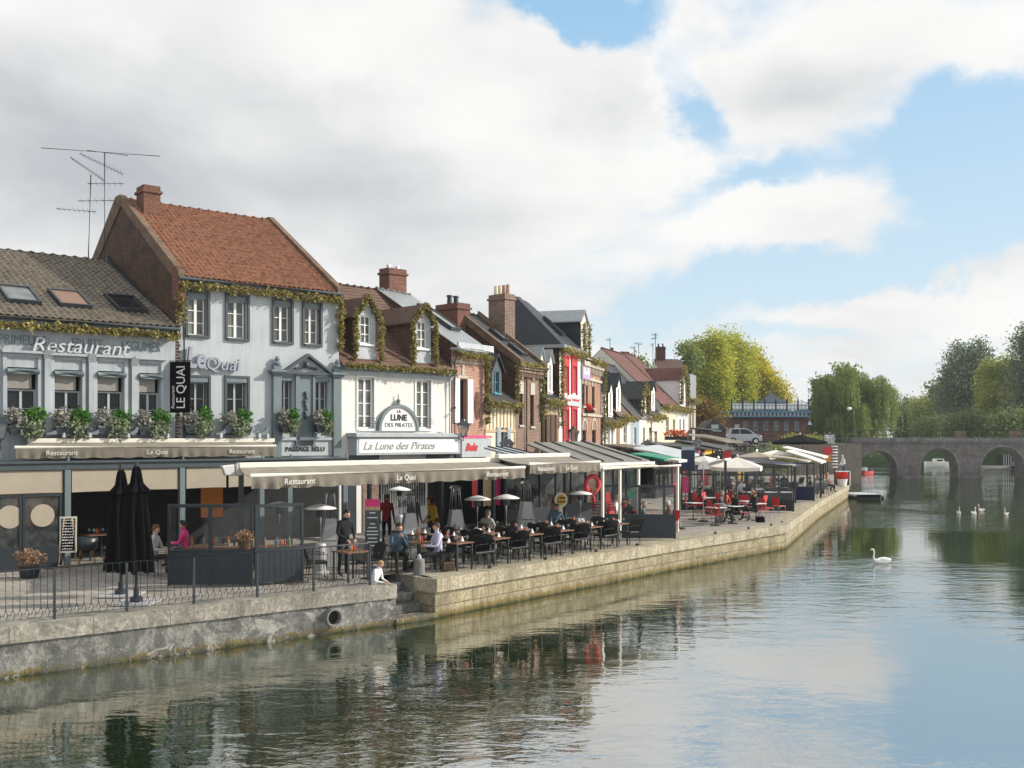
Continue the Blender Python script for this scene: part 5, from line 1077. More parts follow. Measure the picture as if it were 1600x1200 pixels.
# ================================================================ furniture
def chair_proto():
    r = thing('wicker_chair', 'x', 'chair', (0, 0, 0)); 
    f = MB(); f.box(-.24, .24, -.24, .22, .40, .46); f.build('seat', M['wicker'], r, bevel=.02)
    f = MB(); vs = []
    for i in range(9):
        a = (i/8-.5)*1.5
        for j, z in enumerate((.47, .64, .80, .92)): vs.append((.27*sin(a)/sin(.75)*(1+.06*j), .16+.09*cos(a)+.05*j, z-(.05*abs(i-4)/4 if j == 3 else 0)))
    fs = [(i*4+j, (i+1)*4+j, (i+1)*4+j+1, i*4+j+1) for i in range(8) for j in range(3)]
    f.add(vs, fs); f.add([(x, y+.025, z) for x, y, z in vs], [tuple(reversed(q)) for q in fs]); 
    for i in range(8): f.add([vs[i*4+3], vs[i*4+7], (vs[i*4+7][0], vs[i*4+7][1]+.025, vs[i*4+7][2]), (vs[i*4+3][0], vs[i*4+3][1]+.025, vs[i*4+3][2])], [(0, 1, 2, 3)])
    f.build('backrest', M['wicker'], r)
    for s in (-1, 1):
        f = MB(); f.tube([(s*.25, -.2, .40), (s*.26, -.22, .64), (s*.27, -.05, .66), (s*.27, .2, .66)], .018, 6); f.build('armrest', M['wicker'], r)
        for y, dy in ((-.21, -.02), (.2, .06)): f = MB(); f.tube([(s*.22, y, .40), (s*.24, y+dy, 0)], [.02, .014], 6); f.build('leg', M['wicker'], r)
    return r
def redchair_proto():
    r = thing('red_chair', 'x', 'chair', (0, 0, 0)); f = MB(); f.box(-.22, .22, -.22, .2, .43, .455); f.build('seat', M['red_plastic'], r, bevel=.012)
    f = MB(); f.add([(-.2, .19, .47), (.2, .19, .47), (.21, .27, .86), (-.21, .27, .86), (-.2, .215, .47), (.2, .215, .47), (.21, .295, .86), (-.21, .295, .86)], [(0, 1, 2, 3), (7, 6, 5, 4), (0, 4, 5, 1), (1, 5, 6, 2), (2, 6, 7, 3), (3, 7, 4, 0)]); f.build('backrest', M['red_plastic'], r, bevel=.01)
    for s in (-1, 1):
        for y, y2 in ((-.2, -.24), (.18, .26)): f = MB(); f.tube([(s*.2, y, .43), (s*.22, y2, 0)], .013, 6); f.build('leg', M['alu'], r)
    return r
def table_proto(m='wood', w=.7, d=.7, ped=False):
    r = thing('table', 'x', 'table', (0, 0, 0)); f = MB(); f.box(-w/2, w/2, -d/2, d/2, .72, .75); f.build('tabletop', M[m], r, bevel=.006)
    if ped:
        f = MB(); f.tube([(0, 0, .03), (0, 0, .72)], .03, 8); f.build('pedestal', M['dark'], r); f = MB(); f.box(-.25, .25, -.03, .03, 0, .03); f.box(-.03, .03, -.25, .25, .001, .029); f.build('foot', M['dark'], r)
    else:
        for sx in (-1, 1):
            for sy in (-1, 1): f = MB(); f.box(sx*(w/2-.05)-.02, sx*(w/2-.05)+.02, sy*(d/2-.05)-.02, sy*(d/2-.05)+.02, 0, .72); f.build('leg', M['steel' if False else 'dark'], r)
    return r
def glass_proto():
    r = thing('wine_glass', 'x', 'glass', (0, 0, 0)); f = MB(); f.lathe([(.033, 0), (.03, .004), (.004, .01), (.004, .075), (.03, .1), (.038, .13), (.030, .175)], (0, 0, 0), 8); f.build('glass', M['glassware'], r); return r
def napkin_proto():
    r = thing('napkin', 'x', 'napkin', (0, 0, 0)); f = MB(); f.add([(-.05, -.03, 0), (.05, -.03, 0), (.0, .0, .13), (-.05, .03, 0), (.05, .03, 0), (.0, .005, .13)], [(0, 1, 2), (4, 3, 5), (0, 2, 5, 3), (1, 4, 5, 2), (0, 3, 4, 1)]); f.build('folded_cloth', M['white'], r); return r
def sauce_proto():
    r = thing('condiment_set', 'x', 'condiments', (0, 0, 0))
    f = MB(); f.box(-.07, .07, -.05, .05, 0, .02); f.build('tray', M['wood_dark'], r)
    for x, c in ((-.035, 'orange'), (.035, 'red_paint')): f = MB(); f.lathe([(.027, .02), (.027, .12), (.012, .14), (.012, .17)], (x, 0, 0), 8); f.build('bottle', M[c], r)
    return r
PR = {}
def first(kind, fn, loc, rz, label, group):
    if kind not in PR:
        o = fn(); PR[kind] = o; o.location = loc; o.rotation_euler = (0, 0, rz); o['label'] = label; o['group'] = group; return o
    return dup(PR[kind], loc, rz, label, group)
def qpt(s, d):
    """point s metres along the second quay, d metres inland of its edge"""
    segs = list(zip(QR, QR[1:])); acc = 0
    for a, b in segs:
        L = (b-a).length
        if s <= acc+L or (a, b) == segs[-1]:
            dr = (b-a).normalized(); n = Vector((-dr.y, dr.x)); p = a+dr*(s-acc)+n*d; return p, atan2(dr.y, dr.x)
        acc += L
def sforpx(px, d):
    best = min((abs(qpt(s*.05, d)[0].x/qpt(s*.05, d)[0].y*F+800-px), s*.05) for s in range(0, 1200)); return best[1]
rows = [('riverside row', .85, [(712, 1), (760, 2), (785, 1), (822, 2), (845, 1), (878, 2), (896, 1), (915, 2), (935, 1), (955, 2), (972, 1), (990, 2)]),
        ('second row', 2.05, [(700, 1), (735, 2), (762, 1), (795, 2), (822, 1), (850, 2), (874, 1), (898, 2), (920, 1)]),
        ('third row', 3.3, [(655, 1), (690, 2), (722, 1), (755, 2), (790, 1)])]
for ri, (rn, d, lst) in enumerate(rows):
    s0, s1 = sforpx(lst[0][0], d), sforpx(lst[-1][0], d); s = s0; ti = 0; pitch = 1.58
    while s <= s1 and ti < 18:
        p, a = qpt(s, d); nm = ORD[ti]
        if ri == 0 and ti == 0: pass
        first('table', lambda: table_proto('table_wood'), (p.x, p.y, QZ), a+random.uniform(-.03, .03), f'{nm} wooden table from the left in the {rn} of the terrace', 'wooden tables of the riverside terrace')
        for sd_, ang in ((-1, -pi/2), (1, pi/2)):
            if ri == 0 and ti == 0 and sd_ < 0: continue
            q, a2 = qpt(s+sd_*.60, d-.18+random.uniform(-.06, .04))
            side = 'left' if sd_ < 0 else 'right'
            first('chair', chair_proto, (q.x, q.y, QZ), a2-pi/2*sd_-.22+random.uniform(-.12, .12), f'black wicker chair {side} of the {nm} table in the {rn}', 'black wicker chairs of the riverside terrace')
        zt = QZ+.75
        for k, (dx, dy) in enumerate(((-.22, -.2), (-.12, .22), (.2, -.22), (.2, .18))):
            g, _ = qpt(s+dx, d+dy); corner = ('near left', 'far left', 'near right', 'far right')[k]
            first('glass', glass_proto, (g.x, g.y, zt), 0, f'wine glass, {corner} corner of the {nm} table, {rn}', 'wine glasses on the terrace tables')
        for k, dx in enumerate((-.27, .27)):
            g, _ = qpt(s+dx, d+.02); first('napkin', napkin_proto, (g.x, g.y, zt), a, f'white napkin on the {"left" if k == 0 else "right"} of the {nm} table in the {rn}', 'white napkins on the terrace tables')
        g, _ = qpt(s, d+.03); first('sauce', sauce_proto, (g.x, g.y, zt), a+.4, f'orange and red condiments on the {nm} table in the {rn}', 'condiment sets on the terrace tables')
        s += pitch; ti += 1
# heaters
def pyramid(label, px, Y, ytop):
    p = gp(px, Y); r = thing('pyramid_heater', label, 'patio heater', (p[0], p[1], QZ), .3, 'tall pyramid patio heaters'); h = CZ-QZ+(HZ-ytop)/F*Y
    f = MB(); f.box(-.24, .24, -.24, .24, 0, .72); f.build('base', M['alu'], r, bevel=.01)
    for sx in (-1, 1):
        for sy in (-1, 1): f = MB(); f.tube([(sx*.23, sy*.23, .72), (sx*.1, sy*.1, h-.12)], .016, 6); f.build('frame_leg', M['steel'], r)
    f = MB(); f.tube([(0, 0, .72), (0, 0, h-.1)], .055, 10); f.build('glass_tube', M['glassware'], r)
    for k in range(4):
        a = k*pi/2; f = MB(); f.M = Matrix.Rotation(a, 4, 'Z'); f.add([(-.21, -.225, .75), (.21, -.225, .75), (.15, -.17, 1.35), (-.15, -.17, 1.35)], [(0, 1, 2, 3)]); f.build('guard', M['alu'], r)
    f = MB(); f.add([(-.17, -.17, h-.12), (.17, -.17, h-.12), (.17, .17, h-.12), (-.17, .17, h-.12), (-.12, -.12, h-.04), (.12, -.12, h-.04), (.12, .12, h-.04), (-.12, .12, h-.04)], [(3, 2, 1, 0), (4, 5, 6, 7), (0, 1, 5, 4), (1, 2, 6, 5), (2, 3, 7, 6), (3, 0, 4, 7)]); f.build('cap', M['steel'], r)
for lab, px, Y, yt in (('leftmost pyramid heater behind the standing man in black', 516, 28.5, 764), ('pyramid heater between the people under the long awning', 640, 30.5, 768), ('pyramid heater right of the person in yellow', 712, 32, 757), ('pyramid heater under the right end of the long awning', 822, 36, 750)): pyramid(lab, px, Y, yt)
def mushroom(label, px, Y, ytop):
    p = gp(px, Y); r = thing('mushroom_heater', label, 'patio heater', (p[0], p[1], QZ), 0, 'mushroom patio heaters with domed reflectors'); h = CZ-QZ+(HZ-ytop)/F*Y
    f = MB(); f.lathe([(.02, h), (.12, h-.02), (.3, h-.07), (.42, h-.13), (.41, h-.14), (.1, h-.09)], (0, 0, 0), 24); f.build('reflector', M['white'], r, smooth=True)
    f = MB(); f.lathe([(.09, h-.34), (.11, h-.32), (.1, h-.12), (.06, h-.1)], (0, 0, 0), 14); f.build('burner', M['dark'], r)
    f = MB(); f.tube([(0, 0, .6), (0, 0, h-.3)], .03, 8); f.build('pole', M['alu'], r)
    f = MB(); f.lathe([(.22, 0), (.22, .05), (.17, .08), (.15, .75), (.12, .8)], (0, 0, 0), 16); f.build('gas_cabinet', M['alu'], r)
for lab, px, Y, yt in (('mushroom heater behind the right-hand glass screen', 437, 28, 783), ('mushroom heater left of the standing man in black', 501, 27, 787), ('far mushroom heater left of the man in red', 624, 37, 760), ('mushroom heater right of centre, left one of a pair', 746, 31.5, 774), ('mushroom heater right of centre, right one of a pair', 791, 31.8, 772), ('mushroom heater in front of the yellow lemonade sign', 907, 35.5, 766)): mushroom(lab, px, Y, yt)
# lanterns
def lantern(label, px, Y, ytop, post=True, wall=None, sc=1., capm='dark', group='glass street lanterns'):
    p = gp(px, Y); zt = CZ-QZ+(HZ-ytop)/F*Y; r = thing('street_lantern', label, 'street lamp', (p[0], p[1], QZ), .4, group); s = sc
    f = MB(); n = 4
    def ring(w, z): return [(-w, -w, z), (w, -w, z), (w, w, z), (-w, w, z)]
    B4 = [(0, 1, 5, 4), (1, 2, 6, 5), (2, 3, 7, 6), (3, 0, 4, 7)]
    f.add(ring(.11*s, zt-.75*s)+ring(.19*s, zt-.3*s), B4+[(3, 2, 1, 0)]); f.build('lamp_glass', M['glassware'], r)
    f = MB(); f.add(ring(.26*s, zt-.3*s)+ring(.1*s, zt-.1*s), B4+[(3, 2, 1, 0), (4, 5, 6, 7)]); f.lathe([(.1*s, zt-.1*s), (.08*s, zt-.03*s), (.02*s, zt)], (0, 0, 0), 8); f.build('cap', M[capm], r)
    f = MB()
    for sx in (-1, 1):
        for sy in (-1, 1): f.tube([(sx*.11*s, sy*.11*s, zt-.75*s), (sx*.19*s, sy*.19*s, zt-.3*s)], .012*s, 4)
    f.add(ring(.115*s, zt-.78*s)+ring(.115*s, zt-.74*s), B4+[(3, 2, 1, 0), (4, 5, 6, 7)]); f.tube([(0, 0, zt-.78*s), (0, 0, zt-.95*s)], .025*s, 6); f.build('lamp_frame', M['dark'], r)
    if post: f = MB(); f.lathe([(.1, 0), (.09, .6), (.05, .7), (.035, zt-.9*s)], (0, 0, 0), 10); f.build('post', M['dark'], r)
    if wall: f = MB(); q = Matrix.Rotation(-.4, 3, 'Z') @ Vector(wall); f.tube([(0, 0, zt-.93*s), (q.x*.5, q.y*.5, zt-1.05*s), (q.x, q.y, zt-.93*s)], .02, 6); f.build('bracket', M['dark'], r)
lantern('street lantern standing in front of the half-timbered house', 792, 40, 682)
lantern('wall lantern on the narrow pink brick house', 724, 41.7, 654, False, (-.5, .6, 0), .95)
lantern('street lantern at the left edge of the picture', 1, 27.5, 646, False, (-.9, 1.8, 0), .9)
lantern('reddish street lantern before the red and white house', 896, 49, 666, True, None, 1.0, 'wood_dark')
lantern('small lantern above the far dark awning', 1090, 58, 683, True, None, .8)
lantern('small lantern on the cream house of the far row', 1012, 66, 686, True, None, .8)
# signboard at the left gable edge
bu = f2.XY(-.12, -.1); r = thing('banner_sign', 'upright black banner reading LE QUAI on the corner between the two grey houses', 'sign', (bu.x, bu.y, QZ), f2.ang-pi/2+.62)
zt_, zb_ = f2.Z(276, 566), f2.Z(276, 645); f = MB(); f.box(-.12, .62, -.02, .02, zb_, zt_); f.build('panel', M['black'], r); f = MB(); f.tube([(-.2, 0, zt_+.03), (.66, 0, zt_+.03)], .02, 6); f.build('bracket', M['dark'], r)
text('LE QUAI', .46, 'white', r, (.30, -.026, (zt_+zb_)/2), (pi/2, -pi/2, 0), width=(zt_-zb_)*.82, name='sign_lettering', ext=.003)
text('Restaurant', .17, 'white', r, (.0, -.026, zb_+.5), (pi/2, -pi/2, 0), width=.75, name='sign_lettering', ext=.003, shear=.2)
# chalkboard easel
p = G(106, 896); r = thing('chalkboard_easel', 'chalkboard menu on a wooden easel left of the black parasols', 'menu board', (p.x, p.y, QZ), .25)
for s in (-1, 1): f = MB(); f.tube([(s*.24, -.05, 0), (s*.10, .06, 1.45)], .022, 5); f.build('leg', M['wood_pale'], r)
f = MB(); f.tube([(-.0, .5, 0), (0, .08, 1.4)], .02, 5); f.build('rear_leg', M['wood_pale'], r); f = MB(); f.tube([(-.24, -.06, .22), (.24, -.06, .22)], .02, 5); f.build('crossbar', M['wood_pale'], r)
f = MB(); f.M = Matrix.Rotation(-.08, 4, 'X'); f.box(-.21, .21, -.05, -.02, .55, 1.5); o = f.build('board', M['cream2'], r); f = MB(); f.M = Matrix.Rotation(-.08, 4, 'X'); f.box(-.17, .17, -.06, -.051, .6, 1.45); f.build('slate', M['black'], o)
f = MB(); f.M = Matrix.Rotation(-.08, 4, 'X')
for k in range(11):
    z = 1.40-k*.075; x = -.14
    while x < .12:
        l = random.uniform(.02, .06); f.box(x, x+l, -.064, -.0605, z-.012, z+.014+random.uniform(-.01, .01)); x += l+.015
f.build('chalk_writing', M['white'], o)
# roll-up menu with pink head
p = gp(582, 27.8); r = thing('menu_stand', 'tall slate menu with a bright pink head beside the man in black', 'menu board', (p[0], p[1], QZ), .1)
f = MB(); f.box(-.2, .2, -.02, .02, .5, 1.2); f.box(-.2, .2, -.019, .019, 1.2, 1.62); f.build('board', M['trim'], r); f = MB(); f.box(-.2, .2, -.026, -.021, 1.72, 1.92); f.build('pink_head', M['pink'], r); f = MB(); f.box(-.2, .2, -.02, .02, 1.62, 1.92); f.build('picture_strip', M['wood_pale'], r)
f = MB()
for k, (z, wd) in enumerate(((1.55, .16), (1.42, .28), (1.25, .14), (1.15, .22), (1.05, .3), (.96, .3), (.86, .24), (.76, .28), (.66, .16))): f.box(-wd/2, wd/2, -.027, -.0215, z-.012, z+.014)
f.build('menu_writing', M['white'], r); f = MB(); f.tube([(0, 0, 0), (0, 0, .5)], .02, 6); f.box(-.2, .2, -.15, .15, 0, .02); f.build('stand', M['alu'], r)
# lemonade sign, red ring, red chair stack
p = gp(876, 36.5); r = thing('round_sign', 'round yellow and white sign on a pale foot', 'sign', (p[0], p[1], QZ), .55); zc = CZ-QZ+(HZ-781)/F*36.5
f = MB(); f.M = Matrix.Translation((0, 0, zc)) @ Matrix.Rotation(pi/2, 4, 'X'); f.lathe([(.27, 0), (.27, .04)], (0, 0, 0), 32); f.build('disc', M['cream2'], r)
f = MB(); f.M = Matrix.Translation((0, -.04, zc)) @ Matrix.Rotation(pi/2, 4, 'X'); f.lathe([(.19, 0), (.19, .008)], (0, 0, 0), 32); f.build('yellow_centre', M['yellow'], r)
text("L'abus\nLemon", .13, 'wood_dark', r, (0, -.055, zc+.01), name='sign_lettering', shear=.3); f = MB(); f.prism([(-.12, 0), (.12, 0), (.07, zc-.2), (-.07, zc-.2)], -.02, .02, 'y'); f.build('foot', M['cream2'], r)
p = P(925.5, 757, 35.6); r = thing('red_ring', 'large red ring ornament hanging under the taupe awning', 'ornament', p, .6); f = MB(); R0 = .29; n = 16; vs = []
for i in range(n):
    a = 2*pi*i/n
    for j in range(8): b = 2*pi*j/8; vs.append(((R0+.085*cos(b))*cos(a), .07*sin(b), (R0+.085*cos(b))*sin(a)))
f.add(vs, [(i*8+j, i*8+(j+1) % 8, ((i+1) % n)*8+(j+1) % 8, ((i+1) % n)*8+j) for i in range(n) for j in range(8)]); f.build('ring', M['red_paint'], r, smooth=True); f = MB(); leaves(f, (0, -.05, -.2), 60, (.14, .05, .1), .07); f.build('leaf_cluster', M['leaf_dry'], r)
# window boxes: flower troughs along the first floor
def planter(label, fr, px, py, off=-.35, sc=1., trough=True, group='flower troughs below the first-floor windows', seed=0):
    u = fr.U(px, off); z = fr.Z(px, py, off); o = fr.Wd(u, off, z); r = thing('window_box', label, 'window box', o, fr.ang, group)
    if trough: f = MB(); f.prism([(-.36*sc, 0), (.36*sc, 0), (.42*sc, .22), (-.42*sc, .22)], -.13, .13, 'y'); f.build('trough', M['dark'], r)
    f = MB(); leaves(f, (-.24*sc, 0, .50), 260, (.26*sc, .2, .34), .10, 1); f.build('pale_blossom', M['flower_pale'], r)
    f = MB(); leaves(f, (.20*sc, .02, .52), 280, (.26*sc, .2, .34), .11, 1); f.build('green_foliage', M['leaf_bright'], r)
    f = MB(); leaves(f, (.10*sc, -.14, .20), 280, (.32*sc, .18, .36), .09, 1, droop=.6); f.build('silver_foliage', M['leaf_silver'], r)
    f = MB()
    for k in range(26):
        a = random.uniform(0, 6.28); q = Vector((.12*sc, 0, .3)); e = q+Vector((cos(a)*.2, sin(a)*.12, .42+random.uniform(-.1, .15))); f.add([q-Vector((.008, 0, 0)), q+Vector((.008, 0, 0)), e], [(0, 1, 2)])
    f.build('grass_blades', M['leaf_silver'], r)
for k, px in enumerate((42, 113, 178, 240)): planter(f'flower trough below the {ORD[k]} window from the left of the dark-roofed restaurant', f1, px, 679, sc=1.25)
for k, px in enumerate((310, 371)): planter(f'flower trough below the {("left", "right")[k]} lower window beside the black banner house', f2, px, 677, sc=1.2)
for k, px in enumerate((451, 505)): planter(f'flower trough below the {("left", "right")[k]} window of the pediment', f2, px, 675, sc=.8)
def pot(label, c, sc, lm, pm='dark', h=.3, n=120):
    r = thing('potted_plant', label, 'potted plant', c, 0); f = MB(); f.lathe([(.16*sc, 0), (.22*sc, h*.9), (.24*sc, h), (.2*sc, h)], (0, 0, 0), 14); f.build('pot', M[pm], r); f = MB(); leaves(f, (0, 0, h+.16*sc), n, (.28*sc, .28*sc, .2*sc), .09*sc); f.build('foliage', M[lm], r)
pot('dry grass in a dark pot near the left end of the railing', G(46, 902), 1.3, 'leaf_dry')
pot('dark pot of dry grass behind the easel and parasols', G(178, 892), 1.2, 'leaf_dry')
p = P(383, 858, 24.4); pot('dried plant in a basket at the corner of the glass screens', p, .8, 'leaf_dry', 'wood_dark', .2)
pot('red flowers in a pale pot at the far end of the quay', Vector((*gp(1316, 76), QZ)), 1.7, 'flower_red', 'white', .55, 240)
r = thing('balcony_flowers', 'orange-red geraniums on the cream house of the far row', 'flowers', P(1056, 681, 74)); f = MB(); leaves(f, (0, 0, .15), 260, (.85, .3, .4), .16); f.build('blossom', M['flower_orange'], r); f = MB(); f.box(-.8, .8, -.2, .2, -.3, -.05); f.build('trough', M['dark'], r)
r = thing('balcony_flowers', 'red and pale flowers under the arched windows of the brick house', 'flowers', P(916, 640, 57.5)); f = MB(); leaves(f, (0, 0, .1), 160, (.5, .3, .25), .13); f.build('blossom', M['flower_red'], r); f = MB(); f.box(-.45, .45, -.15, .15, -.2, 0); f.build('trough', M['dark'], r)
# bollard, far furniture of the terrace
p = G(655, 898); r = thing('bollard', 'short stone bollard with a pale knob beside the river steps', 'bollard', p); f = MB(); f.lathe([(.15, 0), (.14, .38), (.12, .42)], (0, 0, 0), 14); f.build('drum', M['concrete'], r); f = MB(); f.lathe([(.06, .42), (.05, .5), (.01, .55)], (0, 0, 0), 10); f.build('knob', M['wall2'], r)
# mooring rings, small stones on the coping
for k, px in enumerate((766, 852, 932, 996, 1118, 1170, 1205, 1222)):
    s_ = sforpx(px, .28); p, a = qpt(s_, .28); r = thing('mooring_cleat', f'{ORD[k]} small iron mooring cleat from the left on the buff coping', 'cleat', (p.x, p.y, QZ+.0), a, 'iron mooring cleats on the coping'); f = MB(); f.tube([(-.1, 0, .05), (0, 0, .08), (.12, 0, .04)], .022, 6); f.box(-.03, .03, -.03, .03, 0, .07); f.build('cleat', M['dark'], r)
# red chairs and small tables of the next café
rc = [(1117, 50.5, -.6), (1080, 47.5, 1.2), (1095, 47.5, 2.6), (1112, 41.8, -1.4), (1123, 42.3, 1.8), (1161, 43.2, 1.5), (1192, 44.6, 1.6), (1199, 46.0, 1.9), (1217, 47.4, 2.2), (1100, 44.5, -1.2), (1136, 46, .5), (1178, 47, 2.8)]
for k, (px, Y, a) in enumerate(rc): first('redchair', redchair_proto, (*gp(px, Y), QZ), a, f'{ORD[k]} red plastic chair with metal legs on the café terrace, counted from the camera rows', 'red plastic chairs of the café terrace')
def lbl_red():
    L_ = sorted([o for o in COL.objects if o.name.split('.')[0] == 'red_chair'], key=lambda o: o.location.x/o.location.y)
    for k, o in enumerate(L_): o['label'] = f'red plastic chair with metal legs, {ORD[k]} from the left on the café terrace'
lbl_red()
ct = [(1083, 45.0), (1118, 42.0), (1145, 42.9), (1181, 44.6), (1165, 46.2), (1103, 49)]
for k, (px, Y) in enumerate(sorted(ct)): first('cafetable', lambda: table_proto('alu', .65, .65, True), (*gp(px, Y), QZ), .6, f'{ORD[k]} grey pedestal table from the left on the café terrace with red chairs', 'grey pedestal tables of the café terrace')
p = gp(1125, 43.5); r = thing('flask_bin', 'grey rounded stand between the red chairs', 'bin', (p[0], p[1], QZ)); f = MB(); f.lathe([(.2, 0), (.22, .5), (.26, .72), (.24, .8)], (0, 0, 0), 16); f.build('body', M['concrete'], r)
# stacks of red chairs seen through the glass
for k, (px, Y) in enumerate(((951, 40), (937, 41))):
    for j in range(6): first('redchair', redchair_proto, (*gp(px, Y), QZ+.12*j), .4+k, f'red chair, {ORD[j]} from the bottom of the {("right", "left")[k]} stack of red chairs', 'stacked red chairs')
for k, (px, Y, a) in enumerate(((966, 38, 1), (978, 38.5, -1), (1003, 38.3, 2), (1030, 38.0, 1.4), (1048, 38.6, -1))): first('redchair', redchair_proto, (*gp(px, Y), QZ), a, f'{ORD[k]} red chair from the left behind the dark glass screen', 'red chairs behind the dark glass screen')
# white menu easels / poles in front of the far screens
for k, (px, Y, yt, m_) in enumerate(((1063, 40.5, 741, 'alu'), (1099, 44, 725, 'alu'), (1126, 48, 728, 'awn_white'))):
    p = gp(px, Y); r = thing('parasol_pole', f'{ORD[k]} tall pale pole from the left beside the red café chairs', 'pole', (p[0], p[1], QZ)); zt = CZ-QZ+(HZ-yt)/F*Y; f = MB(); f.tube([(0, 0, 0), (0, 0, zt)], .035, 8); f.build('pole', M[m_], r); f = MB(); f.lathe([(.2, 0), (.2, .05), (.05, .08)], (0, 0, 0), 12); f.build('base', M['dark'], r)
p = P(1099, 729, 44); r = thing('sign_board', 'small tilted grey board on top of a pale pole', 'sign', p, .3); f = MB(); f.prism([(-.28, -.12), (.28, -.1), (.2, .15), (0, .25), (-.18, .13)], -.02, .02, 'y'); f.build('board', M['alu'], r)
p = P(1075, 716, 44.5); r = thing('hanging_sign', 'navy upright sign with a pale blue head among the far awnings', 'sign', p, .2); f = MB(); f.box(-.3, .3, -.03, .03, -.5, .35); f.build('panel', M['navy'], r); f = MB(); f.box(-.3, .3, -.035, .035, .352, .5); f.build('head', M['blue_pale'], r)
p = P(1136, 713, 60); r = thing('red_lantern', 'small red sign box above the far awnings', 'sign', p); f = MB(); f.box(-.25, .25, -.05, .05, -.3, .3); f.build('box', M['red_paint'], r); f = MB(); f.tube([(0, 0, -.3), (0, 0, QZ-p.z)], .03, 6); f.build('pole', M['dark'], r)
# far end props
for k, (px, yy, c, lab) in enumerate(((1293, 704, 'red_paint', 'red sign box by the striped post'), (1290, 716, 'orange', 'orange cloth hanging at the end of the white awnings'))):
    p = P(px, yy, 72); r = thing('terrace_sign', lab, 'sign', p); f = MB(); f.box(-.32, .32, -.04, .04, -.25, .25); f.build('panel', M[c], r); f = MB(); f.tube([(0, 0, -.25), (0, 0, QZ-p.z)], .03, 6); f.build('pole', M['dark'], r)
p = gp(1304, 73); r = thing('slatted_post', 'tall post of stacked white slats near the far end of the quay', 'post', (p[0], p[1], QZ)); f = MB(); zt = CZ-QZ+(HZ-696)/F*73; f.tube([(0, 0, 0), (0, 0, zt)], .06, 8); f.build('post', M['dark'], r)
for k in range(8): z = zt-.05-k*.21; f = MB(); f.M = Matrix.Rotation(.2*(k % 3), 4, 'Z'); f.box(-.2, .2, -.14, .14, z-.06, z+.02); f.build('slat', M['white'], r)
p = gp(1327, 78.5); r = thing('pedestal_cabinet', 'dark cabinet with a pale frame at the very end of the quay', 'cabinet', (p[0]-.5, p[1], QZ)); f = MB(); f.box(-.5, .45, -.2, .5, 0, 1.0); f.build('body', M['wood_dark'], r); f = MB(); f.box(.46, .54, -.2, -.12, -.05, 1.1); f.box(-.5, .54, -.2, .5, 1.002, 1.06); f.build('frame', M['white'], r)
# ================================================================ bridge
YB = 118.0
def bx(px): return (px-800)/F*YB
def bz(py): return CZ+(HZ-py)/F*YB
M['bridge'] = blockmat('bridge_stone', (.22, .20, .19), (.17, .155, .15), (.09, .08, .075), .5, .22, 0, dirt=.35)
M['bridge_cap'] = blockmat('bridge_cornice', (.24, .225, .22), (.20, .19, .185), (.07, .06, .055), 1.4, .8, False, dirt=.3)
arches = [(1341, 1402, 704), (1438, 1497, 700), (1533, 1601, 698), (1646, 1712, 704)]
r = thing('stone_bridge', 'old brown stone bridge with pointed round arches across the river', 'bridge', (bx(1335), YB, 0)); ox = bx(1335)
pts = [(bx(1330)-ox, -1.2), (bx(1330)-ox, 4.05), (bx(1760)-ox, 4.05), (bx(1760)-ox, -1.2)]
for a, b, t in reversed(arches):
    xa, xb = bx(a)-ox, bx(b)-ox; c = (xa+xb)/2; h = bz(t); R = (xb-xa)/2; z0 = .55
    pts.append((xb, -1.2)); n = 14
    for k in range(n+1):
        th = pi*k/n; pts.append((c+R*cos(th), z0+(h-z0)*(max(0, sin(th))**.78)))
    pts.append((xa, -1.2))
f = MB(); f.prism(pts, 0, 2.3, 'y'); f.build('body', M['bridge'], r)
f = MB(); L = bx(1760)-ox; f.box(-.4, L, -.16, .35, 4.052, 4.25); f.box(-.4, L, -.26, .35, 4.252, 4.62); f.box(-.4, L, 1.95, 2.46, 4.052, 4.62); f.build('cornice', M['bridge_cap'], r)
f = MB(); f.box(-.4, L, .352, 1.948, 4.052, 4.2); f.build('roadway', M['asphalt'], r)
for a, b, t in arches:   # ring of arch stones and a footing at each pier
    xa, xb = bx(a)-ox, bx(b)-ox; c = (xa+xb)/2; h = bz(t); R = (xb-xa)/2; f = MB(); n = 16; P_ = []
    for s_ in (1.0, 1.085):
        P_.append([(c+R*s_*cos(pi*k/n)*1.0, .55+(h-.55)*s_*(max(0, sin(pi*k/n))**.78)) for k in range(n+1)])
    for k in range(n): f.prism([P_[0][k], P_[1][k], P_[1][k+1], P_[0][k+1]], -.05, -.003, 'y')
    f.build('arch_ring', M['bridge_cap'], r)
for (a, b, t), (a2, b2, t2) in zip(arches, arches[1:]):
    f = MB(); x0, x1 = bx(b)-ox, bx(a2)-ox; f.prism([(x0-.1, -.4), (x1+.1, -.4), (x1-.3, -.75), (x0+.3, -.75)], -.8, .35, 'z'); f.build('pier_footing', M['bridge'], r)
f = MB(); 
for z in (5.5, 4.95): f.tube([(-.4, .0, z), (L, .0, z)], .04, 5)
f.build('hand_rail', M['dark'], r)
for k in range(int(L/.75)): f = MB(); x = -.3+k*.75; f.tube([(x, 0, 4.6), (x, 0, 5.5)], .028, 4); f.build('baluster', M['dark'], r)
for px in (1513, 1600): f = MB(); x = bx(px)-ox; f.box(x-.6, x+.6, 2.0, 2.4, 4.622, 5.45); f.build('brick_pillar', M['brick_brown'], r)
p = P(1296, 682, 110); r = thing('white_fence', 'short white fence on top of the retaining wall beside the bridge', 'fence', (p.x, p.y, 4.0)); f = MB()
for k in range(9): f.box(-.5+k*.12, -.44+k*.12, -.02, .02, 0, .95)
f.box(-.52, .52, -.03, .03, .86, .93); f.build('pickets', M['white'], r)
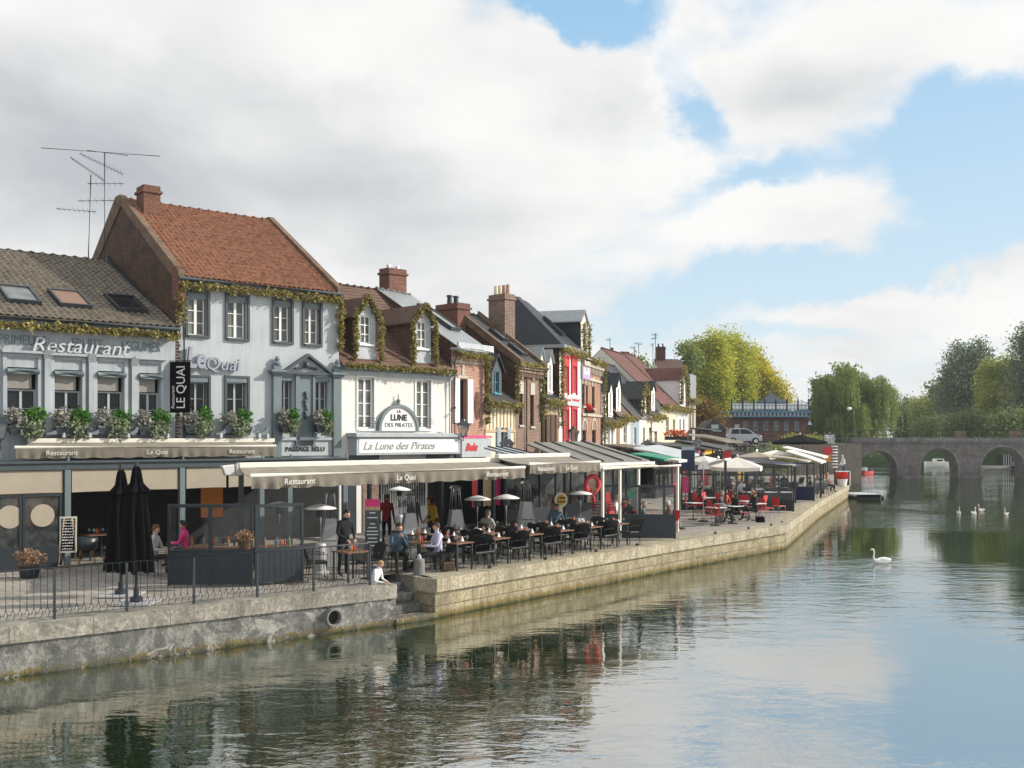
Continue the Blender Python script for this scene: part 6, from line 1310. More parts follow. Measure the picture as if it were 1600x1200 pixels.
# ================================================================ trees
def crownmesh(lobes, n, size, clump=.9, aspect=1.0, up=0., gapz=0):
    tot = sum(l[3][0]*l[3][1]*l[3][2] if isinstance(l[3], tuple) else 1 for l in lobes); C_ = []
    for (x, y, z, rr) in lobes:
        m_ = max(40, int(n*(rr[0]*rr[1]*rr[2])/tot)); nc = max(6, m_//32)
        d = RNG.normal(size=(nc, 3)); d /= np.linalg.norm(d, axis=1)[:, None]; rad = (.45+.55*RNG.random(nc)**.6)
        cc = d*rad[:, None]*np.array(rr)+np.array((x, y, z)); i = RNG.integers(0, nc, m_)
        C_.append(cc[i]+np.clip(RNG.normal(size=(m_, 3)), -1.5, 1.5)*clump*np.array((1, 1, .8))*(.5+RNG.random(m_))[:, None])
    c = np.concatenate(C_); m_ = len(c)
    a = RNG.normal(size=(m_, 3)); a[:, 2] += up; a /= np.linalg.norm(a, axis=1)[:, None]; b = np.cross(a, RNG.normal(size=(m_, 3))); b /= np.linalg.norm(b, axis=1)[:, None]
    s = size*(.6+.8*RNG.random(m_))[:, None]
    v = np.stack([c-a*s*.5*aspect, c-b*s*.35, c+a*s*.5*aspect, c+b*s*.35], 1).reshape(-1, 3); return v
def quadmesh(name, v, m, parent):
    n = len(v)//4; me = bpy.data.meshes.new(name); me.vertices.add(len(v)); me.vertices.foreach_set('co', v.astype(np.float32).ravel())
    me.loops.add(4*n); me.loops.foreach_set('vertex_index', np.arange(4*n, dtype=np.int32)); me.polygons.add(n)
    me.polygons.foreach_set('loop_start', np.arange(0, 4*n, 4, dtype=np.int32)); me.polygons.foreach_set('loop_total', np.full(n, 4, dtype=np.int32)); me.update(calc_edges=True)
    me.materials.append(m); o = bpy.data.objects.new(name, me); COL.objects.link(o); o.parent = parent; return o
def tree(name, label, px, Y, z0, lobes, n, size, lm, tr=.3, clump=.9, group=None, aspect=1., up=0., trunks=None):
    """lobes in pixels: (px, py, rx, ry) seen at distance Y"""
    b = P(px, 685, Y); r = thing(name, label, 'tree', (b.x, b.y, z0), 0, group); L = []
    for (x, y, rx, ry) in lobes:
        q = P(x, y, Y); L.append((q.x-b.x, random.uniform(-.8, .8), q.z-z0, (rx/F*Y, rx/F*Y*.9, ry/F*Y)))
    quadmesh('crown', crownmesh(L, n, size, clump, aspect, up), lm, r)
    f = MB(); top = max(l[2] for l in L); f.tube([(0, 0, -.3), (.1, 0, top*.35), (0, .1, top*.75)], [tr, tr*.75, tr*.25], 8)
    for (x, y, z, rr) in L:
        f.tube([(x*.15, y*.1, max(1.2, z*.35)), (x*.6, y*.5, z*.7), (x, y, z+rr[2]*.3)], [tr*.4, tr*.25, tr*.07], 5)
    f.build('trunk', M['bark'], r); return r
M['bark'] = mat('bark', (.10, .08, .06), .9, .3, 4, .5, 20)
lfp = leafmat('leaf_poplar', (.15, .21, .03), (.68, .66, .09), sc=.22, tr=.45); lfw = leafmat('leaf_willow', (.09, .13, .04), (.32, .38, .11), sc=.3, tr=.35)
lfd = leafmat('leaf_dark_hazed', (.09, .13, .08), (.27, .33, .19), sc=.25, tr=.3); lfg = leafmat('leaf_yellow_green', (.14, .19, .05), (.50, .52, .12), sc=.25, tr=.4); lfm = leafmat('leaf_mid', (.09, .14, .05), (.28, .34, .12), sc=.25, tr=.35); lfo = leafmat('leaf_rust', (.12, .07, .02), (.28, .20, .05), sc=.3, tr=.4)  # lfd carries painted haze: its greens are lifted and blued
tree('poplar_tree', 'tall leftmost poplar turning yellow behind the end of the houses', 1112, 140, 4.1, [(1100, 560, 20, 34), (1116, 545, 13, 30), (1104, 538, 6, 14), (1095, 610, 24, 50), (1118, 620, 26, 55), (1080, 552, 10, 18), (1130, 570, 16, 40), (1124, 532, 6, 14)], 34000, .28, lfp, .4, .55)
tree('poplar_tree', 'tall middle poplar with the highest yellow-green crown', 1142, 146, 4.1, [(1135, 560, 20, 38), (1152, 548, 12, 26), (1145, 528, 7, 16), (1131, 530, 6, 16), (1160, 540, 6, 14), (1145, 600, 26, 60), (1168, 580, 18, 50), (1160, 640, 26, 40), (1138, 650, 22, 35)], 34000, .28, lfp, .4, .55)
tree('poplar_tree', 'right-hand yellow poplar above the building with the blue balcony', 1196, 150, 4.1, [(1180, 570, 16, 30), (1192, 590, 18, 30), (1205, 610, 18, 34), (1222, 622, 12, 26), (1190, 640, 22, 34), (1215, 650, 20, 26), (1176, 620, 18, 40), (1231, 640, 8, 20)], 28000, .28, leafmat('leaf_yellow', (.21, .23, .03), (.84, .72, .08), sc=.22, tr=.45), .35, .55)
tree('small_tree', 'sparse small tree standing over the end house roofs', 1076, 130, 4.1, [(1072, 548, 8, 12), (1080, 560, 9, 14), (1076, 580, 9, 16)], 1800, .36, lfw, .2, .6)
tree('rust_tree', 'rust coloured low tree between the kiosk and the poplars', 1104, 118, 4.0, [(1100, 650, 16, 24), (1115, 662, 14, 18), (1092, 640, 10, 20)], 3000, .32, lfo, .2, .6)
for k, (px, py, w_) in enumerate(((968, 560, 9), (984, 562, 8), (1000, 564, 8))): tree('distant_tree', f'{ORD[k]} distant tree top from the left above the far roofs', px, 135, 4.1, [(px, py+4, w_, 10), (px+3, py+14, w_+4, 12)], 900, .4, lfw, .2, .5, 'tree tops over the far roofs')
# willow
def willow():
    Y = 134; b = P(1332, 685, Y); z0 = 4.1; r = thing('willow_tree', 'broad weeping willow hanging behind the left end of the bridge', 'tree', (b.x-1.2, b.y+2, z0)); o = r.location
    f = MB(); f.tube([(0, 0, -.3), (.2, 0, 3), (.1, 0, 6)], [.5, .42, .3], 8); V = []
    tops = [(1283, 606, 1), (1296, 585, 2), (1312, 574, 3), (1330, 573, 3), (1343, 580, 3), (1352, 592, 2), (1368, 588, 3), (1382, 598, 2), (1392, 604, 1.5), (1290, 622, 3), (1318, 600, 4), (1358, 612, 4), (1378, 622, 3), (1272, 638, 2), (1335, 630, 4), (1300, 645, 4), (1365, 650, 4), (1268, 655, 3), (1345, 655, 4), (1318, 660, 4)]
    for (x, y, ry) in tops:
        q = P(x, y, Y); c = Vector((q.x-o.x, (q.y-o.y)+random.uniform(-ry, ry*.6), q.z-z0)); f.tube([(.1, 0, 3.5), (c.x*.5, c.y*.5, c.z*.85), c], [.2, .12, .05], 5)
        for s in range(75):
            a = random.uniform(0, 2*pi); R = random.uniform(.2, 1.35); st_ = c+Vector((cos(a)*R, sin(a)*R, -.35*R*R+random.uniform(-.3, .25))); Ln = min(random.uniform(2.0, 5.2), st_.z+1.8); k = int(Ln/.17); drift = Vector((cos(a)*.1+.02, sin(a)*.1, 0))
            for j in range(k):
                p = st_+drift*(j/k*3)+Vector((random.gauss(0, .07), random.gauss(0, .07), -Ln*j/k)); w_ = .07+.07*random.random(); h = .24+.18*random.random(); th = random.uniform(0, pi); d = Vector((cos(th)*w_, sin(th)*w_, 0)); dz = Vector((random.gauss(0, .05), random.gauss(0, .05), -h))
                V += [p-d, p+dz*.5-d*.2, p+dz, p+dz*.5+d]
    inner = crownmesh([(P(x, y, Y).x-o.x, 1.2, P(x, y, Y).z-z0, (rx, rx, rz)) for x, y, rx, rz in ((1300, 615, 2.2, 2.6), (1330, 600, 2.6, 2.6), (1362, 622, 2.2, 2.6), (1288, 650, 2.2, 2.6), (1320, 645, 3, 3), (1356, 655, 2.4, 2.4), (1275, 665, 1.4, 1.8))], 15000, .3, .5, 1.6, .0)
    quadmesh('crown', np.concatenate([np.array([tuple(v) for v in V]), inner]), lfw, r); f.build('trunk', M['bark'], r)
willow()
RT = [('broadleaf_tree', 'tall dark tree with the highest crown right of the bridge middle', 1515, 172, [(1500, 560, 18, 24), (1528, 553, 20, 20), (1545, 570, 14, 20), (1488, 590, 18, 26), (1515, 600, 28, 45), (1478, 620, 18, 30), (1505, 650, 30, 32), (1540, 620, 22, 50)], 26000, .36, lfd, .45),
      ('broadleaf_tree', 'yellow-green rounded tree before the tall dark trees at the right', 1562, 152, [(1553, 584, 20, 18), (1573, 576, 18, 18), (1562, 600, 24, 24), (1548, 610, 18, 24), (1570, 615, 20, 34), (1545, 650, 22, 30), (1575, 660, 18, 26)], 22000, .3, lfg, .35),
      ('broadleaf_tree', 'dark tree cut by the right edge of the picture', 1603, 142, [(1598, 545, 12, 26), (1610, 530, 16, 24), (1592, 590, 12, 30), (1612, 590, 24, 50), (1600, 650, 26, 36)], 22000, .3, lfd, .4),
      ('broadleaf_tree', 'loose grey-green tree left of the tall dark one', 1462, 182, [(1464, 612, 12, 18), (1472, 640, 14, 26), (1458, 650, 12, 24)], 3200, .45, lfw, .25),
      ('broadleaf_tree', 'light green small tree above the second bridge arch', 1440, 200, [(1436, 640, 12, 16), (1448, 632, 12, 14), (1442, 665, 14, 20)], 7000, .36, lfg, .25),
      ('broadleaf_tree', 'dark bushy tree just right of the willow', 1412, 205, [(1408, 650, 12, 18), (1420, 640, 12, 18), (1414, 670, 16, 18)], 7000, .36, lfm, .25),
      ('broadleaf_tree', 'low dark tree at the water behind the third arch', 1510, 150, [(1490, 668, 20, 16), (1515, 662, 22, 20), (1540, 668, 22, 16)], 12000, .3, lfm, .25),
      ('broadleaf_tree', 'low green tree between the willow and the tall trees', 1452, 168, [(1440, 674, 12, 12), (1460, 668, 16, 16), (1478, 672, 12, 14)], 7000, .32, lfm, .2),
      ('broadleaf_tree', 'dark low tree by the right edge under the cut-off crown', 1585, 136, [(1570, 668, 18, 18), (1592, 664, 18, 20), (1612, 668, 16, 18)], 12000, .3, lfm, .25),
      ('broadleaf_tree', 'hazy far tree closing the view between willow and small green tree', 1428, 240, [(1405, 668, 14, 16), (1425, 664, 14, 18), (1400, 660, 8, 16)], 3000, .6, lfd, .25)]
for nm, lab, px, Y, lb, n, sz, lm, tr_ in RT: tree(nm, lab, px, Y, 4.0, lb, n, sz, lm, tr_, .75)
tree('broadleaf_tree', 'tree beyond the picture edge on the right bank', 1680, 145, 4.0, [(1670, 560, 30, 40), (1690, 590, 40, 60), (1680, 650, 50, 40)], 7000, .6, lfd, .4, 1.2)
# ================================================================ brick building with blue balcony
Y = 127.; b0 = P(1141, 685, Y); M['blue_trim'] = mat('blue_paint', (.10, .22, .33), .5, .12, 4, .03, 40); r = thing('brick_pavilion', 'low brick building with a blue roof balcony behind the parked car', 'building', (b0.x, b0.y, 4.02)); k_ = Y/F
def lx(px): return (px-1141)*k_
def lz(py): return CZ+(HZ-py)*k_-4.02
WB = lx(1261); f = MB()
hl = [(lx(x), lx(x+8), lz(673), lz(658)) for x in (1161, 1177, 1193, 1209, 1225, 1241)]
wall_holes(f, 0, WB, 0, lz(652), hl+[(lx(1148), lx(1156), 0, lz(663))], 0, .15, 0); f.box(0, WB, .3, 7, 0, lz(652), 0)
for x in (0, WB): f.quad((x, 0, 0), (x, .3, 0), (x, .3, lz(652)), (x, 0, lz(652)), 0)
f.build('wall', M['brick_red'], r)
for h in hl:
    q = MB(); q.box(h[0]-.08, h[1]+.08, -.04, -.002, h[2]-.1, h[2]); q.box(h[0]-.1, h[0], -.04, -.002, h[2], h[3]+.1); q.box(h[1], h[1]+.1, -.04, -.002, h[2], h[3]+.1); q.box(h[0], h[1], -.04, -.002, h[3], h[3]+.1); q.build('window_surround', M['trim'], r); window(r, *h, 'blue_pale', 'greyglass', 1, 2, .08, .08)
f = MB(); f.box(lx(1148), lx(1156), .05, .12, 0, lz(663)); f.build('door', M['alu'], r)
f = MB(); f.box(-.2, WB+.2, -.9, 7, lz(652)+.005, lz(652)+.2); f.box(-.2, WB+.2, -.9, 7, lz(645), lz(642)); f.build('balcony_floor', M['blue_trim'], r)
f = MB(); f.box(.1, WB-.1, -.8, -.3, lz(652)+.21, lz(645)-.01); f.build('bracket_panel', M['wall2'], r)
for k in range(20): f = MB(); x = .1+k*(WB-.3)/19; f.box(x, x+.18, -.87, -.801, lz(652)+.21, lz(645)-.01); f.build('bracket', M['navy'], r)
f = MB()
for z in (lz(641)+.1, lz(634), lz(629)): f.box(0, WB, -.86, -.82, z, z+.06)
for k in range(22):
    x = k*WB/21
    f.box(x-.02, x+.02, -.86, -.82, lz(642), lz(629)) if k % 3 else f.box(x-.025, x+.025, -.87, -.81, lz(642), lz(629))
f.build('balustrade', M['blue_cyan'], r)
for k in range(8): f = MB(); x = k*WB/7; f.lathe([(.1, lz(642)), (.09, lz(628)), (.13, lz(627)), (.02, lz(622))], (x, -.84, 0), 6); f.build('balcony_post', M['navy'], r)
f = MB(); f.box(0, WB, -.83, -.815, lz(641)+.05, lz(631)); f.build('glass_screen', M['white'], r)
f = MB(); cx = lx(1211); hw = lx(1232)-cx; z0, z1, z2 = lz(629), lz(624), lz(612); y0 = .5
f.add([(cx-hw, y0, z0), (cx+hw, y0, z0), (cx+hw, y0+3, z0), (cx-hw, y0+3, z0), (cx, y0+1.5, z2)], [(0, 1, 4), (1, 2, 4), (2, 3, 4), (3, 0, 4), (3, 2, 1, 0)]); f.lathe([(.05, z2-.1), (.03, z2+.3), (.01, z2+.5)], (cx, y0+1.5, 0), 6); f.box(cx-hw+.2, cx+hw-.2, y0+.2, y0+2.8, lz(642), z0-.01); f.build('pavilion_roof', M['trim'], r)
# crossing sign
p = P(1265, 662, 112); r = thing('crossing_sign', 'blue square pedestrian crossing sign beside the willow', 'sign', (p.x, p.y, 4.03)); z = p.z-4.03; f = MB(); f.tube([(0, .03, 0), (0, .03, z+.5)], .03, 6); f.build('post', M['alu'], r)
f = MB(); f.box(-.32, .32, -.02, .0, z-.35, z+.45); f.build('panel', M['navy'], r); f = MB(); f.prism([(-.24, z-.12), (.24, z-.12), (0, z+.36)], -.03, -.021, 'y'); f.build('white_triangle', M['white'], r)
f = MB(); f.ell((0, -.034, z+.19), (.035, .003, .035), 8); f.prism([(-.03, z+.0), (.03, z+.0), (.03, z+.14), (-.03, z+.14)], -.036, -.031, 'y'); f.prism([(-.08, z-.1), (-.04, z-.1), (.02, z+.01), (-.02, z+.01)], -.036, -.031, 'y'); f.prism([(.04, z-.1), (.08, z-.1), (.02, z+.01), (-.02, z+.01)], -.0365, -.0315, 'y'); f.build('walking_figure', M['navy'], r)
p = P(1327, 640, 116); r = thing('street_lamp', 'slim street lamp with a pale globe in front of the willow', 'street lamp', (p.x, p.y, 4.0)); f = MB(); f.tube([(0, 0, 0), (0, 0, p.z-4)], .05, 6); f.build('post', M['dark'], r); f = MB(); f.ell((0, 0, p.z-3.9), (.25, .25, .2), 10); f.build('lamp_globe', M['glassy_lamp'], r)
# ================================================================ car
def car():
    Y = 97.; p = P(1160, 685, Y); r = thing('parked_car', 'silver compact car parked on the raised road', 'car', (p.x, p.y, 4.03), 0); m_ = mat('car_silver', (.36, .39, .43), .3, .05, 3, 0, metal=.5, coat=.5)
    prof = [(-1.6, .28), (-1.62, .75), (-1.45, .95), (-1.35, 1.42), (-1.0, 1.5), (.1, 1.5), (.45, 1.38), (1.05, .98), (1.5, .85), (1.68, .62), (1.68, .3)]
    f = MB()
    vs = []; n = len(prof)
    for y, ins in ((-.82, 0), (-.80, 0), (.80, 0), (.82, 0)):
        for (x, z) in prof:
            k = .10*max(0, (z-.9)/.6); vs.append((x, y*(1-k) if y else y, z))
    f.add(vs, [tuple(range(n-1, -1, -1)), tuple(range(3*n, 4*n))]+[(j*n+i, j*n+(i+1) % n, (j+1)*n+(i+1) % n, (j+1)*n+i) for j in range(3) for i in range(n)]); f.build('body', m_, r, bevel=.05)
    for a, b in (([(-1.25, .97), (-.45, .97), (-.45, 1.4), (-1.15, 1.4)], 0), ([(-.38, .97), (.85, .97), (.35, 1.34), (.1, 1.41), (-.38, 1.41)], 0)):
        f = MB(); f.add([(x, -.84+.08*max(0, (z-.9)/.6)-.003, z) for x, z in a], [tuple(range(len(a)))]); f.build('side_window', M['dkglass'], r)
    f = MB(); f.add([(.5, -.68, 1.39), (.5, .68, 1.39), (1.05, .74, 1.01), (1.05, -.74, 1.01)], [(0, 3, 2, 1)]); f.build('windscreen', M['dkglass'], r)
    for x in (-1.05, 1.05):
        for y in (-.8, .72): f = MB(); f.M = Matrix.Translation((x, y, .3)) @ Matrix.Rotation(pi/2, 4, 'X'); f.lathe([(.3, -.04), (.31, 0), (.31, .1), (.27, .12)], (0, 0, 0), 18); w_ = f.build('wheel', M['black'], r); f = MB(); f.M = Matrix.Translation((x, y, .3)) @ Matrix.Rotation(pi/2, 4, 'X'); f.lathe([(.18, .122), (.18, .135)], (0, 0, 0), 12); f.build('rim', M['steel'], w_)
    for y in (-.66, .66): f = MB(); f.ell((1.56, y, .74), (.12, .14, .08), 10); f.build('headlight', M['glassy_lamp'], r)
car()
p = P(1190, 697, 94); r = thing('road_railing', 'grey slanting handrail below the parked silver car', 'railing', p); f = MB(); f.tube([(-2.2, 0, .1), (-.6, 0, .1), (.35, 0, -.35)], .04, 6)
for x in (-2.1, -1.3, -.6): f.tube([(x, 0, .1), (x, 0, -.4)], .03, 5)
f.build('rail', M['alu'], r)
# ================================================================ boats and pontoon
def boat(label, px, Y, L, H, hull, cab, rz=0, name='boat'):
    p = P(px, 685, Y); r = thing(name, label, 'boat', (p.x, Y, 0), rz); f = MB(); n = 12; vs = []
    for i in range(n+1):
        t = i/n; x = -L/2+L*t; w_ = L*.16*(1-abs(2*t-1)**3*.85) if t > .5 else L*.16*(1-abs(2*t-1)**6*.3); s = .12*(2*t-1)**2
        vs += [(x, -w_*.6, -.1), (x, -w_, H+s), (x, -w_*.9, H+s+.01), (x, w_*.9, H+s+.01), (x, w_, H+s), (x, w_*.6, -.1)]
    f.add(vs, [(i*6+j, (i+1)*6+j, (i+1)*6+(j+1) % 6, i*6+(j+1) % 6) for i in range(n) for j in range(6)]+[(5, 4, 3, 2, 1, 0), tuple(n*6+j for j in range(6))]); f.build('hull', M[hull], r)
    if cab: f = MB(); f.prism([(-L*.2, H+.02), (L*.18, H+.02), (L*.12, H+.55), (-L*.18, H+.55)], -L*.1, L*.1, 'y'); c_ = f.build('cabin', M[cab], r); f = MB(); f.box(-L*.12, L*.08, -L*.1-.01, -L*.1-.002, H+.15, H+.4); f.build('cabin_window', M['dkglass'], c_)
    f = MB(); f.tube([(-L*.45, 0, H+.06), (L*.45, 0, H+.06)], .03, 5); f.build('gunwale_trim', M['dark'], r); return r
boat('white cabin boat seen through the middle arch of the bridge', 1467, 165, 4.6, .75, 'white', 'white', .1)
boat('white pointed boat seen through the left arch', 1350, 136, 3.0, .6, 'white', None, 1.2)
boat('dark red small boat in the left arch beside the white one', 1356, 131, 2.2, .35, 'red_paint', None, .6)
boat('long pale boat seen through the right arch', 1556, 150, 5.5, .55, 'alu', None, .2)
r = thing('floating_shed', 'dark boat shed with pale vertical slats behind the right arch', 'shed', (P(1588, 685, 150).x, 150, 0)); f = MB(); f.box(-2, 2.2, 0, 2, .2, 2.2); f.build('wall', M['inside'], r); f = MB()
for k in range(8): f.box(-1.9+k*.35, -1.78+k*.35, -.05, -.002, .5, 2.2)
f.build('slats', M['white'], r)
p = gp(1344, 75); r = thing('pontoon', 'low white floating pontoon moored at the end of the quay', 'pontoon', (P(1343, 685, 79).x, 79, 0), .12); f = MB(); f.box(-1.0, 1.15, -1.6, 1.8, .18, .32); f.build('deck', M['wall2'], r); f = MB(); f.box(-.9, 1.0, -1.4, 1.6, -.15, .178); f.build('float', M['dark'], r)
f = MB(); f.box(1.0, 1.16, -1.6, -1.5, -.2, .178); f.box(-1.0, .9, -1.68, -1.602, .1, .33); f.build('fender', M['black'], r)
# ================================================================ swans
def skinobj(name, verts, edges, radii, root=0, sub=2, parent=None, mats=None, pick=None):
    me = bpy.data.meshes.new('t'); me.from_pydata([tuple(v) for v in verts], edges, []); o = bpy.data.objects.new('t', me); COL.objects.link(o)
    m_ = o.modifiers.new('s', 'SKIN'); m_.use_smooth_shade = True
    sv = me.skin_vertices[0].data if me.skin_vertices else None
    if sv is None:
        bpy.context.view_layer.update(); dg = bpy.context.evaluated_depsgraph_get(); sv = me.skin_vertices[0].data
    for i, rr in enumerate(radii): sv[i].radius = rr if isinstance(rr, tuple) else (rr, rr); sv[i].use_root = (i == root)
    s_ = o.modifiers.new('u', 'SUBSURF'); s_.levels = sub; s_.render_levels = sub
    bpy.context.view_layer.update(); dg = bpy.context.evaluated_depsgraph_get(); nm = bpy.data.meshes.new_from_object(o.evaluated_get(dg)); bpy.data.objects.remove(o)
    nm.name = name; nm.materials.clear()
    for q in mats: nm.materials.append(q)
    if pick:
        idx = [pick(pl.center) for pl in nm.polygons]; nm.polygons.foreach_set('material_index', idx)
    nm.polygons.foreach_set('use_smooth', [True]*len(nm.polygons)); r_ = bpy.data.objects.new(name, nm); COL.objects.link(r_); r_.parent = parent; return r_
def swan(label, px, py, rz, sc, young=False, group=None):
    Y = CZ*F/(py-HZ); p = P(px, 685, Y); r = thing('swan', label, 'swan', (p.x, Y, 0), rz, group); r.scale = (sc, sc, sc)
    V = [(.62, 0, .16), (.45, 0, .13), (.2, 0, .13), (-.1, 0, .12), (-.32, 0, .13), (-.46, 0, .24), (-.50, 0, .42), (-.46, 0, .60), (-.47, 0, .76), (-.53, 0, .86), (-.61, 0, .86), (-.70, 0, .82)]
    R = [(.03, .03), (.10, .09), (.20, .17), (.22, .18), (.15, .14), (.065, .065), (.045, .045), (.042, .042), (.045, .045), (.05, .055), (.055, .055), (.03, .025)]
    w_ = mat('feather_white', (.78, .78, .76), .8, .06, 8, .3, 30) if 'fw' not in M else M['fw']; M['fw'] = w_; M.setdefault('fg', mat('feather_grey', (.36, .33, .29), .8, .25, 6, .3, 30)); M.setdefault('fy', mat('feather_dun', (.62, .58, .5), .8, .25, 6, .3, 30))
    skinobj('body', V, [(i, i+1) for i in range(11)], R, 3, 2, r, [M['fy'] if young else w_])
    f = MB(); f.tube([(-.69, 0, .825), (-.76, 0, .80), (-.82, 0, .785)], [.03, .024, .012], 8); f.build('beak', M['orange'] if not young else M['fg'], r)
    for s in (-1, 1):
        f = MB(); f.ell((.2, s*.15, .22), (.38, .09, .14), 14); f.build('wing', M['fg'] if young else w_, r, smooth=True); f = MB(); f.ell((-.61, s*.05, .875), (.012, .008, .012), 6); f.build('eye', M['black'], r)
swan('large white swan swimming alone in front of the bridge', 1377, 880, .15, .60)
swan('young swan, leftmost of the four near the bridge', 1498, 803, 1.3, .5, True, 'four swans swimming towards the bridge')
swan('whitest of the four swans near the bridge', 1522, 804, 1.4, .54, False, 'four swans swimming towards the bridge')
swan('grey-backed young swan behind the whitest one near the bridge', 1533, 799, .6, .5, True, 'four swans swimming towards the bridge')
swan('young swan, rightmost of the four near the bridge', 1572, 805, .9, .5, True, 'four swans swimming towards the bridge')
# ================================================================ people
SK = mat('skin', (.50, .28, .19), .55, .08, 6, .03, 60)
def cloth(c, n): return mat('cloth_'+n, c, .9, .25, 6, .4, 45)
CLO = {'black': cloth((.012, .012, .014), 'black'), 'navy': cloth((.02, .025, .05), 'navy'), 'red': cloth((.22, .012, .018), 'red'), 'white': cloth((.72, .72, .72), 'white'), 'lilac': cloth((.50, .50, .66), 'lilac'), 'teal': cloth((.06, .11, .15), 'teal'), 'grey': cloth((.12, .12, .12), 'grey'),
       'yellow': cloth((.58, .34, .03), 'yellow'), 'pink': cloth((.75, .04, .22), 'pink'), 'brown': cloth((.12, .055, .04), 'brown'), 'jeans': cloth((.03, .05, .09), 'jeans'), 'orange': cloth((.50, .10, .03), 'orange'), 'shoe': cloth((.01, .01, .01), 'shoe'), 'pale': cloth((.45, .43, .40), 'pale')}
HAIR = {'dark': (.015, .010, .008), 'brown': (.06, .03, .018), 'blond': (.35, .22, .09), 'white': (.55, .54, .50), 'grey': (.22, .21, .20), 'auburn': (.12, .03, .015)}
HAIR = {k: mat('hair_'+k, v, .6, .3, 20, .5, 90) for k, v in HAIR.items()}
def person(label, pos, rz, pose='stand', top='black', bot='black', hair='dark', hs=1.0, lean=0., long=False, arms='down', group=None, twist=0.):
    """faces local -Y; built at 1.75 m"""
    r = thing('person', label, 'person', pos, rz, group); r.scale = (hs, hs, hs)
    sit = pose in ('sit', 'stretch'); hz_ = .50 if sit else .94
    J = {}; J['pel'] = Vector((0, 0, hz_))
    Rl = Matrix.Rotation(lean, 3, 'X')
    def up(x, y, z): return J['pel']+Rl @ Vector((x, y, z))
    J['sp'] = up(0, .0, .20); J['ch'] = up(0, -.01, .40); J['nk'] = up(0, -.01, .54); J['hb'] = up(0, -.03, .62); J['hd'] = up(0, -.035, .70); J['ht'] = up(0, -.02, .77); J['nose'] = up(0, -.135, .685)
    names = ['pel', 'sp', 'ch', 'nk', 'hb', 'hd', 'ht']; rad = {'pel': (.155, .12), 'sp': (.14, .105), 'ch': (.165, .115), 'nk': (.058, .058), 'hb': (.07, .075), 'hd': (.085, .098), 'ht': (.065, .075)}
    E = [('pel', 'sp'), ('sp', 'ch'), ('ch', 'nk'), ('nk', 'hb'), ('hb', 'hd'), ('hd', 'ht')]
    region = {('pel', 'sp'): 1, ('sp', 'ch'): 1, ('ch', 'nk'): 1, ('nk', 'hb'): 0, ('hb', 'hd'): 0, ('hd', 'ht'): 0}
    for s, S_ in ((-1, 'L'), (1, 'R')):
        J['sh'+S_] = up(s*.18, 0, .47)
        if arms == 'down': el, wr = up(s*.24, .03, .19), up(s*.25, -.06, -.06)
        elif arms == 'table': el, wr = up(s*.26, -.12, .20), up(s*.14, -.36, .22)
        elif arms == 'face': el, wr = up(s*.22, -.22, .22), up(s*.05, -.24, .50)
        elif arms == 'work': el, wr = up(s*.25, -.08, .2), up(s*.12, -.34, .10)
        else: el, wr = up(s*.25, .02, .2), (up(.12, -.3, .3) if s > 0 else up(s*.2, -.25, .1))
        J['el'+S_] = el; J['wr'+S_] = wr; d = (wr-el).normalized(); J['pm'+S_] = wr+d*.06
        for a, b, g in (('ch', 'sh', 1), ('sh', 'el', 1), ('el', 'wr', 1), ('wr', 'pm', 0)): k_ = (a if a == 'ch' else a+S_, b+S_); E.append(k_); region[k_] = g
        rad['sh'+S_] = (.068, .068); rad['el'+S_] = (.046, .046); rad['wr'+S_] = (.029, .029); rad['pm'+S_] = (.034, .024)
        side = d.cross(Vector((0, 0, 1))) if abs(d.z) < .9 else Vector((1, 0, 0)); side.normalize(); cu = d.cross(side).normalized()
        if cu.z > 0: cu = -cu
        for k, ln_ in enumerate((.07, .08, .076, .06)):
            a_, b_ = 'f%d%s' % (k, S_), 'g%d%s' % (k, S_); o_ = side*(-.027+.018*k); J[a_] = J['pm'+S_]+o_+d*ln_*.55+cu*.006; J[b_] = J[a_]+d*ln_*.4+cu*.025; rad[a_] = (.009, .009); rad[b_] = (.0075, .0075)
            for e_ in (('pm'+S_, a_), (a_, b_)): E.append(e_); region[e_] = 0
        a_, b_ = 't1'+S_, 't2'+S_; J[a_] = J['wr'+S_]+d*.03-side*.04+cu*.012; J[b_] = J[a_]+d*.035-side*.012+cu*.01; rad[a_] = (.011, .011); rad[b_] = (.009, .009)
        for e_ in (('wr'+S_, a_), (a_, b_)): E.append(e_); region[e_] = 0
        J['hp'+S_] = J['pel']+Vector((s*.095, 0, -.05))
        if pose == 'sit': J['kn'+S_] = Vector((s*.13, -.44, .50)); J['an'+S_] = Vector((s*.14, -.44+(.12 if s > 0 else -.10), .09))
        elif pose == 'stride': J['kn'+S_] = Vector((s*.10, -.16 if s > 0 else .02, .50)); J['an'+S_] = Vector((s*.09, -.22 if s > 0 else .26, .09 if s > 0 else .14))
        elif pose == 'stretch': J['kn'+S_] = Vector((s*.12, -.46, .46)); J['an'+S_] = Vector((s*.10, -.80, .10))
        else: J['kn'+S_] = Vector((s*.10, -.02, .50)); J['an'+S_] = Vector((s*.11, .03, .09))
        J['to'+S_] = J['an'+S_]+Vector((s*.02, -.17, -.045))
        for a, b, g in (('pel', 'hp', 2), ('hp', 'kn', 2), ('kn', 'an', 2), ('an', 'to', 3)): k_ = (a if a == 'pel' else a+S_, b+S_); E.append(k_); region[k_] = g
        rad['hp'+S_] = (.095, .095); rad['kn'+S_] = (.062, .062); rad['an'+S_] = (.045, .045); rad['to'+S_] = (.038, .03)
    if pose == 'stretch': J['pel'].z = .5
